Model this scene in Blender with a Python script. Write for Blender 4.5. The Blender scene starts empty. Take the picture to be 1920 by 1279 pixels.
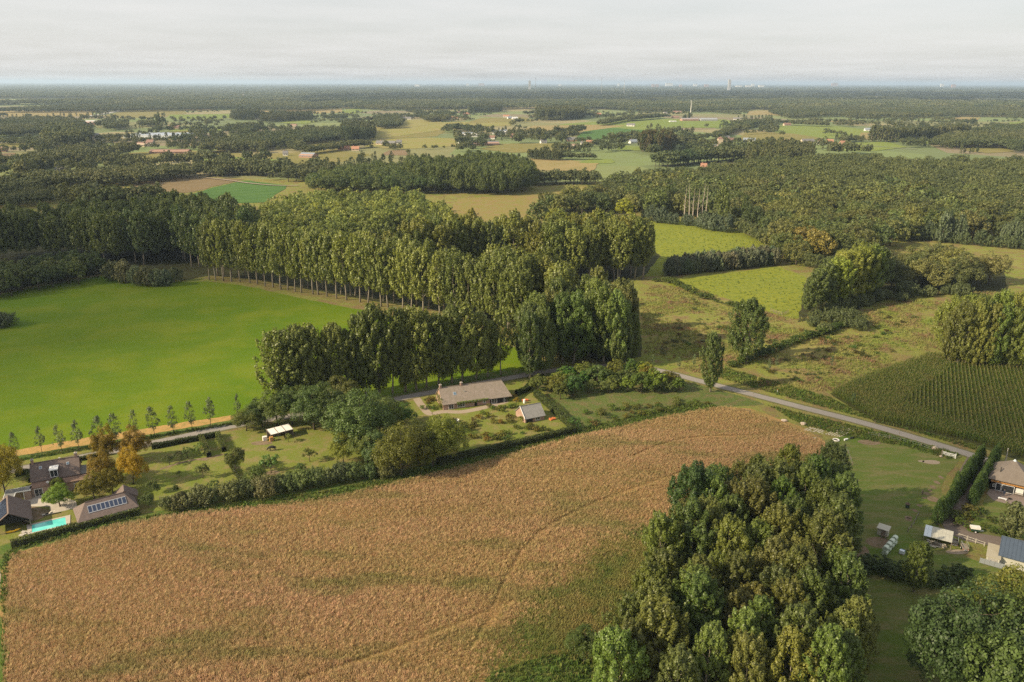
import bpy, math, random
import numpy as np
from math import radians as RAD, sin, cos, pi, hypot, atan2

SC = bpy.context.scene
COL = SC.collection

# ------------------------------------------------------------------ camera, sky, sun, exposure
FOC, CAM_H = 1478.0, 90.0                     # focal length for a picture 1920 wide; metres above the fields
PITCH, ROLL = math.atan((639.5 - 155) / FOC), RAD(0.12)
cd = bpy.data.cameras.new('camera'); cam = bpy.data.objects.new('camera', cd); COL.objects.link(cam)
cam.location = (0, 0, CAM_H)
from mathutils import Matrix, Vector, Euler
cam.matrix_world = Matrix.Translation((0, 0, CAM_H)) @ Matrix.Rotation(pi / 2 - PITCH, 4, 'X') @ Matrix.Rotation(ROLL, 4, 'Z')
cd.sensor_width = 36; cd.lens = FOC / 1920 * 36; cd.clip_start = 1; cd.clip_end = 200000
SC.camera = cam
SUN_AZ, SUN_EL = RAD(22), RAD(30)             # light runs towards +X, a little towards +Y
sun_pos = Vector((-cos(SUN_AZ) * cos(SUN_EL), -sin(SUN_AZ) * cos(SUN_EL), sin(SUN_EL)))
sd = bpy.data.lights.new('sun', 'SUN'); sun = bpy.data.objects.new('sun', sd); COL.objects.link(sun)
sun.rotation_euler = sun_pos.to_track_quat('Z', 'Y').to_euler()
sd.energy = 5.0; sd.angle = RAD(0.53); sd.color = (1.0, 0.84, 0.58)
w = bpy.data.worlds.new('World'); SC.world = w; w.use_nodes = True
nt = w.node_tree; nt.nodes.clear()
def nn(tree, kind, **kw):
    n = tree.nodes.new(kind)
    for k, v in kw.items():
        if k.startswith('i_'):
            n.inputs[int(k[2:])].default_value = v
        else: setattr(n, k, v)
    return n
sky = nn(nt, 'ShaderNodeTexSky', sky_type='NISHITA'); sky.sun_disc = False
sky.sun_elevation = SUN_EL; sky.sun_rotation = atan2(sun_pos.x, sun_pos.y)
sky.air_density = 1.0; sky.dust_density = 2.2; sky.ozone_density = 1.2; sky.altitude = 90
# thin high cloud veil over the blue, thicker towards the horizon as any layer looks from below
tc = nn(nt, 'ShaderNodeTexCoord'); sep = nn(nt, 'ShaderNodeSeparateXYZ')
nt.links.new(tc.outputs['Generated'], sep.inputs[0])
zc = nn(nt, 'ShaderNodeMath', operation='ADD', i_1=0.05); nt.links.new(sep.outputs[2], zc.inputs[0])
zc2 = nn(nt, 'ShaderNodeMath', operation='MAXIMUM', i_1=0.03); nt.links.new(zc.outputs[0], zc2.inputs[0])
dvx = nn(nt, 'ShaderNodeMath', operation='DIVIDE'); nt.links.new(sep.outputs[0], dvx.inputs[0]); nt.links.new(zc2.outputs[0], dvx.inputs[1])
dvy = nn(nt, 'ShaderNodeMath', operation='DIVIDE'); nt.links.new(sep.outputs[1], dvy.inputs[0]); nt.links.new(zc2.outputs[0], dvy.inputs[1])
cmb = nn(nt, 'ShaderNodeCombineXYZ'); nt.links.new(dvx.outputs[0], cmb.inputs[0]); nt.links.new(dvy.outputs[0], cmb.inputs[1])
cn = nn(nt, 'ShaderNodeTexNoise'); cn.inputs['Scale'].default_value = 0.5; cn.inputs['Detail'].default_value = 6; cn.inputs['Roughness'].default_value = 0.55
nt.links.new(cmb.outputs[0], cn.inputs['Vector'])
mr = nn(nt, 'ShaderNodeMapRange'); mr.inputs[1].default_value = 0.30; mr.inputs[2].default_value = 0.70; mr.inputs[3].default_value = 0.64; mr.inputs[4].default_value = 0.86
nt.links.new(cn.outputs[0], mr.inputs[0])
mx = nn(nt, 'ShaderNodeMix', data_type='RGBA'); mx.inputs[7].default_value = (6.75, 6.65, 6.5, 1)
nt.links.new(mr.outputs[0], mx.inputs[0]); nt.links.new(sky.outputs[0], mx.inputs[6])
bg = nn(nt, 'ShaderNodeBackground'); bg.inputs[1].default_value = 0.074
nt.links.new(mx.outputs[2], bg.inputs[0])
wo = nn(nt, 'ShaderNodeOutputWorld'); nt.links.new(bg.outputs[0], wo.inputs[0])
SC.view_settings.view_transform = 'Standard'; SC.view_settings.look = 'None'
SC.view_settings.exposure = 0.84; SC.view_settings.gamma = 1.0; SC.view_settings.use_curve_mapping = False
cy = SC.cycles
cy.max_bounces = 5; cy.diffuse_bounces = 2; cy.glossy_bounces = 2; cy.transmission_bounces = 3; cy.transparent_max_bounces = 8
cy.volume_bounces = 0; cy.use_denoising = False; cy.caustics_reflective = False; cy.caustics_refractive = False
cy.sample_clamp_indirect = 4

# ------------------------------------------------------------------ helpers
rng = np.random.default_rng(11); rnd = random.Random(5)
CP, SP, CR, SR = cos(PITCH), sin(PITCH), cos(ROLL), sin(ROLL)
def at(px, py, z=0.0):
    """the point at height z that the photograph (1920 wide) shows at px, py"""
    u, v = (px - 960) / FOC, (py - 639.5) / FOC
    u, v = u * CR + v * SR, -u * SR + v * CR
    t = (z - CAM_H) / (-SP - v * CP)
    return Vector((u * t, (CP - v * SP) * t, z))
def height(px, py, top):
    """height of a thing that stands at px, py and reaches up to row top"""
    p = at(px, py); D = hypot(p.x, p.y)
    q = at(px, top); return CAM_H * (1 - D / hypot(q.x, q.y))
def W2(poly, z=0.0): return np.array([at(a, b, z)[:2] for a, b in poly])
def inside(P, poly):
    x, y = P[:, 0], P[:, 1]; r = np.zeros(len(P), bool); j = len(poly) - 1
    for i in range(len(poly)):
        xi, yi = poly[i]; xj, yj = poly[j]
        if yi != yj: r ^= ((yi > y) != (yj > y)) & (x < (xj - xi) * (y - yi) / (yj - yi) + xi)
        j = i
    return r
def fill(poly, d, jit=0.4, ang=0.0):
    """jittered grid of points in a world polygon"""
    c, s = cos(ang), sin(ang); R = np.array([[c, -s], [s, c]])
    Q = poly @ R; lo, hi = Q.min(0), Q.max(0)
    gx, gy = np.meshgrid(np.arange(lo[0], hi[0] + d, d), np.arange(lo[1], hi[1] + d, d))
    gx[1::2] += d / 2
    P = np.stack([gx.ravel(), gy.ravel()], 1); P += rng.uniform(-jit, jit, P.shape) * d
    P = P @ R.T
    return P[inside(P, poly)]
def smooth(pts, n=8):
    """Catmull-Rom through 2-D points"""
    p = [np.array(q[:2], float) for q in pts]; p = [2 * p[0] - p[1]] + p + [2 * p[-1] - p[-2]]; out = []
    for i in range(1, len(p) - 2):
        for k in range(n):
            t = k / n
            out.append(.5 * (2 * p[i] + (p[i + 1] - p[i - 1]) * t + (2 * p[i - 1] - 5 * p[i] + 4 * p[i + 1] - p[i + 2]) * t * t + (3 * p[i] - p[i - 1] - 3 * p[i + 1] + p[i + 2]) * t ** 3))
    out.append(p[-2]); return np.array(out)
def along(pts, d, jit=0.0):
    """points every d metres on a 2-D polyline"""
    P = np.array([q[:2] for q in pts], float); L = np.r_[0, np.cumsum(np.hypot(*np.diff(P, axis=0).T))]
    s = np.arange(0, L[-1], d); s = s + rng.uniform(-jit, jit, len(s)) * d
    return np.stack([np.interp(s, L, P[:, 0]), np.interp(s, L, P[:, 1])], 1)
def lnk(o, parent=None):
    COL.objects.link(o)
    if parent is not None: o.parent = parent
    return o
def tag(o, label=None, cat=None, group=None, kind=None):
    if label: o['label'] = label
    if cat: o['category'] = cat
    if group: o['group'] = group
    if kind: o['kind'] = kind
    return o
def thing(name, label, cat, loc=(0, 0, 0), rz=0.0, group=None):
    o = bpy.data.objects.new(name, None); lnk(o); o.location = loc; o.rotation_euler = (0, 0, rz); o.empty_display_size = .5
    return tag(o, label, cat, group)
def mesh_np(name, V, F, mats, attrs=None, mi=None):
    """mesh from numpy arrays; F is n x 3 or n x 4"""
    me = bpy.data.meshes.new(name); n, k = F.shape
    me.vertices.add(len(V)); me.vertices.foreach_set('co', np.ascontiguousarray(V, np.float32).ravel())
    me.loops.add(n * k); me.loops.foreach_set('vertex_index', np.ascontiguousarray(F, np.int32).ravel())
    me.polygons.add(n); me.polygons.foreach_set('loop_start', np.arange(0, n * k, k, dtype=np.int32))
    if mi is not None: me.polygons.foreach_set('material_index', np.ascontiguousarray(mi, np.int32))
    me.update(calc_edges=True)
    for m in (mats if isinstance(mats, (list, tuple)) else [mats]): me.materials.append(m)
    return me
class MB:
    """collects boxes, prisms and tubes, links them as one mesh object"""
    def __init__(s): s.v, s.f = [], []
    def add(s, vs, fs):
        b = len(s.v); s.v += [tuple(q) for q in vs]; s.f += [tuple(b + i for i in f) for f in fs]; return s
    def box(s, x0, x1, y0, y1, z0, z1):
        return s.add([(x0, y0, z0), (x1, y0, z0), (x1, y1, z0), (x0, y1, z0), (x0, y0, z1), (x1, y0, z1), (x1, y1, z1), (x0, y1, z1)],
                     [(3, 2, 1, 0), (4, 5, 6, 7), (0, 1, 5, 4), (1, 2, 6, 5), (2, 3, 7, 6), (3, 0, 4, 7)])
    def prism(s, prof, ax, a, b):
        """extrude a closed 2-D profile along x ('x': profile is y,z), y or z"""
        n = len(prof); P = []
        for t in (a, b):
            for p, q in prof: P.append({'x': (t, p, q), 'y': (p, t, q), 'z': (p, q, t)}[ax])
        return s.add(P, [tuple(range(n))[::-1], tuple(range(n, 2 * n))] + [(i, (i + 1) % n, n + (i + 1) % n, n + i) for i in range(n)])
    def tube(s, pts, rad, n=6, cap=True):
        pts = [Vector(p) for p in pts]; rad = rad if isinstance(rad, (list, tuple)) else [rad] * len(pts); R = []
        for i, p in enumerate(pts):
            d = (pts[min(i + 1, len(pts) - 1)] - pts[max(i - 1, 0)]).normalized()
            u = d.cross(Vector((0, 0, 1)) if abs(d.z) < .9 else Vector((1, 0, 0))).normalized(); v = d.cross(u)
            R += [p + (u * cos(2 * pi * k / n) + v * sin(2 * pi * k / n)) * rad[i] for k in range(n)]
        F = [(i * n + k, i * n + (k + 1) % n, (i + 1) * n + (k + 1) % n, (i + 1) * n + k) for i in range(len(pts) - 1) for k in range(n)]
        if cap: F += [tuple(range(n))[::-1], tuple(range((len(pts) - 1) * n, len(pts) * n))]
        return s.add(R, F)
    def mesh(s, name, m, smooth_=False):
        me = bpy.data.meshes.new(name); me.from_pydata(s.v, [], s.f); me.update()
        for q in (m if isinstance(m, list) else [m]): me.materials.append(q)
        if smooth_: me.polygons.foreach_set('use_smooth', [True] * len(me.polygons))
        return me
    def build(s, name, m, parent=None, smooth_=False):
        return lnk(bpy.data.objects.new(name, s.mesh(name, m, smooth_)), parent)

# ------------------------------------------------------------------ materials
def new_mat(name):
    m = bpy.data.materials.new(name); m.use_nodes = True; t = m.node_tree; t.nodes.clear()
    out = nn(t, 'ShaderNodeOutputMaterial'); b = nn(t, 'ShaderNodeBsdfPrincipled'); t.links.new(b.outputs[0], out.inputs[0])
    return m, t, b, out
def c4(c): return (c[0], c[1], c[2], 1.0)
def noise(t, scale, detail=4, rough=.55, vec=None, dist=0.0):
    n = nn(t, 'ShaderNodeTexNoise'); n.inputs['Scale'].default_value = scale; n.inputs['Detail'].default_value = detail
    n.inputs['Roughness'].default_value = rough; n.inputs['Distortion'].default_value = dist
    if vec is not None: t.links.new(vec, n.inputs['Vector'])
    return n.outputs[0]
def rng_map(t, src, a, b, c=0.0, d=1.0):
    n = nn(t, 'ShaderNodeMapRange'); t.links.new(src, n.inputs[0])
    for i, q in enumerate((a, b, c, d)): n.inputs[i + 1].default_value = q
    return n.outputs[0]
def mixc(t, fac, a, b, mode='MIX'):
    n = nn(t, 'ShaderNodeMix', data_type='RGBA', blend_type=mode)
    for s, i in ((fac, 0), (a, 6), (b, 7)):
        if isinstance(s, (int, float)): n.inputs[i].default_value = s
        elif isinstance(s, (tuple, list)): n.inputs[i].default_value = c4(s)
        else: t.links.new(s, n.inputs[i])
    return n.outputs[2]
def bump(t, b, src, strength=.5, dist=.2):
    n = nn(t, 'ShaderNodeBump'); n.inputs['Strength'].default_value = strength; n.inputs['Distance'].default_value = dist
    t.links.new(src, n.inputs['Height']); t.links.new(n.outputs[0], b.inputs['Normal'])
def pos(t, rot=None, scale=None):
    g = nn(t, 'ShaderNodeNewGeometry').outputs['Position']
    if rot is None and scale is None: return g
    mp = nn(t, 'ShaderNodeMapping'); t.links.new(g, mp.inputs[0])
    if rot is not None: mp.inputs['Rotation'].default_value = (0, 0, rot)
    if scale is not None: mp.inputs['Scale'].default_value = scale
    return mp.outputs[0]
def field_mat(name, c1, c2, c3, big=.02, mid=.15, fine=1.3, bmp=.5, bd=.15, rot=None, stretch=None, rows=None, rough=.95):
    """ground cover: c1/c2 in large patches, c3 in flecks; rows=(angle, period, colour, amount) for drilled crops or mowing lines"""
    m, t, b, o = new_mat(name); p = pos(t); ps = pos(t, rot, stretch) if stretch else p
    a = mixc(t, rng_map(t, noise(t, big, 5, .6, ps, .6), .35, .65), c1, c2)
    a = mixc(t, rng_map(t, noise(t, mid, 6, .65, ps), .46, .62, 0, .9), a, c3)
    f = noise(t, fine, 5, .7, p); a = mixc(t, rng_map(t, f, .3, .75, .0, .55), a, tuple(q * .45 for q in c1))
    h = f
    if rows:
        wv = nn(t, 'ShaderNodeTexWave', wave_type='BANDS', bands_direction='X'); t.links.new(pos(t, rows[0]), wv.inputs[0])
        wv.inputs['Scale'].default_value = .314 / rows[1]; wv.inputs['Distortion'].default_value = .6; wv.inputs['Detail'].default_value = 2; wv.inputs['Detail Scale'].default_value = .4
        a = mixc(t, rng_map(t, wv.outputs[0], .35, .8, 0, rows[3]), a, rows[2])
    t.links.new(a, b.inputs['Base Color']); b.inputs['Roughness'].default_value = rough; b.inputs['Specular IOR Level'].default_value = .1
    if bmp: bump(t, b, h, bmp, bd)
    return m
def leaf_mat(name, c, var=.35, hue=.04, trans=.3, rough=.55, spec=.25, patch=None, pscale=.01):
    """foliage: colour differs from leaf to leaf and from plant to plant; the object's colour tints it"""
    m, t, b, out = new_mat(name); g = nn(t, 'ShaderNodeNewGeometry'); oi = nn(t, 'ShaderNodeObjectInfo')
    hs = nn(t, 'ShaderNodeHueSaturation'); base = c
    col = mixc(t, 1.0, c, oi.outputs['Color'], 'MULTIPLY')
    if patch: col = mixc(t, rng_map(t, noise(t, pscale, 4, .6, g.outputs['Position']), .4, .62), col, patch)
    t.links.new(col, hs.inputs['Color'])
    t.links.new(rng_map(t, oi.outputs['Random'], 0, 1, .5 - hue, .5 + hue * .6), hs.inputs['Hue'])
    hs.inputs['Saturation'].default_value = 1.0
    v1 = rng_map(t, g.outputs['Random Per Island'], 0, 1, 1 - var, 1 + var)
    at_ = nn(t, 'ShaderNodeAttribute', attribute_name='tint'); 
    v2 = nn(t, 'ShaderNodeMath', operation='MULTIPLY'); t.links.new(v1, v2.inputs[0]); t.links.new(rng_map(t, oi.outputs['Random'], 0, 1, 1.22, .78), v2.inputs[1])
    t.links.new(v2.outputs[0], hs.inputs['Value'])
    t.links.new(hs.outputs[0], b.inputs['Base Color']); b.inputs['Roughness'].default_value = rough; b.inputs['Specular IOR Level'].default_value = spec
    tr = nn(t, 'ShaderNodeBsdfTranslucent'); t.links.new(mixc(t, 1.0, hs.outputs[0], (1.5, 1.5, .7), 'MULTIPLY'), tr.inputs[0])
    ms = nn(t, 'ShaderNodeMixShader'); ms.inputs[0].default_value = trans
    t.links.new(b.outputs[0], ms.inputs[1]); t.links.new(tr.outputs[0], ms.inputs[2]); t.links.new(ms.outputs[0], out.inputs[0])
    return m
def plain(name, c, rough=.8, var=.25, scale=1.5, bmp=0.0, metal=0.0, c2=None, fine=12., spec=.3, local=True, stretch=None):
    """a worn surface: mottled colour at two sizes, optional relief"""
    m, t, b, o = new_mat(name); v = nn(t, 'ShaderNodeTexCoord').outputs['Object'] if local else pos(t)
    if stretch:
        mp = nn(t, 'ShaderNodeMapping'); t.links.new(v, mp.inputs[0]); mp.inputs['Scale'].default_value = stretch; v = mp.outputs[0]
    c2 = c2 or tuple(q * (1 - var) for q in c)
    a = mixc(t, rng_map(t, noise(t, scale, 5, .6, v), .3, .7), c, c2)
    f = noise(t, fine, 3, .6, v); a = mixc(t, rng_map(t, f, .4, .7, 0, .5), a, tuple(q * (1 - var) for q in c2))
    t.links.new(a, b.inputs['Base Color']); b.inputs['Roughness'].default_value = rough; b.inputs['Metallic'].default_value = metal
    b.inputs['Specular IOR Level'].default_value = spec
    if bmp: bump(t, b, f, bmp, .03)
    return m
def tile_mat(name, c, c2, wid=.3, hei=.35, mortar=None, bm=.6, moss=None):
    """roof tiles or bricks laid in courses, relief from the course pattern"""
    m, t, b, o = new_mat(name); v = nn(t, 'ShaderNodeTexCoord').outputs['UV']
    br = nn(t, 'ShaderNodeTexBrick'); t.links.new(v, br.inputs[0]); br.inputs['Color1'].default_value = c4(c); br.inputs['Color2'].default_value = c4(c2)
    br.inputs['Mortar'].default_value = c4(mortar or tuple(q * .45 for q in c)); br.inputs['Scale'].default_value = 1.0
    br.inputs['Brick Width'].default_value = wid; br.inputs['Row Height'].default_value = hei; br.inputs['Mortar Size'].default_value = .02; br.inputs['Bias'].default_value = 0
    p = nn(t, 'ShaderNodeTexCoord').outputs['Object']
    a = mixc(t, rng_map(t, noise(t, .8, 5, .65, p), .35, .7, 0, .6), br.outputs[0], moss or tuple(q * .6 for q in c))
    a = mixc(t, rng_map(t, noise(t, 4, 4, .7, p), .35, .75, 0, .5), a, tuple(min(1, q * 1.5) for q in c2))
    t.links.new(a, b.inputs['Base Color']); b.inputs['Roughness'].default_value = .85; b.inputs['Specular IOR Level'].default_value = .2
    bump(t, b, br.outputs[1], -bm, .04)
    return m
def uv_by_face(me):
    """planar UV in metres on each face, rows horizontal"""
    uv = me.uv_layers.new(name='uv')
    for p in me.polygons:
        n = p.normal; h = Vector((-n.y, n.x, 0)); h = h.normalized() if h.length > .01 else Vector((1, 0, 0)); s = n.cross(h)
        for li in p.loop_indices:
            q = me.vertices[me.loops[li].vertex_index].co; uv.data[li].uv = (q.dot(h), q.dot(s))
    return me
# ------------------------------------------------------------------ ground, fields, roads, water
def sheet(name, poly, z, m, kind='structure', parent=None):
    """a flat polygon of ground (world x, y) at height z"""
    me = bpy.data.meshes.new(name); me.from_pydata([(p[0], p[1], z) for p in poly], [], [tuple(range(len(poly)))]); me.update()
    if me.polygons[0].normal.z < 0: me.flip_normals()
    me.materials.append(m); o = lnk(bpy.data.objects.new(name, me), parent); 
    if parent is None: o['kind'] = kind
    return o
def ribbon(name, pts, wid, z, m):
    P = np.array(pts); T = np.gradient(P, axis=0); T /= np.linalg.norm(T, axis=1)[:, None]; Nn = np.stack([-T[:, 1], T[:, 0]], 1)
    wd = np.asarray(wid) if not np.isscalar(wid) else np.full(len(P), wid)
    L, R_ = P + Nn * wd[:, None] / 2, P - Nn * wd[:, None] / 2; n = len(P)
    V = np.c_[np.r_[L, R_], np.full(2 * n, z)]; i = np.arange(n - 1)
    me = mesh_np(name, V, np.stack([n + i, n + i + 1, i + 1, i], 1), m); o = lnk(bpy.data.objects.new(name, me)); o['kind'] = 'structure'; return o
def rough_edge(poly, step=4.0, amp=.8):
    """break up a field outline so it is not ruler straight"""
    P = np.array(list(poly) + [poly[0]], float); L = np.r_[0, np.cumsum(np.hypot(*np.diff(P, axis=0).T))]
    s = np.arange(0, L[-1], step); Q = np.stack([np.interp(s, L, P[:, 0]), np.interp(s, L, P[:, 1])], 1)
    return Q + rng.uniform(-amp, amp, Q.shape)

def patchwork():
    """field after field, each its own crop, as far as the plain goes"""
    m, t, b, o = new_mat('countryside fields'); p = pos(t, RAD(20), (1 / 150, 1 / 230, 1)); v = nn(t, 'ShaderNodeTexVoronoi', voronoi_dimensions='2D'); v.inputs['Scale'].default_value = 1; v.inputs['Randomness'].default_value = .85; t.links.new(p, v.inputs['Vector'])
    s_ = nn(t, 'ShaderNodeSeparateColor'); t.links.new(v.outputs['Color'], s_.inputs[0]); cr = nn(t, 'ShaderNodeValToRGB'); cr.color_ramp.interpolation = 'CONSTANT'; t.links.new(s_.outputs[0], cr.inputs[0])
    st = [(.0, (.13, .175, .04)), (.22, (.17, .16, .05)), (.42, (.10, .135, .035)), (.58, (.24, .195, .085)), (.68, (.15, .18, .045)), (.86, (.18, .135, .075))]; e = cr.color_ramp.elements
    while len(e) < len(st): e.new(.5)
    for q, (x, c) in zip(e, st): q.position = x; q.color = c4(c)
    a = mixc(t, rng_map(t, noise(t, .02, 5, .6, pos(t)), .4, .7, 0, .5), cr.outputs[0], (.11, .13, .04)); a = mixc(t, rng_map(t, noise(t, .4, 4, .6, pos(t)), .4, .75, 0, .4), a, (.09, .10, .035)); t.links.new(a, b.inputs['Base Color']); b.inputs['Roughness'].default_value = .95; return m
bpy_ground = sheet('ground', [(-60000, -300), (60000, -300), (60000, 52000), (-60000, 52000)], 0.0, patchwork())
M_BRIGHT = field_mat('short bright pasture', (.082, .150, .004), (.118, .172, .005), (.145, .185, .010), big=.018, mid=.05, fine=1.6, bmp=.8, bd=.18, rows=(RAD(68), 7.0, (.10, .17, .01), .12))
M_PADDOCK = field_mat('paddock grass', (.095, .145, .022), (.13, .15, .04), (.19, .165, .07), big=.06, mid=.3, fine=1.8, bmp=.7, rot=RAD(35), stretch=(.35, 1.3, 1))
M_ROUGH = field_mat('rough meadow', (.17, .20, .036), (.24, .215, .066), (.20, .125, .07), big=.03, mid=.13, fine=1.2, bmp=1.0, bd=.3)
M_GRAZED = field_mat('grazed meadow', (.21, .225, .026), (.18, .205, .026), (.12, .16, .025), big=.03, mid=.35, fine=1.0, bmp=.8, bd=.25)  # yellow-green grass colour with darker flecks
M_CLEAR = field_mat('dry clearing', (.23, .19, .06), (.20, .19, .05), (.25, .17, .08), big=.02, mid=.1, fine=.7, bmp=.6)
M_REED = field_mat('reed litter', (.36, .22, .09), (.30, .20, .07), (.20, .18, .05), big=.03, mid=.12, fine=1.5, bmp=1, bd=.4)
M_VERGE = field_mat('green verge', (.075, .13, .022), (.10, .14, .03), (.16, .15, .05), big=.1, mid=.4, fine=2.2, bmp=1, bd=.25)
M_LAWN = field_mat('garden lawn', (.14, .175, .028), (.17, .18, .04), (.23, .18, .08), big=.06, mid=.3, fine=2.0, bmp=.6)
M_HAY = field_mat('dry mown strip', (.44, .27, .10), (.38, .24, .09), (.25, .20, .06), big=.1, mid=.6, fine=3, bmp=.8)
M_SOIL = field_mat('bare earth', (.20, .14, .095), (.24, .18, .12), (.13, .11, .05), big=.3, mid=1.0, fine=4, bmp=.6, bd=.06)
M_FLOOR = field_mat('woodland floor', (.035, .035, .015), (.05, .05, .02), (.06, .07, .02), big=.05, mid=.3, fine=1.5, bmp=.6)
M_MAIZE = field_mat('maize stubble soil', (.06, .065, .02), (.05, .05, .02), (.07, .08, .02), big=.05, mid=.3, fine=2, bmp=.6)
M_ROAD = plain('old asphalt', (.25, .225, .20), .9, .18, .15, .3, c2=(.21, .19, .17), fine=6, local=False)
M_DRIVE = plain('gravel drive', (.135, .105, .085), .95, .25, .4, .6, c2=(.17, .135, .11), fine=7, local=False)
M_WORN = plain('worn gravel', (.30, .245, .185), .95, .2, .6, .5, c2=(.27, .21, .15), fine=7, local=False)
def F(name, px, z, m, rough=.6, step=4.0):
    p = W2(px); return sheet(name, rough_edge(p, step, rough) if rough else p, z, m)

F('meadow_ground', [(-900, 1330), (-900, 420), (-300, 330), (300, 330), (840, 345), (1150, 340), (1400, 330), (2000, 330), (2600, 420), (2600, 1330)], .006, M_ROUGH, 0)
F('bright_field', [(-330, 600), (-160, 560), (0, 551), (60, 540), (130, 527), (190, 517), (245, 529), (350, 529), (385, 527), (470, 538), (560, 558), (640, 574), (720, 590), (830, 612), (960, 650), (1030, 684), (1010, 692), (900, 706), (760, 740), (640, 760), (440, 783), (300, 806), (30, 852), (-60, 868), (-330, 905)], .02, M_BRIGHT, .5)
F('row_path_verge', [(380, 522), (470, 532), (560, 550), (640, 566), (720, 582), (830, 602), (960, 636), (1040, 672), (1060, 655), (980, 622), (840, 588), (720, 570), (640, 556), (560, 540), (470, 523), (390, 517)], .028, field_mat('dry path grass', (.19, .165, .05), (.15, .15, .04), (.24, .17, .08), big=.1, mid=.4, fine=2, bmp=.7), .4)
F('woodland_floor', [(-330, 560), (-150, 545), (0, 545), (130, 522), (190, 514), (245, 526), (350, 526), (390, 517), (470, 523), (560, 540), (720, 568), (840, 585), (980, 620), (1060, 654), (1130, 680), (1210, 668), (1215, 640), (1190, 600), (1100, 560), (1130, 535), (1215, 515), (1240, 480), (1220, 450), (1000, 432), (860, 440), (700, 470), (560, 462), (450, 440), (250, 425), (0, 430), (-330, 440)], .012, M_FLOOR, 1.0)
F('roadside_verge', [(-200, 900), (30, 866), (300, 820), (445, 796), (760, 748), (900, 716), (1010, 700), (1010, 688), (900, 700), (760, 736), (440, 781), (300, 803), (30, 848), (-200, 882)], .03, M_VERGE, .3)
F('mown_strip', [(-100, 875), (30, 856), (180, 831), (300, 811), (440, 787), (440, 778), (300, 799), (180, 818), (30, 844), (-100, 863)], .036, M_HAY, .3, 2.0)
F('reed_ground', [(-120, 1300), (-20, 1300), (2, 1060), (10, 1042), (100, 1018), (200, 990), (330, 970), (480, 952), (600, 937), (730, 912), (880, 874), (1090, 820), (1240, 786), (1360, 764), (1420, 768), (1500, 800), (1545, 826), (1600, 850), (1560, 960), (1500, 1060), (1460, 1300)], .016, M_REED, .8)
F('lush_corner', [(870, 1320), (930, 1260), (1000, 1234), (1070, 1220), (1150, 1238), (1150, 1320)], .03, M_VERGE, .5, 2.0)
F('verge_strip', [(-60, 1320), (6, 1320), (2, 1060), (12, 1042), (200, 992), (330, 972), (480, 954), (730, 914), (880, 876), (1090, 822), (1240, 788), (1360, 764), (1300, 752), (1240, 766), (1080, 800), (880, 852), (720, 890), (600, 915), (400, 945), (230, 968), (60, 1012), (-80, 1040)], .024, M_VERGE, .5, 2.0)
F('pale_track', [(-60, 1300), (-8, 1300), (3, 1080), (1, 1060), (-14, 1062), (-60, 1200)], .032, M_WORN, .2)
F('yard_lawn', [(-120, 905), (60, 880), (300, 838), (445, 806), (640, 775), (770, 752), (960, 716), (1010, 712), (1080, 740), (1240, 764), (1080, 798), (880, 850), (720, 888), (600, 912), (400, 942), (230, 966), (20, 1016), (-120, 1050)], .02, M_LAWN, .3)
F('wild_corner', [(1000, 720), (1010, 702), (1100, 692), (1200, 696), (1310, 722), (1400, 745), (1440, 758), (1360, 764), (1240, 786), (1095, 818), (1080, 800), (1050, 760)], .026, field_mat('weedy ground', (.09, .13, .03), (.12, .14, .04), (.17, .135, .065), big=.08, mid=.35, fine=1.6, bmp=1, bd=.4), .4)
F('rough_meadow', [(1195, 560), (1230, 522), (1270, 516), (1380, 510), (1500, 595), (1560, 580), (1700, 545), (1960, 545), (1960, 690), (1740, 667), (1550, 735), (1640, 790), (1560, 775), (1400, 732), (1310, 708), (1240, 690), (1205, 670)], .014, M_ROUGH, .6)
F('grazed_meadow', [(1250, 535), (1270, 524), (1460, 500), (1512, 520), (1510, 560), (1496, 600), (1460, 592), (1380, 565), (1310, 545)], .024, M_GRAZED, .4)
F('grazed_meadow', [(1205, 520), (1240, 516), (1262, 512), (1455, 495), (1440, 455), (1370, 428), (1310, 418), (1215, 412), (1190, 440), (1240, 480)], .026, M_GRAZED, .6)
F('clearing', [(815, 425), (860, 372), (1000, 365), (1080, 350), (1120, 352), (1090, 375), (990, 400), (960, 430), (880, 430)], .04, M_CLEAR, .8)
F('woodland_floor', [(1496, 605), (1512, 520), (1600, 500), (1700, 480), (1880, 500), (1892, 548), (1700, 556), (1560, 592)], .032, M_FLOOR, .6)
F('side_meadow', [(1800, 455), (1960, 460), (1960, 560), (1850, 552), (1885, 520)], .03, M_ROUGH, .6)
F('right_paddock', [(1545, 826), (1640, 806), (1700, 822), (1812, 850), (1770, 900), (1755, 985), (1790, 1030), (1850, 1060), (1920, 1075), (1960, 1300), (1400, 1300), (1480, 1060), (1560, 960)], .028, M_PADDOCK, .5)
F('house_garden', [(1840, 960), (1815, 985), (1808, 1000), (1960, 1030), (1960, 870), (1870, 870)], .034, M_PADDOCK, .3, 2.)
F('maize_ground', [(1556, 738), (1600, 715), (1740, 668), (1960, 692), (1960, 880), (1835, 838), (1640, 792)], .034, M_MAIZE, .3)
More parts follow.
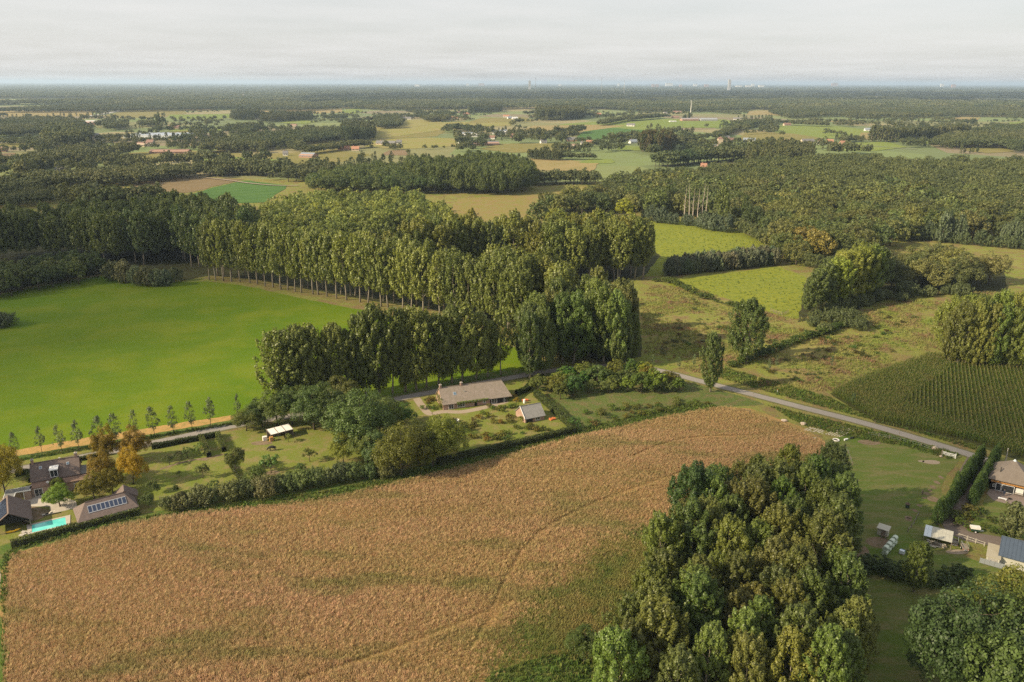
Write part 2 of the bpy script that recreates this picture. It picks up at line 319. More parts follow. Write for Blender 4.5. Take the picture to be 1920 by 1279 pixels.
# public road, one sheet from the farm to the right edge; the drive leaves it between the two clipped rows
ROADPX = [(-60, 892), (35, 880), (160, 856), (320, 824), (410, 804), (520, 784), (700, 757), (780, 741), (850, 728), (960, 708), (1020, 697), (1100, 688), (1180, 686), (1245, 697), (1310, 714), (1400, 737), (1500, 763), (1640, 799), (1810, 850), (1920, 886), (2020, 920)]
ROADC = smooth([at(*q) for q in ROADPX], 10)
ribbon('road_shoulder', ROADC, 4.7, .040, field_mat('gritty shoulder', (.17, .14, .08), (.12, .12, .05), (.09, .12, .03), big=.2, mid=.8, fine=3, bmp=.5)); ribbon('road', ROADC, 3.2, .046, M_ROAD)
ribbon('driveway', smooth([at(*q) for q in [(1834, 858), (1812, 900), (1795, 945), (1788, 985), (1810, 1004), (1850, 1012), (1925, 1024)]], 8), 4.4, .041, M_DRIVE)
# garden paths and worn spots
def spot(name, px, py, rx, ry, m=M_SOIL, z=.038):
    c = at(px, py); a = np.linspace(0, 2 * pi, 22, endpoint=False); k = 1 + .28 * rng.standard_normal(22).cumsum() / 6
    k = k - np.linspace(0, k[-1] - k[0], 22); return sheet(name, np.stack([c.x + rx * np.cos(a) * k, c.y + ry * np.sin(a) * k], 1), z, m)
for a_ in [(1747, 867, 2.0, 1.0, M_WORN), (1727, 865, .8, .5, M_WORN), (1748, 936, 1.5, 1.6), (1703, 970, .8, .6), (1704, 974, .7, .7), (1648, 1018, 3, 2.2), (1590, 1030, 4, 3), (1795, 1035, 2.2, .8, M_WORN), (490, 831, 3.0, 1.3), (511, 887, 1.6, 1.2), (545, 893, 1, .5), (380, 862, 1.6, .6), (1630, 830, 3, 1.5), (1360, 775, 4, 1.5, M_HAY), (1390, 770, 3, 1)]: spot('bare_patch', *a_)
for a_ in [(1764, 895), (1757, 905), (1750, 914), (1744, 920), (1738, 926), (1733, 934), (1724, 948), (1716, 958)]: spot('bare_patch', *a_, rnd.uniform(.35, .7), rnd.uniform(.4, 1.0))
for i, pl in enumerate([[(300, 880), (350, 865), (395, 858), (420, 852)]]): ribbon('worn_path', smooth([at(*q) for q in pl], 6), .9, .036, M_SOIL)
ribbon('garden_path', smooth([at(*q) for q in [(778, 742), (790, 760), (806, 776), (830, 772), (870, 772), (925, 760), (950, 752)]], 8), 2.3, .036, M_WORN)
# far fields: each one a sheet; higher sheets lie on the wider ones
FAR = [  # colour key, polygon in the photograph
    ('t', [(0, 207), (60, 206), (170, 209), (175, 218), (60, 219), (0, 218)]), ('o', [(200, 215), (260, 205), (345, 207), (350, 213), (280, 222), (200, 222)]), ('g', [(310, 222), (320, 215), (430, 214), (432, 221), (380, 224)]),
    ('t', [(343, 203), (400, 200), (405, 208), (345, 208)]), ('t', [(483, 207), (640, 204), (645, 211), (560, 215), (483, 214)]), ('g', [(310, 243), (420, 238), (432, 244), (330, 248)]), ('o', [(290, 262), (300, 250), (357, 244), (360, 262)]),
    ('o', [(190, 302), (240, 287), (345, 281), (470, 290), (640, 283), (700, 290), (640, 305), (540, 307), (400, 298), (250, 306)]), ('r', [(240, 362), (250, 343), (330, 332), (458, 336), (400, 350), (357, 362)]), ('G', [(350, 368), (400, 352), (458, 338), (540, 348), (500, 380), (420, 382)]),
    ('g', [(640, 208), (673, 201), (680, 210), (650, 216)]), ('t', [(1200, 197), (1215, 192), (1240, 193), (1240, 198)]), ('g', [(1000, 246), (1060, 232), (1180, 225), (1280, 223), (1280, 240), (1180, 247)]), ('G', [(1080, 258), (1100, 243), (1150, 240), (1207, 244), (1200, 258), (1120, 262)]),
    ('t', [(973, 248), (1000, 236), (1120, 234), (1173, 236), (1100, 246), (1040, 252)]), ('o', [(690, 258), (720, 247), (800, 243), (837, 245), (820, 256), (740, 260)]), ('y', [(683, 276), (700, 262), (800, 258), (853, 260), (860, 274), (760, 280)]), ('b', [(715, 291), (730, 282), (763, 282), (766, 292)]),
    ('o', [(900, 280), (930, 270), (1040, 269), (1107, 272), (1060, 284), (960, 287)]), ('t', [(990, 319), (995, 297), (1060, 300), (1123, 306), (1110, 322), (1040, 320)]), ('g', [(1083, 306), (1110, 298), (1150, 299), (1152, 307)]), ('g', [(1155, 281), (1160, 273), (1203, 275), (1203, 283)]),
    ('g', [(1280, 240), (1280, 226), (1360, 224), (1381, 230), (1350, 240)]), ('t', [(1400, 216), (1405, 208), (1470, 207), (1497, 210), (1490, 217)]), ('g', [(1455, 250), (1460, 236), (1560, 236), (1630, 244), (1628, 256), (1560, 260), (1500, 260)]), ('o', [(1383, 262), (1400, 248), (1480, 250), (1547, 260), (1460, 266)]),
    ('o', [(1805, 282), (1830, 273), (1880, 275), (1900, 285), (1850, 288)]), ('g', [(1720, 270), (1735, 263), (1800, 264), (1813, 272)]), ('t', [(1608, 263), (1615, 249), (1633, 249), (1636, 262)]), ('y', [(640, 262), (650, 240), (760, 232), (900, 228), (960, 226), (960, 236), (860, 240), (700, 262)]),
    ('t', [(900, 203), (930, 196), (1020, 197), (1040, 202)]), ('o', [(870, 232), (900, 222), (985, 220), (1000, 228)]), ('t', [(1765, 224), (1800, 219), (1840, 221), (1830, 227)]), ('g', [(1545, 283), (1600, 268), (1660, 266), (1700, 276), (1640, 284)]), ('y', [(0, 275), (0, 270), (60, 269), (100, 272), (60, 277)]), ('b', [(0, 308), (0, 288), (30, 287), (28, 306)]),
    ('o', [(550, 270), (640, 262), (690, 262), (660, 280), (580, 290)]), ('g', [(355, 300), (380, 293), (470, 296), (530, 301), (440, 306)]), ('t', [(1540, 228), (1580, 225), (1620, 227), (1610, 232)]), ('g', [(1890, 230), (1920, 228), (1920, 238), (1895, 238)]),
    ('t', [(820, 187), (900, 185), (960, 187), (890, 189)]), ('t', [(1610, 184), (1660, 182), (1700, 184), (1650, 186)]), ('t', [(0, 177), (30, 176), (50, 178), (10, 179)]), ('g', [(520, 231), (560, 226), (600, 228), (570, 233)]), ('y', [(720, 238), (760, 226), (820, 224), (830, 231), (780, 238)])]
FM = {'t': field_mat('stubble far off', (.30, .23, .10), (.26, .21, .09), (.22, .19, .07), .004, .03, .3, 0), 'o': field_mat('maize far off', (.20, .18, .055), (.17, .16, .045), (.23, .19, .07), .004, .03, .3, 0), 'g': field_mat('pasture far off', (.17, .22, .045), (.20, .23, .055), (.14, .19, .04), .004, .03, .3, 0),
      'G': field_mat('green crop far off', (.065, .135, .03), (.075, .145, .032), (.055, .12, .03), .01, .05, .3, 0, rows=(RAD(55), 18., (.08, .15, .035), .35)), 'y': field_mat('yellowing pasture far off', (.25, .23, .07), (.22, .22, .055), (.27, .22, .09), .004, .03, .3, 0), 'r': field_mat('ploughed stubble far off', (.20, .145, .075), (.185, .14, .075), (.16, .12, .06), .01, .05, .4, 0), 'b': field_mat('brown field far off', (.22, .155, .09), (.20, .145, .085), (.18, .13, .07), .01, .05, .3, 0)}
for i, (k, pl) in enumerate(FAR): sheet('far_field', rough_edge(W2(pl), 12, 1.5), .06 + .012 * i, FM[k])
ribbon('highway', smooth([at(*q) for q in [(160, 219), (200, 213), (230, 206), (242, 200), (245, 197)]], 6), np.linspace(16, 26, 25), .75, plain('concrete highway', (.36, .35, .33), .9, .1, .05, local=False))
ribbon('far_road', smooth([at(*q) for q in [(340, 330), (420, 338), (470, 345), (520, 349), (560, 349)]], 6), 3.0, .8, M_WORN)
ribbon('far_road', smooth([at(*q) for q in [(1560, 276), (1600, 272), (1640, 275), (1720, 281)]], 6), 3.0, .8, M_ROAD)
# ------------------------------------------------------------------ foliage
def unit(a): return a / np.maximum(np.linalg.norm(a, axis=1)[:, None], 1e-9)
def leaf_quads(P, N, size, r, aspect=.62, up=0.0):
    """a folded rhombus for every leaf spray: V, F"""
    n = len(P); A = r.standard_normal((n, 3)); A[:, 2] += up; T = unit(np.cross(N, A)); B = unit(np.cross(T, N)); s = size[:, None]
    V = np.stack([P + B * s, P + T * s * aspect + N * s * .12, P - B * s * .8, P - T * s * aspect + N * s * .12], 1).reshape(-1, 3)
    return V, np.arange(4 * n).reshape(n, 4)
def crown(name, kind, H, Wd, base, ncl, nlf, size, seed, mat):
    """crown as leaf sprays on many clumps. kind: poplar (rising plumes), dome (several billows), cone, column, willow, open"""
    r = np.random.default_rng(seed); Ps, Ns, Sz = [], [], []
    fine = ncl > 160 and kind == 'poplar'; pl = (.080 * Wd, .165 * Wd) if fine and H < 22 else (.078 * Wd, .18 * Wd)
    z0, z1 = base * H, H; R = Wd / 2; lop = r.uniform(-.14, .14, 2); lobes = []
    if kind == 'dome':
        for k in range(7):
            th = k * 2.4 + r.uniform(-.5, .5); rad = R * (r.uniform(.42, .62) if k else .15); zz = z0 + (z1 - z0) * (r.uniform(.30, .62) if k else .66); q = r.uniform(.40, .56) if k else .58
            lobes.append((np.array([rad * cos(th), rad * sin(th), zz]), R * q, min((z1 - zz) * r.uniform(.75, 1.0) if k else z1 - zz, R * q * 1.2)))
    for i in range(ncl):
        u = r.uniform(0, 1); th = r.uniform(0, 2 * pi) if i % 3 else i * 2.39996
        if kind == 'dome':
            lc, lr, lz = lobes[i % 7]; d0 = r.standard_normal(3); d0[2] = abs(d0[2]) * 1.0 - .45; d0 /= np.linalg.norm(d0); c = lc + d0 * np.array([lr, lr, lz]) * r.uniform(.25, 1) ** .3 * .9
            k = r.uniform(.6, 1.2); cs = (.085 * Wd, .075 * Wd); ax = np.array([0, 0, 1.]); out = d0; rr = R; c[2] = max(c[2], z0 + .2)
        else:
            if kind == 'poplar': env = min(1, (u + .08) / .30) ** .5 * (1 - max(0, (u - .50) / .50) ** 2.4) ** .55; cs = pl
            elif kind == 'column': env = min(1, (u + .12) / .2) ** .5 * (1 - max(0, (u - .3) / .7) ** 1.6) ** .8; cs = (.22 * Wd, .34 * Wd)
            elif kind == 'cone': env = (1 - u) ** .8 * min(1, (u + .1) / .15); cs = (.15 * Wd, .17 * Wd)
            elif kind == 'open': env = min(1, (u + .1) / .3) * (1 - u ** 2.2) ** .6; cs = (.15 * Wd, .14 * Wd)
            else: env = min(1, (u + .35) / .5) * (1 - u ** 2.6) ** .5; cs = (.10 * Wd, .21 * Wd)
            rr = R * max(.02, env - cs[0] / R * .5) * r.uniform(.25 if kind in ('open',) else .12, 1) ** .34
            rr *= 1 + .20 * sin(3 * th + seed) + .12 * sin(5 * th + 7 * u)
            hz = cs[1]; zz = z0 + hz * .6 + u * (z1 - z0 - hz * 1.4)
            c = np.array([rr * cos(th) + lop[0] * R * u, rr * sin(th) + lop[1] * R * u, zz]); k = r.uniform(.6, 1.3)
            out = np.array([cos(th), sin(th), 0.]); lean = {'poplar': .55, 'willow': .75, 'column': .2, 'cone': .0, 'open': .5}[kind]
            ax = np.array([0, 0, 1.]) + out * lean * (rr / R); ax /= np.linalg.norm(ax)
        n = max(4, int(nlf * k * k)); d = r.standard_normal((n, 3)); d[:, 2] += .35; d += out * .55 * (rr / R); d = unit(d)
        q = d * (cs[0] * k) * r.uniform(.5, 1.08, (n, 1)) ** .6
        q = q + ax * (q @ ax)[:, None] * (cs[1] / cs[0] - 1)
        if kind in ('poplar', 'column', 'willow'):   # plume: thins to a tip
            tt = (q @ ax)[:, None] / (cs[1] * k); q = q - (q - ax * (q @ ax)[:, None]) * np.clip(tt, -.3, .95) * (.52 if kind == 'poplar' else .5)
        Ps.append(c + q); Ns.append(unit(d * 1.0 + .34 * r.standard_normal((n, 3)) + np.array([0, 0, .2]))); Sz.append(size * r.uniform(.6, 1.25, n))
    P, N, S = np.concatenate(Ps), np.concatenate(Ns), np.concatenate(Sz)
    P[:, 2] = np.maximum(P[:, 2], .05 * H * base + .1)
    V, Fq = leaf_quads(P, N, S, r); return mesh_np(name, V, Fq, mat)
def trunk(name, H, rad, base, Wd, seed, mat, limbs=6, kind='poplar', top=.86):
    r = random.Random(seed); b = MB(); x = y = 0; pts, rs = [(0, 0, -.3)], [rad * 1.35]
    for i in range(1, 7):
        f = i / 6; x += r.uniform(-.012, .012) * H; y += r.uniform(-.012, .012) * H; pts.append((x, y, f * H * top)); rs.append(rad * (1.02 - f) + .015)
    b.tube(pts, rs, 7)
    for k in range(limbs):
        f = base * 1.0 + (top - base - .1) * (k + r.random()) / limbs; th = k * 2.4 + r.random(); L = Wd * .42 * (1.1 - f * .7); z = f * H
        i = min(5, int(f / top * 6)); q = (f / top * 6) - i; ox, oy = (pts[i][0] * (1 - q) + pts[i + 1][0] * q), (pts[i][1] * (1 - q) + pts[i + 1][1] * q)
        up = {'poplar': 1.3, 'dome': .6, 'open': .8}.get(kind, 1.)
        b.tube([(ox, oy, z), (ox + cos(th) * L * .5, oy + sin(th) * L * .5, z + L * .4 * up), (ox + cos(th) * L, oy + sin(th) * L, z + L * 1.0 * up)], [rad * .42 * (1.1 - f), rad * .25 * (1.1 - f), .015], 5)
    return b.mesh(name, mat, True)
BARK_PALE = plain('pale poplar bark', (.30, .26, .20), .9, .35, 2, .5, c2=(.21, .18, .14), fine=9)
BARK = plain('dark bark', (.11, .085, .06), .95, .35, 2, .6, c2=(.075, .06, .045), fine=9)
BARK_DEAD = plain('bleached dead wood', (.42, .36, .29), .9, .25, 2, .4, c2=(.32, .27, .22), fine=9)
L_POP = leaf_mat('poplar leaves', (.102, .132, .033), .36, .013, .30, .45, .35)
L_OAK = leaf_mat('oak leaves', (.098, .116, .037), .34, .016, .24, .5, .25)
L_WIL = leaf_mat('grey willow leaves', (.12, .138, .070), .32, .01, .25, .5, .3)
L_GRN = leaf_mat('garden leaves', (.094, .124, .030), .36, .016, .28, .5, .3)
L_FAR = leaf_mat('far tree leaves', (.072, .094, .034), .20, .02, .2, .6, .2, (.118, .126, .050), .0035)
L_HDG = leaf_mat('hedge leaves', (.062, .080, .020), .42, .02, .2, .5, .25)
PROTO = {}   # kind -> {lod: [(crown mesh, trunk mesh, H)]}
def proto(kind, lod, n, shape, H, Wd, base, ncl, nlf, size, mat, bark, rad, limbs, top=.86):
    L = PROTO.setdefault(kind, {}).setdefault(lod, [])
    for i in range(n):
        sd_ = 100 * len(PROTO) + 10 * lod + i
        L.append((crown('crown', shape, H, Wd * (1 + .08 * (i - 1)), base, ncl, nlf, size, sd_, mat), trunk('trunk', H, rad, base, Wd, sd_, bark, limbs, shape, top), H))
proto('poplar_tree', 0, 4, 'poplar', 20, 8.4, .10, 215, 96, .225, L_POP, BARK_PALE, .30, 14)
proto('poplar_tree', 1, 5, 'poplar', 25, 8.8, .22, 170, 32, .40, L_POP, BARK_PALE, .30, 8)
proto('poplar_tree', 2, 4, 'poplar', 22, 8.4, .16, 55, 22, .72, L_POP, BARK_PALE, .30, 3)
proto('oak_tree', 0, 3, 'dome', 14, 13.5, .06, 230, 44, .30, L_OAK, BARK, .30, 9)
proto('oak_tree', 1, 5, 'dome', 15, 13.5, .05, 140, 28, .46, L_OAK, BARK, .30, 5)
proto('oak_tree', 2, 4, 'dome', 14, 13.5, .05, 70, 15, .78, L_OAK, BARK, .30, 0)
proto('broadleaf_tree', 0, 4, 'dome', 13, 11.5, .10, 280, 84, .175, L_GRN, BARK, .26, 9)
proto('broadleaf_tree', 1, 4, 'dome', 15, 12, .10, 140, 30, .44, L_GRN, BARK, .28, 4)
proto('field_tree', 2, 5, 'dome', 13, 12, .10, 63, 14, .8, L_FAR, BARK, .3, 2)
proto('slender_tree', 1, 4, 'poplar', 18, 7.0, .08, 55, 20, .70, L_FAR, BARK_PALE, .26, 2)
proto('willow_tree', 1, 4, 'willow', 8, 6.0, .03, 90, 34, .30, L_WIL, BARK, .18, 5)
proto('young_tree', 1, 4, 'open', 7.5, 3.0, .22, 46, 20, .17, L_WIL, BARK, .055, 5, .95)
proto('fruit_tree', 1, 3, 'dome', 5.0, 4.6, .30, 60, 44, .14, L_GRN, BARK, .11, 6)
proto('column_tree', 1, 4, 'column', 7.0, 2.6, .02, 60, 70, .14, L_GRN, BARK, .08, 0)
proto('conifer_tree', 1, 2, 'cone', 10, 4.4, .06, 90, 40, .26, leaf_mat('conifer needles', (.035, .055, .03), .3, .02, .1), BARK, .16, 0)
proto('shrub', 1, 4, 'dome', 2.4, 3.2, .02, 50, 46, .115, L_GRN, BARK, .05, 3, .5)
proto('willow_shrub', 1, 4, 'willow', 4.4, 5.6, .02, 110, 56, .16, L_WIL, BARK, .08, 4, .6)
PLAN = []
def tree(kind, x, y, H, label, group=None, tint=(1, 1, 1), lod=None, wd=1.0, cat=None, v=None):
    PLAN.append(dict(kind=kind, x=x, y=y, H=H, label=label, group=group, tint=tint, lod=lod, wd=wd, cat=cat, v=v))
def tree_px(kind, px, py, top, label, group=None, tint=(1, 1, 1), lod=None, wd=1.0, cat=None, v=None):
    p = at(px, py); tree(kind, p.x, p.y, height(px, py, top), label, group, tint, lod, wd, cat, v)
def wood(kind, px, zmap, d, h, label, group, tint=(1, 1, 1), var=.15, wd=1.0, ang=0., jit=.35, hv=.12, tints=None, lod=None):
    """trees over an area whose tops (at height zmap) the photograph shows inside px"""
    for x, y in fill(W2(px, zmap), d, jit, ang):
        k = rnd.uniform(1 - var, 1 + var); t = rnd.choice(tints) if tints else tint
        tree(kind, x, y, h * rnd.uniform(1 - hv, 1 + hv), label, group, tuple(q * k for q in t), lod, wd * rnd.uniform(.9, 1.12))
CATS = {'poplar_tree': 'tree', 'shrub': 'shrub', 'willow_shrub': 'shrub'}
FIRST = {}
def place(t):
    D = hypot(t['x'], t['y']); L = PROTO[t['kind']]; lod = t['lod']
    if lod is None: lod = 0 if D < 215 else 1 if D < 620 else 2
    lod = min(L, key=lambda q: abs(q - lod)); cr, tk, H0 = L[lod][(t['v'] if t['v'] is not None else rnd.randrange(99)) % len(L[lod])]
    s = t['H'] / H0; r = thing(t['kind'], t['label'], t['cat'] or CATS.get(t['kind'], 'tree'), (t['x'], t['y'], 0), rnd.uniform(0, 6.28), t['group']); r.rotation_euler = (rnd.gauss(0, .028), rnd.gauss(0, .028), rnd.uniform(0, 6.28))
    r.scale = (s * t['wd'], s * t['wd'], s)
    c = lnk(bpy.data.objects.new('crown', cr), r); c.color = (*t['tint'], 1)
    lnk(bpy.data.objects.new('trunk', tk), r); return r

# stuff: one object whose own mesh holds the pieces, and loose points on which geometry nodes repeat them
def scatter(name, protos, P, scl, label, cat, rot=None, zs=None, idx=None, parent=None):
    Vs, Fs, MI, K, mats, o = [], [], [], [], [], 0
    for i, me in enumerate(protos):
        n = len(me.vertices); v = np.empty(n * 3, np.float32); me.vertices.foreach_get('co', v); f = np.empty(len(me.loops), np.int32); me.loops.foreach_get('vertex_index', f)
        mm = np.empty(len(me.polygons), np.int32); me.polygons.foreach_get('material_index', mm)
        Vs.append(v.reshape(-1, 3)); Fs.append(f.reshape(-1, 4) + o); MI.append(mm + len(mats)); mats += list(me.materials); K.append(np.full(n, i)); o += n
    N = len(P); P3 = np.c_[P[:, :2], zs if zs is not None else (P[:, 2] if P.shape[1] > 2 else np.zeros(N))]
    V = np.r_[np.concatenate(Vs), P3]; Fq = np.concatenate(Fs); me = mesh_np(name, V, Fq, mats, mi=np.concatenate(MI))
    def attr(nm, tp, arr, w_=1):
        a = me.attributes.new(nm, tp, 'POINT'); a.data.foreach_set('vector' if tp == 'FLOAT_VECTOR' else 'value', np.ascontiguousarray(arr).ravel())
    S = np.asarray(scl, np.float32); S = np.repeat(S[:, None], 3, 1) if S.ndim == 1 else S
    attr('kind_index', 'INT', np.r_[np.concatenate(K), np.full(N, -1)].astype(np.int32))
    attr('pick', 'INT', np.r_[np.zeros(o), idx if idx is not None else rng.integers(0, len(protos), N)].astype(np.int32))
    attr('size', 'FLOAT_VECTOR', np.r_[np.ones((o, 3)), S].astype(np.float32))
    R_ = rot if rot is not None else rng.uniform(0, 6.283, N); R3 = np.c_[np.zeros((N, 2)), R_] if np.ndim(R_) == 1 else R_
    attr('turn', 'FLOAT_VECTOR', np.r_[np.zeros((o, 3)), R3].astype(np.float32))
    g = bpy.data.node_groups.new(name, 'GeometryNodeTree')
    g.interface.new_socket('Geometry', in_out='INPUT', socket_type='NodeSocketGeometry'); g.interface.new_socket('Geometry', in_out='OUTPUT', socket_type='NodeSocketGeometry')
    gi, go = g.nodes.new('NodeGroupInput'), g.nodes.new('NodeGroupOutput')
    def named(nm, tp):
        n = g.nodes.new('GeometryNodeInputNamedAttribute'); n.data_type = tp; n.inputs[0].default_value = nm; return [q for q in n.outputs if q.enabled][0]
    kk = named('kind_index', 'INT')
    def part(i):
        c = g.nodes.new('FunctionNodeCompare'); c.data_type = 'INT'; c.operation = 'EQUAL'; a, b = [q for q in c.inputs if q.enabled][:2]; g.links.new(kk, a); b.default_value = i
        s = g.nodes.new('GeometryNodeSeparateGeometry'); s.domain = 'POINT'; g.links.new(gi.outputs[0], s.inputs[0]); g.links.new(c.outputs[0], s.inputs[1]); return s.outputs[0]
    gti = g.nodes.new('GeometryNodeGeometryToInstance')
    for i in reversed(range(len(protos))): g.links.new(part(i), gti.inputs[0])
    iop = g.nodes.new('GeometryNodeInstanceOnPoints'); g.links.new(part(-1), iop.inputs['Points']); g.links.new(gti.outputs[0], iop.inputs['Instance'])
    iop.inputs['Pick Instance'].default_value = True; g.links.new(named('pick', 'INT'), iop.inputs['Instance Index'])
    g.links.new(named('size', 'FLOAT_VECTOR'), iop.inputs['Scale']); g.links.new(named('turn', 'FLOAT_VECTOR'), iop.inputs['Rotation'])
    g.links.new(iop.outputs[0], go.inputs[0])
    ob = lnk(bpy.data.objects.new(name, me), parent); md = ob.modifiers.new('repeat', 'NODES'); md.node_group = g
    return tag(ob, label, cat, kind='stuff')
ORD = ('first second third fourth fifth sixth seventh eighth ninth tenth eleventh twelfth thirteenth fourteenth fifteenth sixteenth seventeenth eighteenth nineteenth twentieth').split()
ORD += ['twenty-' + q for q in ORD[:9]] + ['thirtieth'] + ['thirty-' + q for q in ORD[:9]]
# ------------------------------------------------------------------ planting
G_AV = 'poplars along the path beside the bright pasture'
# front row of the poplar avenue, every trunk where the photograph shows one
AV = [(392, 525), (405, 526), (419, 527), (434, 528), (450, 529), (469, 531), (483, 533), (497, 537), (512, 539), (527, 543), (540, 544), (553, 547), (565, 549), (587, 552), (597, 553), (613, 556), (631, 560), (650, 563), (675, 567), (690, 570), (715, 575), (728, 578), (755, 583), (771, 586), (794, 590), (825, 598), (850, 603), (878, 609), (907, 615), (927, 620), (952, 627), (978, 635)]
for i, (a, b) in enumerate(AV):
    k = rnd.uniform(.85, 1.15); p = at(a, b)
    tree('poplar_tree', p.x, p.y, rnd.uniform(27, 30.5) - (1.5 if i > 20 else 0), f'tall poplar with bare pale trunk, {ORD[i]} from the dark wood in the front avenue row', G_AV, (1.55 * k, 1.38 * k, 1.15 * k), 1, .86 * rnd.uniform(.88, 1.14))
    q = p + (at(800, 560) - at(780, 590)).normalized() * rnd.uniform(8, 9.5)
    if i % 1 == 0: tree('poplar_tree', q.x + rnd.uniform(-1, 1), q.y + rnd.uniform(-1, 1), rnd.uniform(27, 31), f'tall poplar in the second avenue row behind, {ORD[i]} from the dark wood', G_AV, (1.45 * k, 1.3 * k, 1.1 * k), 1, .9)
YEL = [(1.5, 1.3, 1.05), (1.65, 1.4, 1.05), (1.35, 1.25, 1.05), (1.7, 1.35, 1.0)]
BG = 'poplars of the block behind the avenue'
for nm, B2 in [('olive green poplar of the ridge rows behind the avenue', [(650, 439), (740, 425), (880, 406), (1000, 406), (1000, 416), (880, 417), (740, 436), (660, 447)]), ('olive green poplar of the square block at the clearing', [(1000, 408), (1100, 399), (1185, 404), (1216, 413), (1210, 424), (1130, 429), (1060, 433), (1000, 426)]), ('olive green poplar between avenue end and square block', [(900, 456), (1000, 470), (1060, 488), (1066, 512), (1000, 500), (930, 478)])]:
    wood('poplar_tree', B2, 26, 6.6, 27.5, nm, BG, tints=YEL, ang=RAD(20), lod=1)
DK = [(.85, .95, 1.0), (.78, .9, 1.0), (.95, 1.0, .95), (.8, .95, .9)]
wood('poplar_tree', [(-60, 395), (60, 388), (220, 376), (330, 366), (420, 372), (480, 388), (470, 408), (390, 414), (300, 404), (200, 410), (120, 402), (0, 408), (-60, 410)], 25, 6.8, 26.5, 'dark green poplar packed into the plantation left of the avenue', 'poplars of the dark plantation beyond the pasture', tints=DK, ang=RAD(-8), lod=1, wd=.95)
E_LAB, E_GRP = 'broad yellow-green tree of the sunlit wood behind the avenue', 'trees of the sunlit wood behind the avenue'
wood('broadleaf_tree', [(485, 388), (540, 358), (620, 352), (700, 353), (780, 352), (832, 374), (842, 392), (800, 402), (740, 398), (690, 412), (640, 418), (570, 412), (500, 404)], 18, 9, 19, E_LAB, E_GRP, tints=[(1.9, 1.7, 1.45), (1.75, 1.6, 1.4), (1.5, 1.4, 1.3), (2.1, 1.8, 1.45)], lod=1, wd=.85)
wood('poplar_tree', [(845, 296), (880, 285), (960, 288), (1000, 298), (1006, 316), (960, 322), (850, 320), (790, 315), (760, 303), (770, 290)], 20, 7.0, 21, 'poplar of the compact block standing behind the dry clearing', 'poplars of the block behind the clearing', tints=[(1.1, 1.05, .95), (.95, 1, .95), (1.2, 1.1, .9)], lod=2, ang=RAD(4))
wood('broadleaf_tree', [(575, 322), (640, 308), (700, 300), (760, 305), (770, 322), (840, 326), (845, 332), (720, 335), (640, 333), (580, 332)], 14, 9.5, 15, 'dark bushy tree in the grove left of the poplar block', 'trees of the grove beside the far poplar block', tints=[(.75, .85, .9), (1, 1, .9), (.65, .75, .8)], lod=1)
# poplars on the pasture side of the road, dark against the light
RW = [(512, 772), (600, 758), (690, 745), (770, 733), (860, 716), (960, 700)]
for i, px in enumerate(np.arange(532, 958, 22.5)):
    py = float(np.interp(px, *np.array(RW).T)); top = float(np.interp(px, [500, 560, 620, 650, 690, 730, 770, 850, 900, 955], [606, 596, 604, 606, 582, 574, 568, 574, 582, 592])) + 5 + rnd.gauss(0, 8); k = rnd.uniform(.85, 1.1)
    tree_px('poplar_tree', px + rnd.gauss(0, 2.5), py, top, f'dark roadside poplar standing in the row behind the farmhouse, {ORD[i]} from the west end', 'poplars in the row along the road', (1.3 * k, 1.2 * k, 1.0 * k), 0 if i % 3 else 1, rnd.uniform(.78, 1.0))
for a, b, t, l, wd_ in [(994, 712, 580, 'poplar with pale bare lower trunk standing on the near side of the road', .75), (1022, 704, 575, 'slender poplar standing at the roadside next to the pale trunked one', .7), (1398, 682, 559, 'lone full crowned poplar standing in the rough meadow', 1.15), (1332, 735, 618, 'narrow lone poplar standing beside the grey road', .82)]:
    tree_px('poplar_tree', a, b, t, l, None, (.95, 1, .9), 0, wd_)
for x, y in fill(W2([(985, 694), (1060, 690), (1165, 690), (1180, 676), (1172, 645), (1130, 628), (1040, 640), (990, 665)]), 7.2, .3): tree('poplar_tree', x, y, rnd.uniform(22, 27), 'tall poplar of the dense clump beside the road bend', 'poplars of the clump at the road bend', tuple(q * rnd.uniform(.85, 1.1) for q in (1.22, 1.18, 1.0)), 0, rnd.uniform(.9, 1.1))
for a, b, t in [(1172, 686, 590), (1158, 691, 600), (1186, 680, 585)]: tree_px('poplar_tree', a, b, t, 'thin poplar at the eastern edge of the roadside clump', 'thin poplars at the edge of the clump', (1, 1.02, .95), 0, .6)
# right: yellow-green poplars and the oaks behind them
for i, (a, b, c) in enumerate([(1514, 597, 522), (1528, 591, 502), (1544, 586, 490), (1560, 580, 478), (1576, 575, 470), (1592, 570, 462), (1608, 565, 456), (1626, 560, 455), (1644, 555, 462), (1530, 578, 500), (1552, 570, 478), (1576, 562, 462), (1600, 554, 452), (1626, 547, 452), (1650, 548, 470)]):
    tree_px('poplar_tree', a, b, c, 'sunlit yellow-green poplar of the clump at the meadow corner', 'poplars of the clump at the meadow corner', tuple(q * rnd.uniform(.9, 1.15) for q in (1.75, 1.6, 1.0)), 0, 1.25)
wood('oak_tree', [(1650, 480), (1720, 460), (1800, 460), (1866, 472), (1882, 484), (1840, 491), (1760, 491), (1690, 494), (1655, 492)], 14, 9.5, 16, 'grey-brown oak in the spur of wood reaching into the meadows', 'oaks of the spur of wood', tints=[(1.25, 1.1, 1.0), (1.4, 1.25, 1.0), (1.1, 1.05, 1.0), (1.4, 1.2, 1.15)], lod=0)
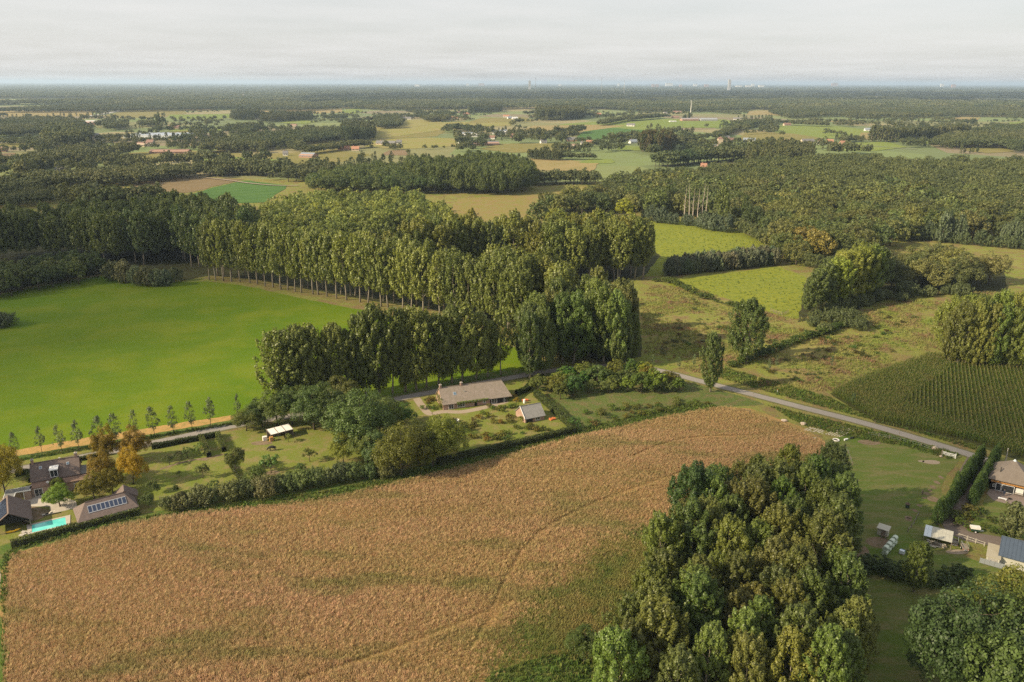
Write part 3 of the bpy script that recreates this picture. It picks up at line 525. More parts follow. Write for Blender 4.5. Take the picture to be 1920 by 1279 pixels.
for a, b in [(1660, 560), (1700, 556), (1740, 556), (1775, 552), (1800, 556), (1690, 566), (1590, 610), (1560, 606), (1580, 582), (1600, 576), (1620, 570), (1640, 565), (1555, 592), (1530, 600), (1545, 625), (1610, 618), (1525, 612)]:
    p = at(a, b); tree('willow_shrub', p.x, p.y, rnd.uniform(4, 7), 'bushy growth at the foot of the meadow clump', 'bushes at the foot of the meadow trees', (.8, .85, .6), None, 1.1, 'bush')
for i, (a, b) in enumerate([(1778, 684), (1793, 686), (1808, 688), (1824, 690), (1840, 690), (1857, 691), (1873, 692), (1890, 693), (1906, 694), (1922, 695), (1770, 668), (1788, 667), (1806, 668), (1826, 669), (1846, 670), (1866, 671), (1886, 672), (1906, 673), (1925, 674)]):
    p = at(a, b); tree('poplar_tree', p.x, p.y, rnd.uniform(20.5, 24.5), 'light green poplar of the block bordering the maize', 'poplars of the block bordering the maize', tuple(q * rnd.uniform(.9, 1.12) for q in (1.45, 1.35, 1.05)), 0, .9)
# the big brown-green oak wood
OAKT = [(1.12, 1.08, .95), (1.22, 1.12, .92), (1.0, 1.06, .95), (1.32, 1.16, .9), (.88, 1.0, .98), (1.18, 1.15, .95), (1.12, .98, .92), (1.05, 1.16, .95)]
OAKP = [(1010, 362), (1060, 356), (1130, 344), (1140, 328), (1200, 320), (1300, 317), (1390, 300), (1500, 292), (1600, 290), (1700, 296), (1800, 296), (2150, 296), (2150, 412), (1900, 412), (1780, 402), (1700, 414), (1640, 436), (1560, 450), (1490, 450), (1455, 428), (1440, 405), (1400, 384), (1330, 378), (1240, 368), (1190, 365), (1120, 368), (1060, 372)]
wood('oak_tree', OAKP, 13.5, 10.8, 15.5, 'brownish green oak in the closed canopy of the big wood', 'oaks of the big wood', tints=OAKT, wd=.98, hv=.22, var=.22)
for a, b, t, k, l, tn in [(1352, 425, 345, 'poplar_tree', 'bright yellow-green poplar at the wood edge beside the bleached dead trunks', (1.9, 1.7, .9)), (1395, 425, 365, 'poplar_tree', 'yellow poplar standing out of the oak wood edge', (2.0, 1.7, .8)), (1250, 400, 345, 'poplar_tree', 'light green poplar left of the bleached dead trunks', (1.3, 1.3, .9)), (1225, 405, 352, 'oak_tree', 'rounded tree at the wood edge above the grazed meadow', (1.1, 1.2, .9)), (1105, 392, 345, 'oak_tree', 'large full oak at the end of the dry clearing', (1.05, 1.05, .9)), (1075, 395, 352, 'oak_tree', 'olive oak beside the dry clearing', (1.1, 1.05, .8)), (1010, 425, 372, 'oak_tree', 'bushy tree at the clearing behind the poplar block', (.9, 1, .9)), (1035, 428, 388, 'broadleaf_tree', 'small yellow tree behind the poplar block', (2.1, 1.7, .7)), (1170, 415, 368, 'broadleaf_tree', 'yellow leaved tree among the dark trees past the block', (2.1, 1.8, .7)), (1500, 480, 420, 'oak_tree', 'rusty brown oak at the corner of the big wood', (1.6, 1.15, .8)), (1530, 490, 428, 'oak_tree', 'golden brown oak at the wood corner above the grazed meadow', (1.7, 1.3, .8))]: tree_px(k, a, b, t, l, None, tn, 1, cat='tree')
for a, b, t in [(1775, 452, 398), (1795, 456, 402), (1740, 446, 412), (1895, 462, 408), (1910, 465, 418), (1880, 458, 415), (1765, 455, 395)]: tree_px('willow_tree', a, b, t, 'grey-green pointed willow at the lower edge of the oak wood', 'grey willows at the edge of the oak wood', (.85, .95, .9), 1, .6)
for a, b in along([at(*q) for q in [(1210, 414), (1250, 420), (1300, 424), (1330, 432), (1365, 436)]], 5, .3): tree('willow_tree', a, b, rnd.uniform(7, 12), 'bushy willow in the fringe below the dead trunks', 'bushes of the wood fringe', (.75, .85, .9), 1, .9)
for x, y in along([at(*q) for q in [(1690, 452), (1740, 450), (1800, 458), (1870, 464), (1935, 470)]], 4.5, .3): tree('willow_tree', x, y, rnd.uniform(6, 11), 'bushy willow in the lower fringe of the oak wood', 'willows of the lower oak wood fringe', (.72, .82, .62), 1, .95)
for x, y in along(smooth([at(*q) for q in [(1375, 432), (1420, 452), (1460, 478), (1500, 500), (1560, 512), (1610, 505)]], 6), 5, .3): tree('oak_tree', x, y, rnd.uniform(6, 11), 'low bushy oak at the meadow front of the big wood', 'bushy oaks at the wood front', tuple(q * rnd.uniform(.85, 1.15) for q in (1.1, 1.08, .9)), 1, .9)
# coppiced willow belt between the meadows
for r_ in range(3):
    for x, y in along([at(*q) for q in [(1253, 518 - 3 * r_), (1300, 513 - 4 * r_), (1370, 506 - 4 * r_), (1455, 497 - 4 * r_)]], 3.4, .3): tree('willow_tree', x, y, rnd.uniform(7, 10) + (2.5 if x > 150 else 0), 'grey-green willow in the belt between two grazed meadows', 'willows of the belt between the meadows', tuple(q * rnd.uniform(.85, 1.1) for q in (1, 1.02, 1.05)), 1, .85)
# foreground poplars on the right
FGP = fill(W2([(1290, 1050), (1345, 985), (1460, 962), (1575, 968), (1600, 1040), (1560, 1130), (1640, 1300), (1660, 1420), (1400, 1430), (1150, 1400), (1140, 1330), (1200, 1200), (1250, 1100)]), 5.9, .33, RAD(30))
for x, y in FGP:
    d = hypot(x, y); tree('poplar_tree', x, y, rnd.uniform(16, 20.5) if y > 118 else rnd.uniform(14.5, 19.5), 'big leafy poplar between the reed field and the paddock', 'poplars of the near stand', tuple(q * rnd.uniform(.85, 1.15) for q in rnd.choice([(1.2, 1.14, .92), (1.3, 1.2, .9), (1.12, 1.12, .95)])), 0, rnd.uniform(.86, 1.04))
tree_px('poplar_tree', 1286, 1045, 862, 'separate poplar at the left shoulder of the near stand', None, (.8, 1, .95), 0, .95)
tree_px('broadleaf_tree', 1095, 1240, 1172, 'dark rounded bush at the reed field edge beside the near poplars', None, (.6, .72, .6), 0, .95, 'bush')
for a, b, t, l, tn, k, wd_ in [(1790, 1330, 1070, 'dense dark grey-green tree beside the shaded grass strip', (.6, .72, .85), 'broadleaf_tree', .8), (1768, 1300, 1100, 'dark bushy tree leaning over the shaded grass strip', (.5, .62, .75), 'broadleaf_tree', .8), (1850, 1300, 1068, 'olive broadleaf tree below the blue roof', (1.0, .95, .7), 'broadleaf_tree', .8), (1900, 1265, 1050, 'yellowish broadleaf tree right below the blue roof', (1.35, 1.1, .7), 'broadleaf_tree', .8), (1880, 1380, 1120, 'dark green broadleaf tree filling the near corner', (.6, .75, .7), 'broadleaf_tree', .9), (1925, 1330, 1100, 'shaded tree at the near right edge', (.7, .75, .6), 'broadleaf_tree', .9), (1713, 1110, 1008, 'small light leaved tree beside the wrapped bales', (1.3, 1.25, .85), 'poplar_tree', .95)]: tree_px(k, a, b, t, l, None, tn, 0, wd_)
for x, y in along([at(*q) for q in [(1570, 1062), (1640, 1062), (1700, 1076), (1760, 1082), (1830, 1085)]], 2.2, .3):
    for k in range(2): tree('shrub', x + rnd.uniform(-1, 1), y - k * 2.6 + rnd.uniform(-.8, .8), rnd.uniform(1.6, 3.0), 'low shade-tinted bramble bush in the thicket below the wrapped bales', 'bramble bushes of the thicket', (.5, .62, .5), None, 1.3)  # dark tint puts the thicket's shade into the leaf colour
# garden and farm trees
GT = [('broadleaf_tree', 462, 808, 764, 'olive-yellow bushy tree left of the tarpaulin shelter', (1.3, 1.1, .7), 1.25), ('broadleaf_tree', 492, 800, 745, 'dark green tree behind the tarpaulin shelter', (.75, .85, .8), 1.0), ('broadleaf_tree', 520, 800, 728, 'green tree between the shelter and the poplar row', (.9, .95, .8), 1.0), ('broadleaf_tree', 548, 796, 722, 'dark leafy tree right of the shelter', (.7, .85, .8), .9), ('broadleaf_tree', 590, 806, 722, 'grey-green tree at the upper lawn edge', (1.15, 1.25, 1.3), 1.0), ('broadleaf_tree', 618, 802, 716, 'dark green tree at the upper lawn corner', (.85, .9, .85), 1.0), ('broadleaf_tree', 566, 770, 706, 'bushy tree under the roadside poplars', (.8, .85, .7), 1.1), ('broadleaf_tree', 640, 770, 700, 'brownish tree at the foot of the roadside poplars', (1.0, .85, .8), 1.1),
      ('broadleaf_tree', 678, 846, 728, 'largest grey-green tree of the garden with a high round crown', (1.15, 1.25, 1.2), 1.05), ('broadleaf_tree', 655, 840, 760, 'grey-green tree on the lawn side of the largest one', (1.1, 1.2, 1.1), .9), ('broadleaf_tree', 712, 820, 740, 'grey-green tree between the largest one and the farmhouse', (1.0, 1.05, .95), 1.0), ('broadleaf_tree', 645, 870, 812, 'yellowish light tree low on the lawn edge', (1.8, 1.55, .9), .9), ('broadleaf_tree', 690, 868, 790, 'mid green tree in the middle of the garden trees', (1.2, 1.15, .85), 1.0), ('broadleaf_tree', 708, 878, 806, 'blue-grey leaved tree with thin stems among the garden trees', (.85, 1.05, 1.4), .75), ('broadleaf_tree', 752, 893, 790, 'olive-brown tree with open crown at the reed field edge', (1.25, 1.0, .55), .95), ('broadleaf_tree', 786, 868, 788, 'dark brown-green tree behind the olive-brown one', (.8, .7, .55), 1.0), ('broadleaf_tree', 828, 866, 778, 'yellow-green tree on the right of the garden trees', (1.6, 1.45, .75), 1.0), ('broadleaf_tree', 812, 876, 800, 'low yellow-green tree at the verge', (1.4, 1.25, .7), .9), ('broadleaf_tree', 757, 796, 757, 'dense dark green round tree beside the farmhouse path', (.6, .95, .6), 1.35),
      ('broadleaf_tree', 12, 930, 828, 'tall yellowing tree at the left picture edge', (2.0, 1.4, .4), .75), ('broadleaf_tree', -8, 900, 826, 'yellow-green tree partly outside the left edge', (1.3, 1.1, .5), .9), ('broadleaf_tree', 204, 872, 794, 'orange tipped autumn tree standing nearest to the road', (2.2, 1.15, .3), .66), ('broadleaf_tree', 256, 866, 797, 'brownish autumn tree at the head of the garden', (1.7, .95, .3), .85), ('broadleaf_tree', 196, 905, 842, 'copper coloured autumn tree in the middle of the yard', (2.0, 1.05, .3), .85), ('broadleaf_tree', 250, 908, 830, 'golden orange autumn tree, brightest in the yard', (3.6, 1.8, .25), .64), ('broadleaf_tree', 178, 938, 884, 'olive-brown autumn tree beside the terrace', (1.7, 1.1, .35), 1.1), ('broadleaf_tree', 212, 926, 876, 'brown-green autumn tree behind the solar roof', (1.6, 1.05, .35), 1.0), ('broadleaf_tree', 113, 950, 906, 'bright green fig-like tree on the terrace', (1.15, 1.5, .55), 1.25), ('broadleaf_tree', 110, 928, 894, 'yellow-green tree touching the low roof', (1.3, 1.2, .55), 1.1),
      ('broadleaf_tree', 288, 925, 898, 'light olive tree right of the solar roof', (1.5, 1.25, .8), .9), ('broadleaf_tree', 276, 948, 924, 'low green tree beside the barn gable', (1.1, 1.15, .7), 1.3), ('broadleaf_tree', 330, 925, 906, 'small dark tree in the lower orchard', (.8, .95, .8), .9), ('broadleaf_tree', 442, 884, 836, 'brown-green tree at the orchard hedge corner', (1.1, .95, .7), .85), ('broadleaf_tree', 482, 908, 872, 'grey-green apple tree at the shrub row', (1.3, 1.3, .9), 1.1)]
for k, a, b, t, l, tn, wd_ in GT: tree_px(k, a, b, t, l, None, tn, 0, wd_)
FT = [(381, 897, 868, 'small orchard tree with a wide crown on the open grass'), (581, 866, 840, 'flat crowned little tree alone on the shelter lawn'), (508, 887, 851, 'dark little tree above a bare patch of lawn'), (497, 884, 862, 'grey little tree next to the bare patch'), (565, 891, 868, 'yellowish sapling above the shrub row'), (541, 829, 812, 'sapling in front of the tarpaulin shelter'), (336, 893, 882, 'dark little tree in the orchard shade'), (403, 921, 900, 'thin little tree at the orchard fence'), (340, 862, 845, 'little tree at the hedge by the road'), (318, 872, 850, 'grey little tree beside the autumn trees'), (352, 858, 838, 'bushy little tree under the road hedge'), (374, 852, 830, 'little tree left of the double hedge'), (1079, 806, 782, 'slender sapling outside the garden hedge'), (1126, 784, 766, 'bright green sapling in the weedy corner')]
for a, b, t, l in FT: tree_px('fruit_tree', a, b, t, l, None, tuple(q * rnd.uniform(.85, 1.25) for q in (1.05, 1.1, .9)), 1, 1.05)
for i, (a, b, t) in enumerate([(32, 856, 807), (79, 850, 796), (117, 848, 792), (149, 846, 784), (185, 836, 777), (221, 830, 770), (254, 824, 766), (291, 818, 759), (326, 813, 758), (361, 806, 750), (395, 799, 742), (446, 785, 735)]): tree_px('young_tree', a, b, t, f'slim young roadside tree on the mown strip, {ORD[i]} from the west', 'young trees along the mown strip', (.95, 1.02, .95), 1, rnd.uniform(.6, .98))
for a, b in [(1442, 696), (1455, 690), (1300, 688), (1273, 692), (1225, 688), (1560, 690), (1600, 760)]:
    tree_px('young_tree', a, b, b - 24, 'wispy sapling in the rough meadow near the road', 'saplings in the rough meadow', (.8, 1.0, .8), 1, .8)
# willow shrubs along the reed field
for i, (a, b, s) in enumerate([(316, 960, 3.2), (343, 958, 4.2), (375, 951, 4.8), (395, 944, 3.4), (436, 940, 4.6), (462, 935, 4.2), (498, 933, 5.0), (524, 927, 4.4), (545, 924, 4.2), (566, 920, 4.6), (592, 914, 4.4), (617, 912, 4.0), (640, 906, 4.8), (664, 903, 4.4), (695, 900, 3.8), (722, 897, 4.0), (742, 894, 3.4)]): p = at(a, b - 4); tree('willow_shrub', p.x, p.y, s, f'rounded grey-green willow shrub, {ORD[i]} from the barn in the row by the reed field', 'willow shrubs along the reed field', tuple(q * rnd.uniform(.85, 1.1) for q in (.95, 1.02, .62)), 1, .95)
# bushes round the pasture's far corner
for a, b, s, tn in [(210, 528, 10, (1, .95, .7)), (232, 532, 11, (1.15, 1.0, .75)), (255, 535, 9, (.9, 1, .85)), (272, 538, 9.5, (1.2, 1.05, .7)), (292, 538, 8, (.9, 1, .8)), (310, 538, 8, (.7, .85, .8)), (325, 530, 7, (.8, .85, .7)), (178, 512, 8, (.8, .85, .7)), (155, 516, 8, (.75, .8, .7)), (130, 521, 9, (.7, .8, .65)), (108, 525, 9, (.8, .85, .65)), (85, 530, 10, (.9, .9, .7)), (60, 534, 8, (.7, .8, .6)), (35, 540, 9, (.7, .75, .6)), (12, 545, 9, (.8, .85, .6)), (-15, 550, 9, (.7, .8, .6))]:
    p = at(a, b); tree('willow_tree', p.x, p.y + 2, s, 'shrubby dark tree bordering the far corner of the bright pasture', 'shrubby trees at the far pasture corner', tn, 1, 1.15)
wood('broadleaf_tree', [(-60, 500), (0, 495), (90, 486), (160, 478), (190, 486), (170, 500), (80, 512), (0, 526), (-60, 535)], 8, 7.0, 12, 'low shaded tree in the scrub beyond the pasture', 'low trees of the pasture scrub', tints=[(.75, .8, .65), (.9, .85, .65), (.6, .7, .65)], lod=1)
for a, b, s in [(8, 612, 5.5), (-10, 612, 6)]: p = at(a, b); tree('willow_shrub', p.x, p.y, s, 'dark bush standing in the bright pasture at the left edge', 'dark bushes in the bright pasture', (.5, .6, .5), 1, 1.2, 'bush')
# shrubbery between farmhouse and road bend
for x, y in fill(W2([(1005, 735), (1040, 712), (1100, 704), (1190, 700), (1250, 716), (1275, 735), (1210, 742), (1120, 740), (1050, 752)]), 4.0, .35): tree('broadleaf_tree', x, y, rnd.uniform(4, 7.5), 'bushy small tree in the overgrown strip beside the road', 'small trees of the overgrown strip', tuple(q * rnd.uniform(.8, 1.3) for q in rnd.choice([(1, 1.05, .7), (1.3, 1.15, .6), (.8, 1, .7), (1.1, 1.2, .8)])), 1, 1.15)
for x, y in fill(W2([(1090, 775), (1180, 762), (1290, 748), (1350, 752), (1290, 768), (1200, 780), (1110, 800)]), 3.4, .45): tree('shrub', x, y, rnd.uniform(.7, 1.8), 'low weedy bush in the wild corner beside the garden', 'weedy bushes of the wild corner', tuple(q * rnd.uniform(.8, 1.2) for q in rnd.choice([(.9, 1.1, .7), (1.5, 1.0, .7), (1.2, 1.2, .7)])), 1, 1.4)
# flower beds of the farmhouse garden
for a, b, n, l, tn in [(905, 783, 7, 'yellow tinged perennial bush in the round bed', (1.8, 1.4, .5)), (935, 791, 5, 'russet bush in the bed below the round one', (1.8, 1.1, .6)), (950, 788, 4, 'brown bush in the garden bed', (1.3, .9, .6)), (885, 800, 8, 'bushy perennial in the long bed', (1.2, 1.0, .7)), (930, 822, 9, 'mixed perennial bush in the bed above the clipped hedge', (1.5, 1.2, .7)), (955, 818, 6, 'green perennial bush in the hedge side bed', (1, 1.1, .7)), (893, 825, 6, 'pinkish dry perennial in the narrow bed', (1.9, 1.3, .9)), (990, 802, 9, 'tall weedy bush below the slate shed', (1.1, 1.0, .6)), (970, 786, 6, 'yellow flowering bush at the slate shed', (2.0, 1.7, .4)), (800, 752, 8, 'rust coloured bush beside the farmhouse path', (1.4, .9, .6)), (815, 765, 6, 'green bush beside the farmhouse gable', (1, 1.1, .6)), (925, 768, 8, 'perennial at the gravel terrace edge', (1.2, 1.1, .7)), (945, 765, 6, 'tall perennial beyond the terrace', (1.1, 1.15, .7)), (1020, 810, 8, 'tangled bush inside the garden hedge corner', (1.4, 1.2, .9)), (962, 746, 3, 'golden shrub at the farmhouse corner', (2.4, 1.6, .4)), (850, 795, 5, 'dark perennial at the bench', (1.2, .9, .6))]:
    p = at(a, b)
    for k in range(n): tree('shrub', p.x + rnd.gauss(0, 1.5), p.y + rnd.gauss(0, 1.3), rnd.uniform(.7, 1.6), l, 'perennials in the ' + ' '.join(l.split()[-3:]), tuple(q * rnd.uniform(.8, 1.2) for q in tn), 1, 1.1)
for a, b, s, tn in [(1772, 970, 2, (.9, .9, .6)), (1790, 975, 2.4, (.8, .8, .5)), (1805, 972, 2, (1.1, .9, .6)), (1800, 985, 1.8, (.8, .9, .5)), (1815, 962, 2.2, (1.1, .8, .5)), (1825, 972, 1.6, (.9, 1, .6)), (1845, 990, 1.2, (1, 1, .6)), (1862, 1000, 1.4, (.9, 1, .5)), (1880, 1004, 1.4, (.8, .9, .5)), (1905, 1008, 1.3, (.8, .95, .5)), (1860, 980, 1.5, (1, .9, .6)), (1838, 962, 1.6, (.9, 1, .6))]:
    p = at(a, b); tree('shrub', p.x, p.y, s, 'bush in the beds along the gravel drive', 'bushes along the gravel drive', tn, 1, 1.3)
tree_px('willow_tree', 1893, 1004, 938, 'drooping willow at the right edge below the thatched house', None, (1.2, 1.15, .8), 0, .95); PLAN[-1]['kind'] = 'willow_tree'
# scattered tussocks and dark dock plants in the rough meadow
DRK = [(1.1, .65, .45), (.9, .6, .4), (1.4, .95, .7), (.8, .85, .45), (.9, 1.0, .55)]
MEAD = W2([(1210, 575), (1260, 540), (1370, 580), (1480, 620), (1700, 560), (1740, 600), (1720, 665), (1560, 720), (1420, 720), (1330, 705), (1240, 680)])
for cx_, cy_ in [tuple(at(*q)[:2]) for q in [(1560, 640), (1600, 655), (1640, 650), (1590, 672), (1500, 690), (1470, 700), (1550, 612), (1620, 600), (1680, 590), (1250, 640), (1290, 610), (1330, 640), (1350, 600), (1300, 570), (1420, 640), (1650, 620), (1460, 725), (1530, 655), (1575, 648), (1612, 668), (1555, 628), (1635, 632), (1510, 672), (1485, 710), (1270, 652), (1310, 630), (1345, 615), (1235, 655), (1400, 622), (1670, 606)]]:
    for k in range(rnd.randint(4, 9)):
        x, y = cx_ + rnd.gauss(0, 4.5), cy_ + rnd.gauss(0, 3.5)
        if inside(np.array([[x, y]]), MEAD)[0]: tree('shrub', x, y, rnd.uniform(.35, 1.1), 'low weedy tussock in the rough meadow beyond the road', 'tussocks of the rough meadow', tuple(q * rnd.uniform(.7, 1.2) for q in rnd.choice(DRK)), 1, rnd.uniform(1.4, 2.6), 'plant')
for x, y in along(smooth([at(*q) for q in [(1225, 528), (1260, 532), (1310, 556), (1360, 572), (1420, 590)]], 6), 2.2, .4): tree('shrub', x, y, rnd.uniform(1.2, 3.2), 'bush in the ragged line between rough and grazed meadow', 'bushes between the two meadows', (.8, .85, .55), 1, 1.2)
for x, y in along(smooth([at(*q) for q in [(1370, 690), (1430, 668), (1500, 640), (1560, 622), (1600, 600)]], 6), 2.2, .4): tree('shrub', x, y, rnd.uniform(1.5, 3.6), 'dark bush in the ditch line below the meadow clump', 'bushes of the ditch line', (.6, .72, .5), 1, 1.2)
# driveway: two clipped rows of columnar trees
for s_, (q0, q1) in enumerate([((1756, 985), (1836, 872)), ((1822, 948), (1868, 862))]):
    A_, B_ = at(*q0), at(*q1)
    for i, (x, y) in enumerate(along([A_, B_], 1.35, .1)): tree('column_tree', x, y, rnd.uniform(5.2, 6.6), f'dark columnar tree, {ORD[i]} from the yard in the {"paddock side" if s_ == 0 else "house side"} drive row', 'columnar trees lining the drive', (.75, .95, .7), 1, .95)
# background woods, groves and hedgerows
FW, FG = 'distant field tree', 'trees of the far countryside'
def bgw(lab, px, h, d, tints=((1, 1, 1),), kind='field_tree', z=None, wd=1.0): wood(kind, px, z if z is not None else h * .85, d, h, lab, lab.replace('tree in', 'trees of').replace('poplar in', 'poplars of'), tints=list(tints), wd=wd)
DKT, MID, LGT = [(.9, .98, 1.0), (1.0, 1.02, 1.0), (.8, .95, 1.0)], [(1, 1, 1), (1.15, 1.05, .9), (.85, .95, .95)], [(1.25, 1.2, .9), (1.1, 1.15, 1), (1.4, 1.25, .9)]
def belt(lab, line, h, d, rows=1, gap=7, tints=((1, 1, 1),), kind='field_tree', wd=1.0):
    """trees in rows whose trunks stand on a line of the photograph"""
    B = [at(*q) for q in line]; n_ = (B[-1] - B[0]); n_ = Vector((-n_.y, n_.x, 0)).normalized(); n_ = n_ if n_.y > 0 else -n_
    for r_ in range(rows):
        for x, y in along([b + n_ * gap * r_ for b in B], d, .25): k = rnd.uniform(.85, 1.15); tree(kind, x, y, h * rnd.uniform(.85, 1.15), lab, lab.replace('tree in', 'trees of').replace('poplar in', 'poplars of'), tuple(q * k for q in rnd.choice(tints)), None, wd)
bgw('dark tree in the wood at the far left edge', [(-20, 224), (20, 220), (70, 217), (150, 222), (158, 230), (100, 236), (60, 242), (-20, 246)], 14, 11, DKT + MID)
bgw('tree in the tall grove at the far left', [(93, 232), (130, 228), (160, 236), (163, 248), (110, 254), (88, 250)], 22, 10, MID + LGT)
belt('dark tree in the lane avenue left of the maize strip', [(150, 308), (200, 299), (258, 288)], 15, 8, 2, 9, DKT)
bgw('dark tree in the thicket left of the maize strip', [(85, 284), (160, 266), (172, 274), (120, 288), (70, 296), (30, 300), (40, 290)], 15, 9, DKT)
bgw('tree in the loose band at the left edge', [(-20, 258), (60, 255), (92, 260), (60, 262), (-20, 263)], 10, 11, MID)
bgw('tree in the wood above the farm sheds', [(195, 227), (235, 224), (236, 231), (198, 234)], 14, 11, DKT); bgw('tree in the garden row right of the sheds', [(262, 224), (300, 224), (300, 228), (262, 230)], 12, 11, MID)
tree_px('field_tree', 303, 244, 210, 'very large dark round tree among the far left fields', None, (.85, .95, .95), 2, .85)
bgw('tree in the mixed wood behind the long maize strip', [(374, 268), (420, 262), (440, 252), (520, 245), (600, 239), (690, 237), (690, 245), (640, 250), (560, 259), (470, 268), (376, 272)], 14, 9.5, MID + LGT)
belt('dark tree in the lane row by the red farmhouse', [(580, 290), (655, 280), (700, 276)], 12, 8, 2, 8, DKT)
belt('dark tree in the thick hedge above the green crop', [(374, 330), (450, 329), (532, 333)], 15.5, 6.5, 3, 7, DKT)
bgw('tree in the grove right of the thick hedge', [(530, 316), (560, 306), (620, 305), (640, 308), (590, 318), (545, 321)], 13, 10, MID)
bgw('poplar in the far block beside the stubble', [(434, 207), (484, 204), (484, 211), (436, 213)], 20, 11, MID, 'slender_tree'); bgw('rusty poplar in the far row beside the stubble', [(490, 213), (530, 210), (585, 209), (585, 214), (490, 218)], 18, 10, MID + [(1.3, .9, .8)], 'slender_tree'); bgw('tree in the small clump on the stubble', [(608, 215), (650, 213), (650, 216), (608, 218)], 12, 12, MID)
bgw('dark tree in the left middle wood', [(-20, 335), (60, 320), (120, 318), (250, 308), (350, 306), (362, 312), (250, 326), (120, 330), (60, 342), (-20, 355)], 13, 8.5, DKT)
bgw('grey tree in the willow belt above the plantation', [(-20, 362), (60, 350), (95, 349), (130, 356), (60, 366), (-20, 376)], 10, 7.5, [(1.0, 1.15, 1.3), (.85, 1, 1.1)])
bgw('rounded tree in the loose group above the plantation', [(98, 350), (150, 342), (240, 350), (296, 344), (298, 354), (200, 362), (110, 362)], 19, 13, [(1.1, 1.1, .85), (.9, 1, .85), (1.2, 1.1, 1.0)])
bgw('poplar in the grove right of the mixed wood', [(640, 233), (680, 227), (703, 231), (702, 243), (650, 247), (640, 245)], 20, 9, DKT, 'slender_tree')
bgw('tree in the village grove', [(702, 217), (745, 213), (755, 222), (750, 229), (705, 231)], 15, 11, MID + DKT); bgw('dark tree in the dense far grove', [(795, 216), (840, 213), (842, 218), (800, 220)], 14, 10, DKT)
bgw('poplar in the dark far block', [(1005, 203), (1030, 198), (1096, 198), (1097, 206), (1060, 209), (1006, 209)], 26, 10, DKT, 'slender_tree')
bgw('poplar in the small far block', [(878, 196), (905, 191), (940, 193), (940, 199), (880, 201)], 22, 12, DKT, 'slender_tree')
belt('dark tree in the belt linking poplar block and oak wood', [(1008, 348), (1060, 346), (1130, 347)], 13, 7, 3, 8, DKT + MID)
belt('grey willow in the fenced belt', [(990, 299), (1047, 302)], 13, 5, 3, 6, [(1.15, 1.25, 1.25)], 'slender_tree')
belt('brown bush in the low belt beside the willows', [(1052, 299), (1118, 300)], 8, 5, 2, 6, [(1.3, .95, .9)])
bgw('rust brown poplar in the square block', [(1201, 250), (1222, 246), (1264, 248), (1266, 256), (1240, 258), (1202, 257)], 24, 7.5, [(1.35, .85, .75), (1.2, .8, .7), (1, .95, .8)], 'slender_tree')
belt('dark tree in the avenue above the oak wood', [(1252, 314), (1310, 308), (1380, 302), (1440, 290)], 17, 6.5, 3, 8, DKT)
bgw('poplar in the bright group above the oak wood', [(1400, 276), (1430, 262), (1480, 262), (1530, 272), (1530, 284), (1470, 288), (1410, 288)], 19, 9, MID + LGT, 'slender_tree')
belt('tree in the curved hedge by the pasture', [(1350, 262), (1380, 246), (1420, 236), (1446, 229)], 12, 8, 2, 8, DKT); belt('tree in the hedge beyond the long pasture', [(1446, 234), (1500, 236), (1555, 239)], 13, 9, 2, 9, DKT)
for a_ in [(1400, 253), (1412, 252), (1425, 251), (1440, 252), (1452, 251), (1466, 256), (1550, 254), (1562, 254), (1575, 255), (1583, 258)]: p = at(*a_); tree('field_tree', p.x, p.y, rnd.uniform(10, 14), 'round tree standing free in the far pasture', 'free standing trees of the far pasture', (.95, 1, .95))
belt('dark poplar in the row beside the rusty trees', [(1634, 266), (1682, 267)], 23, 7, 3, 8, DKT, 'slender_tree')
belt('rusty poplar in the brown row', [(1688, 266), (1720, 265), (1815, 258)], 21, 7, 2, 8, [(1.7, .9, .75), (1.5, .85, .7)], 'slender_tree')
bgw('dark tree in the wood at the right edge', [(1752, 256), (1800, 242), (1880, 233), (1960, 230), (1960, 262), (1900, 268), (1880, 262), (1790, 262)], 15, 10, DKT + MID)
belt('tree in the right end of the far pastures', [(1580, 268), (1600, 266), (1622, 268)], 10, 9, 2, 9, MID)
belt('tree in the town side belt', [(1130, 236), (1180, 226), (1230, 224)], 14, 10, 2, 10, MID); belt('tree in the belt left of the dark far block', [(1180, 228), (1240, 222), (1262, 222)], 14, 10, 2, 10, MID)
bgw('tree in the far wooded belt on the right', [(1440, 205), (1560, 197), (1680, 195), (1800, 200), (1930, 202), (1930, 212), (1800, 211), (1700, 214), (1560, 211), (1480, 214)], 15, 15, DKT + MID)
bgw('tree in the far wooded belt in the middle', [(640, 196), (760, 188), (900, 186), (1100, 188), (1300, 190), (1420, 196), (1400, 201), (1300, 203), (1200, 203), (1120, 197), (1000, 192), (860, 198), (720, 200)], 16, 17, DKT)
bgw('tree in the far wooded belt on the left', [(-20, 203), (120, 196), (300, 192), (480, 194), (640, 198), (560, 201), (420, 199), (240, 202), (120, 203)], 16, 16, DKT + MID)
belt('tree in the alder row beside the green far fields', [(300, 248), (360, 246), (430, 246)], 12, 12, 1, 9, MID)
FARP = [W2(p) for _, p in FAR]
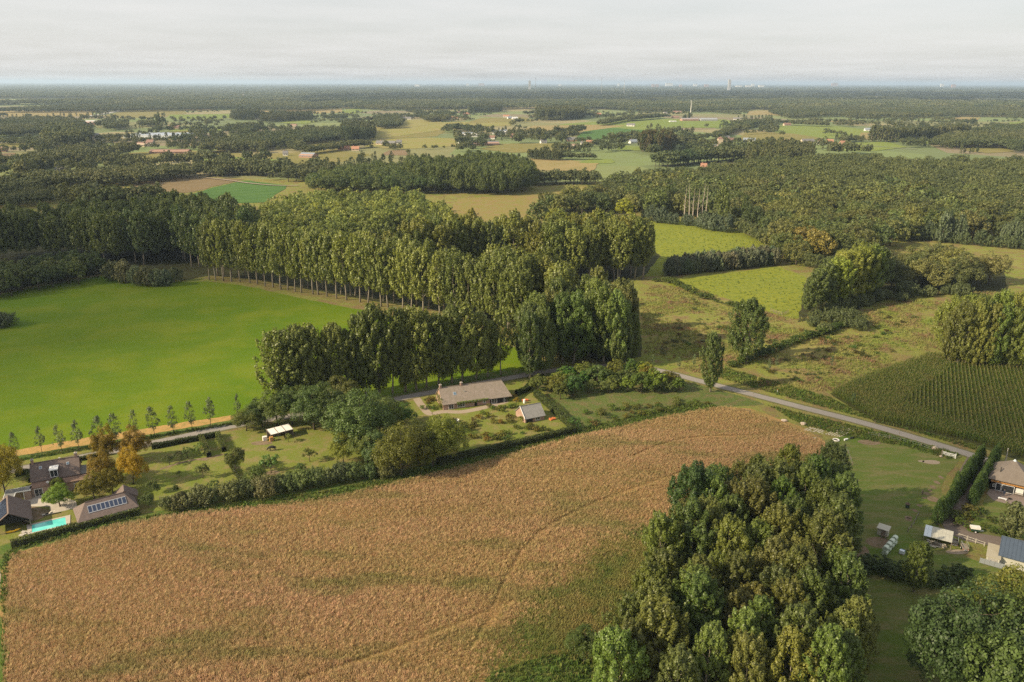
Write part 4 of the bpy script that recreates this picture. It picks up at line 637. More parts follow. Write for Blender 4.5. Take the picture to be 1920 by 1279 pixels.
for i in range(620):
    D = math.exp(rnd.uniform(math.log(760), math.log(3300))); x = rnd.uniform(-.66, .66) * D; a = RAD(rnd.choice([20, 22, 110, 115, 60])) + rnd.gauss(0, .12); L = rnd.uniform(20, 240)
    if D < 1050 and x > -120: continue
    P = along([(x, D), (x + cos(a) * L, D + sin(a) * L)], rnd.uniform(8, 15), .4); P = P + rng.normal(0, 2 + (8 if i % 4 == 0 else 0), P.shape)
    k = np.zeros(len(P), bool)
    for q in FARP: k |= inside(P, q)
    h = rnd.uniform(6, 16); t = rnd.choice(DKT + MID + LGT); kd = rnd.choice(['field_tree'] * 4 + ['slender_tree'])
    for (u, v) in P[~k]: tree(kd, u, v, h * rnd.uniform(.7, 1.2), 'small tree in a hedgerow among the far fields', 'hedgerow trees among the far fields', t)
# dead poplars, bare
for n_, (a, b, t) in enumerate([(1283, 414, 345), (1291, 416, 341), (1298, 416, 350), (1307, 418, 348), (1316, 414, 340), (1323, 413, 346), (834, 408, 361)]):
    p = at(a, b); h = height(a, b, t); lone = a == 834
    o = thing('dead_tree', 'dead leafless tree at the end of the sunlit wood' if lone else f'bleached bare dead trunk at the edge of the oak wood, {ORD[n_]} from west', 'tree', p, rnd.uniform(0, 6), None if lone else 'bleached dead trunks')
    lnk(bpy.data.objects.new('trunk', trunk('trunk', h, .42, .3, 6, a, BARK if lone else BARK_DEAD, 9, 'open', .97)), o)
# ------------------------------------------------------------------ buildings
TILE_BR = tile_mat('brown roof tiles', (.125, .098, .088), (.165, .125, .11), .26, .34)
TILE_OLD = tile_mat('weathered clay tiles', (.20, .165, .14), (.26, .21, .175), .26, .34, moss=(.11, .10, .06))
TILE_SL = tile_mat('grey slate', (.20, .195, .185), (.25, .24, .225), .3, .3)
BRICK = tile_mat('red brown brick', (.26, .14, .10), (.32, .18, .13), .22, .075, (.30, .26, .22), .3)
BRICK_D = tile_mat('dark stained boards', (.022, .022, .023), (.03, .03, .03), 4., .18, (.01, .01, .01), .5)
BRICK_L = tile_mat('pale render over brick', (.52, .47, .40), (.48, .43, .37), .4, .2, (.42, .38, .33), .1)
THATCH = plain('weathered reed thatch', (.24, .20, .165), .98, .25, .7, 1, c2=(.19, .155, .125), fine=14, stretch=(1, 1, .35))
PAINT = plain('white paint', (.78, .77, .74), .5, .08, 3); GLASS = plain('dark window glass', (.03, .035, .04), .08, .3, 2, spec=.6)
FELT = plain('grey roofing felt', (.20, .20, .195), .9, .2, .6, .3); FELT_R = plain('brown tiled lean-to roof', (.24, .155, .115), .9, .25, 1, .3)
METAL_B = plain('blue grey coated steel', (.075, .10, .14), .45, .2, 1, 0); METAL_W = plain('pale fibre cement', (.50, .48, .40), .85, .18, 1.2, .3); METAL_C = plain('clean pale blue sheet', (.62, .68, .72), .6, .1, 1)
WOOD = plain('greyed timber', (.26, .21, .16), .9, .3, 2, .4, stretch=(1, 1, .2)); WOOD_O = plain('orange larch boards', (.55, .27, .08), .8, .25, 2, .4); WOOD_W = plain('bleached fence timber', (.55, .50, .42), .85, .2, 3, .2)
PANEL = plain('solar cell', (.025, .04, .085), .15, .3, 4, spec=.6); ALU = plain('aluminium', (.6, .6, .6), .4, .1, 3, metal=.6)
STONE = plain('pale paving stone', (.46, .41, .35), .9, .2, .8, .3, fine=5); DARK = plain('dark parts and painted inside shade', (.02, .018, .016), .95, .3, 2)  # near-black; as a doorway slab it stands in for inside shade
PVC = plain('white tarpaulin', (.74, .70, .64), .7, .1, 1, .2); RUBBER = plain('black rubber', (.02, .02, .02), .8, .3, 4); CONC = plain('concrete', (.40, .37, .33), .9, .2, 1.5, .4)
WATER = bpy.data.materials.new('pool water'); WATER.use_nodes = True; bw = WATER.node_tree.nodes['Principled BSDF']; bw.inputs['Roughness'].default_value = .06
_t = WATER.node_tree; _c = mixc(_t, rng_map(_t, noise(_t, .5, 3, .5, pos(_t)), .35, .65), (.10, .52, .48), (.17, .62, .56)); _t.links.new(_c, bw.inputs['Base Color']); bump(_t, bw, noise(_t, 2.2, 3, .5, pos(_t)), .12, .1)

def solve(A, B, e, C, slope=42.):
    """frame of a pitched roof from its eave line A-B (pixels, at height e) and one ridge point C"""
    a, b = at(*A, e), at(*B, e); L = hypot(b.x - a.x, b.y - a.y); u = ((b.x - a.x) / L, (b.y - a.y) / L); n = (-u[1], u[0])
    lo, hi = e + .2, e + 9
    for _ in range(50):
        z = (lo + hi) / 2; c = at(*C, z); w_ = (c.x - a.x) * n[0] + (c.y - a.y) * n[1]
        if w_ > (z - e) / math.tan(RAD(slope)): lo = z
        else: hi = z
    s = (c.x - a.x) * u[0] + (c.y - a.y) * u[1]
    return (a.x, a.y), atan2(u[1], u[0]), L, max(w_, .4), z, s
def roof_obj(parent, L, W, e, zr, m, over=.35, hl=0., hr=0., th=.16, gover=.25, yf=0.):
    """pitched roof over a plan L x W; hl / hr: length of the hip at either end (0: gable)"""
    s = (zr - e) / (W / 2 - 0); ez = e - over * s; xl, xr = -(over if hl else gover), L + (over if hr else gover)
    T = [(xl, yf - over, ez), (xr, yf - over, ez), (xr, yf + W + over, ez), (xl, yf + W + over, ez), (hl if hl else xl, yf + W / 2, zr), (L - hr if hr else xr, yf + W / 2, zr)]
    Bt = [(x, y, z - th) for x, y, z in T]; F_ = [(0, 1, 5, 4), (2, 3, 4, 5), (7, 6, 10, 11), (9, 8, 11, 10), (0, 6, 7, 1), (2, 8, 9, 3)]
    if hl: F_ += [(3, 0, 4), (6, 9, 10), (3, 9, 6, 0)]
    else: F_ += [(0, 4, 10, 6), (4, 3, 9, 10)]
    if hr: F_ += [(1, 2, 5), (8, 7, 11), (1, 7, 8, 2)]
    else: F_ += [(1, 7, 11, 5), (5, 11, 8, 2)]
    me = bpy.data.meshes.new('roof'); me.from_pydata(T + Bt, [], F_); me.update(); uv_by_face(me); me.materials.append(m)
    o = lnk(bpy.data.objects.new('roof', me), parent)
    rc = MB(); rc.tube([(T[4][0], T[4][1], zr + .02), (T[5][0], T[5][1], zr + .02)], .11, 6); rc.build('ridge_tiles', m, o); return o
def walls_obj(parent, L, W, e, zr, m, gl=True, gr=True, yf=0., name='wall'):
    b = MB(); z = zr - .12
    P = [(0, yf, 0), (L, yf, 0), (L, yf + W, 0), (0, yf + W, 0), (0, yf, e - .1), (L, yf, e - .1), (L, yf + W, e - .1), (0, yf + W, e - .1), (0, yf + W / 2, z), (L, yf + W / 2, z)]
    F_ = [(0, 1, 5, 4), (2, 3, 7, 6), (1, 2, 6, 9, 5) if gr else (1, 2, 6, 5), (3, 0, 4, 8, 7) if gl else (3, 0, 4, 7)]
    me = bpy.data.meshes.new(name); me.from_pydata(P, [], F_); me.update(); uv_by_face(me); me.materials.append(m); return lnk(bpy.data.objects.new(name, me), parent)
def window(parent, side, u, z, w_, h, at_=0., fm=None, mull=1, name='window', depth=.05, pm=None):
    """frame bars with a pane child. side: 'f' looks to -y at y=at_, 'l' looks to -x, 'r' to +x"""
    b = MB(); t = .09 if w_ > .7 else .06
    def bar(x0, x1, z0, z1, d0=depth, d1=.0):
        if side == 'f': b.box(x0, x1, at_ - d0, at_ - d1, z0, z1)
        elif side == 'l': b.box(at_ - d0, at_ - d1, x0, x1, z0, z1)
        else: b.box(at_ + d1, at_ + d0, x0, x1, z0, z1)
    bar(u, u + t, z, z + h); bar(u + w_ - t, u + w_, z, z + h); bar(u + t, u + w_ - t, z, z + t); bar(u + t, u + w_ - t, z + h - t, z + h)
    for k in range(mull): x = u + w_ * (k + 1) / (mull + 1); bar(x - .03, x + .03, z + t, z + h - t)
    f = b.build(name, fm or PAINT, parent); b.v, b.f = [], []; bar(u + t, u + w_ - t, z + t, z + h - t, .02, .005); b.build('pane', pm or GLASS, f); return f
def chimney(parent, x, y, z0, z1, w_=.55, m=None, pot=True):
    b = MB().box(x - w_ / 2, x + w_ / 2, y - w_ / 2, y + w_ / 2, z0, z1); me = b.mesh('chimney', m or BRICK); uv_by_face(me); o = lnk(bpy.data.objects.new('chimney', me), parent)
    MB().box(x - w_ / 2 - .08, x + w_ / 2 + .08, y - w_ / 2 - .08, y + w_ / 2 + .08, z1, z1 + .12).build('cap', CONC, o)
    if pot: MB().tube([(x, y, z1 + .12), (x, y, z1 + .42)], [.14, .11], 8).build('pot', BRICK if m is None else RUBBER, o)
def skylight(parent, x0, x1, t0, t1, e, zr, hw, yf=0.):
    """roof window lying 6 cm proud of the front slope between slope fractions t0 and t1"""
    n = Vector((0, -(zr - e), hw)).normalized(); P = [Vector((x, yf + hw * t, e + (zr - e) * t)) for t in (t0, t1) for x in (x0, x1)]; q = [P[0], P[1], P[3], P[2]]
    MB().add([p + n * .0 for p in q] + [p + n * .07 for p in q], [(4, 5, 6, 7), (0, 1, 5, 4), (1, 2, 6, 5), (2, 3, 7, 6), (3, 0, 4, 7)]).build('skylight', ALU, parent); c = sum(q, Vector()) / 4
    MB().add([c + (p - c) * .78 + n * .075 for p in q] + [c + (p - c) * .78 + n * .085 for p in q], [(4, 5, 6, 7), (0, 1, 5, 4), (1, 2, 6, 5), (2, 3, 7, 6), (3, 0, 4, 7)]).build('pane', plain('sky tinted glass', (.10, .16, .22), .05, .2, 2, spec=.8), parent)  # the sky's blue is put into the pane colour
def creeper(parent, name, x0, x1, y0, y1, z0, z1, n, tint, size=.13):
    r = np.random.default_rng(n); P = np.stack([r.uniform(x0, x1, n), r.uniform(y0, y1, n), z0 + (z1 - z0) * r.uniform(0, 1, n) ** .8], 1); N = unit(r.standard_normal((n, 3)) + np.array([0, -1, .4]))
    V, Fq = leaf_quads(P, N, size * r.uniform(.6, 1.3, n), r); o = lnk(bpy.data.objects.new(name, mesh_np(name, V, Fq, L_GRN)), parent); o.color = (*tint, 1); return o

# --- long farmhouse in the middle
O, az, L, hw, zr, s_ = solve((831, 757), (915, 746), 2.1, (824, 727), 40); L = 20.6; W = 2 * hw
h = thing('long_farmhouse', 'long low farmhouse with weathered clay tiles between the road and the garden', 'house', (O[0], O[1], 0), az)
roof_obj(h, L, W, 2.1, zr, TILE_OLD, .35, 0, 1.5); walls_obj(h, L - 1.2, W, 2.1, zr, BRICK, True, False)
MB().box(14.2, L - 1.3, -.06, -.01, .0, 2.0).build('porch_wall', BRICK_D, h)
for x, w_, z, hh, mu in [(1.6, 1.5, .1, 1.75, 1), (4.2, 2.3, .35, 1.2, 2), (12.0, .8, .6, .9, 0), (14.6, 1.7, .1, 1.75, 1), (18.4, .4, .1, 1.7, 0)]: window(h, 'f', x, z, w_, hh, -.08 if x > 14 else 0, mull=mu)
for y, z in [(W * .3, 2.0), (W * .58, 2.0), (W * .2, .6)]: window(h, 'l', y, z, .8, .9, 0, mull=1)
MB().box(9.4, 10.2, -.05, -.005, 0, 1.85).build('door', DARK, h); chimney(h, .3, W / 2, zr - .5, zr + .8, .6); chimney(h, 6.6, W / 2, zr - .3, zr + .75, .6); skylight(h, 3.6, 4.5, .42, .62, 2.1, zr, hw); MB().tube([(7.0, W * .28, 2.1 + (zr - 2.1) * .5), (7.0, W * .28, 2.1 + (zr - 2.1) * .5 + .7)], .09).build('flue', ALU, h)
creeper(h, 'wall_vine', 4.0, 13.6, -.5, -.12, 1.3, 2.2, 900, (1.5, 1.7, .6)); creeper(h, 'gable_creeper', -.35, -.05, 0, W * .8, .2, zr * .6, 500, (1.1, 1.0, .6))
# --- slate shed
O, az, L, hw, zr, s_ = solve((985, 784), (1018.7, 777.5), 1.6, (976, 762), 38); L = 6.0; W = 2 * hw
h = thing('garden_shed', 'small slate roofed shed with white gable boards in the farmhouse garden', 'shed', (O[0], O[1], 0), az); roof_obj(h, L, W, 1.6, zr, TILE_SL, .3); walls_obj(h, L, W, 1.6, zr, BRICK)
MB().add([(-.28, -.3, 1.35), (-.20, -.3, 1.35), (-.20, W / 2, zr), (-.28, W / 2, zr), (-.28, -.3, 1.6), (-.20, -.3, 1.6), (-.20, W / 2, zr + .2), (-.28, W / 2, zr + .2)], [(0, 1, 2, 3), (4, 7, 6, 5), (0, 4, 5, 1), (3, 2, 6, 7), (0, 3, 7, 4), (1, 5, 6, 2)]).build('bargeboard', PAINT, h); window(h, 'f', 3.2, .3, 1.4, .9, 0)
MB().box(.4, 2.3, -.05, -.01, 0, 1.4).build('doorway_slab', DARK, h)  # near-black slab paints the dark inside, no opening is cut
# --- animal shelter with tarpaulin roof
a, b_ = at(507, 815, 2.1), at(549, 804, 2.1); az = atan2(b_.y - a.y, b_.x - a.x); L = hypot(b_.x - a.x, b_.y - a.y)
h = thing('animal_shelter', 'open timber shelter under white tarpaulin strips on the lawn', 'shelter', (a.x, a.y, 0), az)
for k in range(3): MB().add([(L * k / 3 + .08, -.2, 2.12), (L * (k + 1) / 3 - .08, -.2, 2.12), (L * (k + 1) / 3 - .08, 2.9, 2.5), (L * k / 3 + .08, 2.9, 2.5), (L * k / 3 + .08, -.2, 2.06), (L * (k + 1) / 3 - .08, -.2, 2.06), (L * (k + 1) / 3 - .08, 2.9, 2.44), (L * k / 3 + .08, 2.9, 2.44)], [(0, 1, 2, 3), (7, 6, 5, 4), (0, 4, 5, 1), (1, 5, 6, 2), (2, 6, 7, 3), (3, 7, 4, 0)]).build('tarpaulin', PVC, h)
for k in range(4): MB().tube([(L * k / 3, -.5, 2.1), (L * k / 3, 3.2, 2.56)], .06).build('rafter', WOOD, h); MB().tube([(L * k / 3, -.1, -.2), (L * k / 3, -.1, 2.1)], .07).build('post', WOOD, h)
MB().box(0, L, 2.75, 2.85, 0, 2.35).build('back_wall', WOOD, h); MB().box(L - .08, L, .1, 2.7, 0, 2.0).build('side_wall', WOOD, h)
for i, (px, py, sx, m, l) in enumerate([(497, 826, 1.1, PVC, 'white crate left of the tarpaulin shelter'), (509, 827, .9, WOOD_O, 'orange timber stack leaning at the shelter front')]):
    p = at(px, py); o = thing('storage_crate' if i == 0 else 'timber_stack', l, 'crate' if i == 0 else 'timber', (p.x, p.y, 0), .5)
    for k in range(4): MB().box(-sx / 2, sx / 2, -.4, .4, .02 + .3 * k, .28 + .3 * k).build('board', m, o)
# --- black cow grazing: one continuous body
def quadruped(name, label, loc, rz, m, s=1.0):
    me = bpy.data.meshes.new(name); V = [(.0, 0, 1.0), (.55, 0, 1.05), (-.6, 0, 1.05), (.85, 0, .95), (1.15, 0, .55), (1.4, 0, .22), (-.85, 0, 1.0), (-.95, 0, .55)]; E_ = [(0, 1), (0, 2), (1, 3), (3, 4), (4, 5), (2, 6), (6, 7)]; Rr = [.36, .34, .34, .22, .16, .10, .10, .04]
    for sx, jx in ((.5, .06), (-.58, -.10)):
        for sy in (-.2, .2):
            k = len(V); V += [(sx, sy, .75), (sx + jx, sy, .42), (sx, sy, .04)]; E_ += [(1 if sx > 0 else 2, k), (k, k + 1), (k + 1, k + 2)]; Rr += [.15, .08, .07]
    me.from_pydata(V, E_, []); me.update(); o = lnk(bpy.data.objects.new(name, me)); sk = o.modifiers.new('skin', 'SKIN'); sb = o.modifiers.new('smooth', 'SUBSURF'); sb.levels = sb.render_levels = 1
    for i, r in enumerate(Rr): me.skin_vertices[0].data[i].radius = (r, r)
    me.skin_vertices[0].data[0].use_root = True; me.materials.append(m); o.location = loc; o.rotation_euler = (0, 0, rz); o.scale = (s, s, s); return tag(o, label, 'cow')
cow = quadruped('cow', 'black cow grazing on the lawn below the tarpaulin shelter', at(511, 845), RAD(190), RUBBER, 1.05)
for sy in (-1, 1): MB().add([(1.02, sy * .10, .72), (1.0, sy * .30, .78), (1.06, sy * .28, .68), (1.04, sy * .1, .64)], [(0, 1, 2, 3)]).build('ear', RUBBER, cow)
# --- left farm: main house
O, az, L, hw, zr, s_ = solve((59, 902), (148, 887), 2.9, (55, 870), 44); W = 2 * hw
h = thing('main_house', 'brown tiled farmhouse with two end chimneys and a white dormer at the left', 'house', (O[0], O[1], 0), az); roof_obj(h, L, W, 2.9, zr, TILE_BR, .2); walls_obj(h, L, W, 2.9, zr, BRICK)
chimney(h, .35, hw, zr - .4, zr + .9, .55, None); chimney(h, L - .35, hw, zr - .4, zr + .9, .55, None); skylight(h, 1.6, 2.2, .60, .76, 2.9, zr, hw); skylight(h, 7.2, 7.8, .60, .76, 2.9, zr, hw)
zd = 2.9 + (zr - 2.9) * .05; d = MB(); dx0, dx1 = 3.9, 5.5
MB().box(dx0, dx1, -.12, hw * .9, zd, zd + 1.75).build('dormer', plain('dark dormer cheeks', (.07, .065, .06), .8), h); f = window(h, 'f', dx0, zd, dx1 - dx0, 1.75, -.12, mull=1, name='dormer_window', depth=.12); MB().box(dx0 - .12, dx1 + .12, -.3, hw * .92, zd + 1.75, zd + 1.9).build('dormer_roof', PAINT, h)
MB().box(0.02, L + 2.6, -2.7, -.03, 0, 2.25).build('lean_to_wall', BRICK, h); MB().box(-.1, L + 2.8, -2.9, -.03, 2.28, 2.42).build('lean_to_roof', FELT_R, h); window(h, 'f', .6, .1, 1.7, 1.9, -2.7, mull=1); window(h, 'f', 8.6, .3, 1.6, 1.5, -2.7, mull=1)
MB().add([(3.5, -2.2, 2.42), (3.5, -2.2, 3.0)] + [(3.5 + .32 * cos(q), -2.3 - .06 * abs(cos(q)), 3.0 + .32 * sin(q)) for q in np.linspace(0, 6.28, 12)[:-1]], [tuple(range(2, 13))]).build('satellite_dish', PAINT, h); chimney(h, 5.9, hw * 1.0, zr - .1, zr + .25, .3, None, False)
MB().box(L + .05, L + 3.4, .1, 4.6, 0, 2.5).build('garage', BRICK_D, h); MB().box(L + .02, L + 3.6, 0.05, 4.8, 2.52, 2.66).build('garage_roof', FELT, h)
# --- flat annex with carport round the courtyard
pa, pb, pc = at(12, 919, 2.4), at(60, 911, 2.4), at(38, 938, 2.4); az = atan2(pb.y - pa.y, pb.x - pa.x)
h = thing('flat_annex', 'low flat roofed grey annex with white fascia joining house and solar barn', 'annex', (pa.x, pa.y, 0), az); c_, s__ = cos(-az), sin(-az)
def loc2(o, a_, q): d = (q.x - o.x, q.y - o.y); return (d[0] * cos(a_) + d[1] * sin(a_), -d[0] * sin(a_) + d[1] * cos(a_))
Lx, _ = loc2(pa, az, pb)
MB().box(0, Lx, -2.0, 0, 2.3, 2.42).build('roof', FELT, h); MB().box(.05, 2.0, -4.6, -2.0, 2.3, 2.42).build('wing_roof', FELT, h); MB().box(.2, Lx - .2, -.4, -.2, 0, 2.28).build('wall', BRICK, h); MB().box(3.6, Lx - .1, -1.95, -1.8, 0, 2.28).build('courtyard_wall', BRICK, h)
for q in [(0, Lx, -.02, .06), (2.0, Lx, -2.08, -2.0), (2.0, 2.08, -4.6, -2.08), (-.08, 0, -4.6, 0)]: MB().box(*q, 2.25, 2.46).build('fascia', PAINT, h)
for x, y in [(2.1, -4.5), (.2, -4.5), (3.5, -1.95)]: MB().box(x - .06, x + .06, y - .06, y + .06, 0, 2.25).build('post', PAINT, h)
# --- solar barn at the edge
a, b_ = at(16, 961, 4.4), at(14, 928, 4.4); az = atan2(b_.y - a.y, b_.x - a.x) - pi / 2; Lb = hypot(b_.x - a.x, b_.y - a.y)
h = thing('solar_barn', 'dark gabled barn with solar panels on the slope at the left picture edge', 'barn', (a.x, a.y, 0), az)
def gable_y(parent, hw, e, zr, y0, y1, m, over=.3):
    b = MB(); s = (zr - e) / hw
    for sx in (-1, 1): b.prism([(0, zr), (sx * (hw + over), e - over * s), (sx * (hw + over), e - over * s - .14), (0, zr - .16)][::sx], 'y', y0, y1)
    me = b.mesh('roof', m); uv_by_face(me); return lnk(bpy.data.objects.new('roof', me), parent)
gable_y(h, 3.6, 1.9, 4.4, -.4, Lb, TILE_BR); MB().prism([(-3.5, 0), (3.5, 0), (3.5, 1.8), (0, 4.2), (-3.5, 1.8)], 'y', Lb - .25, Lb - .1).build('rear_wall', BRICK_D, h)
MB().prism([(-3.5, 1.7), (3.5, 1.7), (3.5, 1.85), (0, 4.2), (-3.5, 1.85)], 'y', .2, .3).build('gable_boarding', BRICK_D, h); MB().box(3.4, 3.5, .4, Lb - .3, 0, 1.8).build('side_wall', BRICK_D, h)
for sx in (-1, 1): MB().box(sx * 3.4 - .1, sx * 3.4 + .1, -.1, .1, 0, 1.8).build('post', WOOD, h); MB().tube([(sx * 3.4, 0, .9), (sx * 2.6, 0, 1.75)], .07).build('brace', WOOD, h)
s = 2.5 / 3.6; n_ = Vector((-s, 0, 1)).normalized()
for i in range(5):
    for j in range(4):
        P = [Vector((-.35 - .82 * j - q[0], .2 + 1.55 * i + q[1], 4.4 + s * (-.35 - .82 * j - q[0]))) for q in ((0, 0), (.78, 0), (.78, 1.48), (0, 1.48))]
        MB().add([p + n_ * .05 for p in P] + [p + n_ * .1 for p in P], [(4, 5, 6, 7), (0, 1, 5, 4), (1, 2, 6, 5), (2, 3, 7, 6), (3, 0, 4, 7), (7, 6, 5, 4)]).build('solar_panel', PANEL, h)
p = at(25, 997); k = thing('kayak', 'yellow kayak lying in the open end of the solar barn', 'kayak', (p.x, p.y, 0), RAD(35)); YL = plain('yellow plastic', (.85, .48, .02), .4, .1, 2)
MB().tube([(-1.4, 0, .35), (-.9, 0, .22), (0, 0, .2), (.9, 0, .22), (1.4, 0, .35)], [.03, .2, .28, .2, .03], 8).build('hull', YL, k, True); MB().tube([(-.35, 0, .44), (.35, 0, .44)], [.16, .16], 8).build('cockpit', DARK, k, True)
# --- pool with deck
wp = [at(60, 985), at(122.5, 970.5), at(124.5, 984.5), at(59.5, 999.5)]; cx = sum(wp, Vector()) / 4; pool = thing('swimming_pool', 'turquoise swimming pool set in a pale stone deck', 'pool', (cx.x, cx.y, 0), 0)
dk = [Vector((q.x, q.y, 0)) - cx for q in wp]; ou = [q * (1.32 if i in (0, 1) else 1.22) for i, q in enumerate(dk)]
dm = MB()
for i in range(4): j = (i + 1) % 4; dm.add([(*dk[i][:2], .12), (*dk[j][:2], .12), (*ou[j][:2], .12), (*ou[i][:2], .12), (*ou[j][:2], .0), (*ou[i][:2], .0), (*dk[i][:2], .0), (*dk[j][:2], .0)], [(0, 1, 2, 3), (3, 2, 4, 5), (0, 6, 7, 1)])
dm.build('stone_deck', STONE, pool); MB().add([(*q[:2], .07) for q in dk], [(0, 1, 2, 3) if (dk[1] - dk[0]).cross(dk[2] - dk[1]).z > 0 else (3, 2, 1, 0)]).build('water', WATER, pool)
for i, (px, py) in enumerate([(46, 1001), (41, 1004), (52, 999), (45, 998)]): p = at(px, py); tag(MB().box(-.5, .5, -.35, .35, 0, .18).build('stone_block', STONE), 'pale flat stone lying at the pool corner', 'stone', 'pale stones at the pool corner').location = p
for px, py, l in [(88, 966, 'grey sun lounger on the deck above the pool'), (94, 965, 'second sun lounger at the far pool edge, nearer the barn')]:
    p = at(px, py); o = thing('sun_lounger', l, 'sun lounger', (p.x, p.y, .0), RAD(28)); MB().box(-.9, .4, -.3, .3, .3, .36).build('seat', CONC, o); MB().add([(.4, -.3, .3), (.4, .3, .3), (.95, .3, .75), (.95, -.3, .75)], [(0, 1, 2, 3)]).build('backrest', CONC, o)
    for x in (-.8, .3):
        for y in (-.25, .25): MB().box(x - .03, x + .03, y - .03, y + .03, .0, .3).build('leg', ALU, o)
p = at(78, 925); 
for k, (x, y) in enumerate([(0, 0)]):
    o = thing('parasol', 'folded pink parasol beside the terrace table', 'parasol', (p.x, p.y, 0)); MB().tube([(0, 0, 0), (0, 0, 2.2)], .03).build('pole', PAINT, o); MB().tube([(0, 0, .9), (0, 0, 1.3), (0, 0, 2.2)], [.16, .2, .03], 8).build('canopy', plain('dusty pink cloth', (.6, .38, .36), .9), o)
p = at(76, 929); o = thing('garden_table', 'wooden terrace table under the parasol', 'table', (p.x, p.y, 0), az); MB().box(-1, 1, -.45, .45, .7, .76).build('table_top', WOOD_W, o)
for x in (-.9, .9):
    for y in (-.35, .35): MB().box(x - .04, x + .04, y - .04, y + .04, 0, .7).build('leg', WOOD_W, o)
F('terrace', [(47, 934), (95, 925), (142, 940), (146, 952), (96, 964), (93, 950), (60, 950), (46, 944)], .05, STONE, 0); F('dark_yard', [(46, 946), (62, 951), (93, 951), (96, 964), (78, 972), (56, 980), (42, 985)], .046, M_SOIL, .2)
# --- hipped pool barn with nine panels, and the gabled wing behind it
O, az, L, hw, zr, s_ = solve((147.5, 978), (258, 948), 1.75, (160, 942), 34); W = 2 * hw
h = thing('pool_barn', 'hipped brown tiled barn beside the pool with a row of nine solar panels', 'barn', (O[0], O[1], 0), az); roof_obj(h, L, W, 1.75, zr, TILE_BR, .25, 2.0, 2.0); walls_obj(h, L, W, 1.75, 1.75, BRICK_D, False, False)
n_ = Vector((0, -(zr - 1.75), hw)).normalized()
for i in range(9):
    P = [Vector((2.2 + .84 * i + x, hw * t, 1.75 + (zr - 1.75) * t)) for x, t in ((0, .30), (.79, .30), (.79, .74), (0, .74))]; o = MB().add([p + n_ * .04 for p in P] + [p + n_ * .10 for p in P], [(4, 5, 6, 7), (0, 1, 5, 4), (1, 2, 6, 5), (2, 3, 7, 6), (3, 0, 4, 7)]).build('solar_panel', ALU, h); c = sum(P, Vector()) / 4
    MB().add([c + (p - c) * .86 + n_ * .102 for p in P] + [c + (p - c) * .86 + n_ * .110 for p in P], [(4, 5, 6, 7), (0, 1, 5, 4), (1, 2, 6, 5), (2, 3, 7, 6), (3, 0, 4, 7)]).build('solar_cells', PANEL, o)
for i in range(5): MB().box(5.4 + 1.1 * i, 6.46 + 1.1 * i, -.30, -.05, .55, 1.5).build('glass_panel', plain('greenish old glass', (.36, .40, .33), .35, .2, 1.5), h)
for x in (.4, 2.0, 3.7): MB().box(x - .07, x + .07, -.2, -.06, 0, 1.6).build('post', PAINT, h)
window(h, 'f', 1.0, .1, .9, 1.3, -.02, mull=0)
a, b_ = at(231, 909, 3.4), at(250, 935, 3.0)
h = thing('gabled_wing', 'small gabled brown outbuilding behind the solar roofed pool barn', 'outbuilding', (a.x, a.y, 0), az - RAD(8)); gable_y(h, 2.4, 1.7, 3.4, -3.2, .1, TILE_BR, .25); MB().prism([(-2.3, 0), (2.3, 0), (2.3, 1.65), (0, 3.2), (-2.3, 1.65)], 'y', -3.0, -.1).build('wall', BRICK, h)
# --- thatched house on the right
O, az, L, hw, zr, s_ = solve((1858, 893), (1925, 908), 3.3, (1904.7, 862.7), 40); Lr = 8.2
h = thing('thatched_house', 'square house with a pointed thatched roof and orange boarding beside the drive', 'house', (O[0], O[1], 0), az)
T = [(-.4, -.4, 3.0), (Lr + .4, -.4, 3.0), (Lr + .4, Lr + .4, 3.0), (-.4, Lr + .4, 3.0)]; ap = (Lr / 2, Lr / 2, zr + (Lr / 2 - hw) * .75); rm = MB()
ring = lambda f, z: [(Lr / 2 + (x - Lr / 2) * f, Lr / 2 + (y - Lr / 2) * f, z) for x, y, _ in T]
zs = [(1, 2.72), (1.02, 2.9), (.99, 3.05), (.66, 3.05 + (ap[2] - 3.05) * .36), (.33, 3.05 + (ap[2] - 3.05) * .69), (.04, ap[2])]
for f, z in zs: rm.v += ring(f, z)
rm.f = [(4 * i + k, 4 * i + (k + 1) % 4, 4 * i + 4 + (k + 1) % 4, 4 * i + 4 + k) for i in range(5) for k in range(4)] + [(20, 21, 22, 23), (3, 2, 1, 0)]; me = rm.mesh('roof', THATCH); r_ = lnk(bpy.data.objects.new('roof', me), h)
MB().tube([(ap[0], ap[1], ap[2] - .15), (ap[0], ap[1], ap[2] + .35)], [.42, .02], 8).build('roof_cap', METAL_C, r_)
MB().box(.25, Lr - .25, .25, Lr - .25, 0, 1.95).build('lower_wall', BRICK_D, h); me = MB().box(.2, Lr - .2, .2, Lr - .2, 1.97, 2.95).mesh('boarding', WOOD_O); lnk(bpy.data.objects.new('boarding', me), h)
for k in range(7): MB().box(.2 + .96 * k, .2 + .96 * k + .94, .15, .196, 2.0, 2.9).build('board', WOOD_O, h)
window(h, 'f', .7, .75, .55, .8, .25); window(h, 'f', 1.3, .05, 1.1, 1.85, .22, mull=0, name='door'); MB().box(2.6, 4.9, .2, .24, .05, 1.75).build('doorway_slab', plain('pale slab painted as a bright room', (.45, .44, .42), .8), h); window(h, 'f', 2.5, .02, 2.5, 1.85, .2, mull=0, name='door_frame', pm=GLASS); window(h, 'f', 5.3, .6, 1.5, 1.1, .25, pm=PVC); MB().box(5.2, 6.9, -.25, .24, .42, .5).build('bench', WOOD_W, h)  # pale slab stands in for a bright room, brightness in its colour
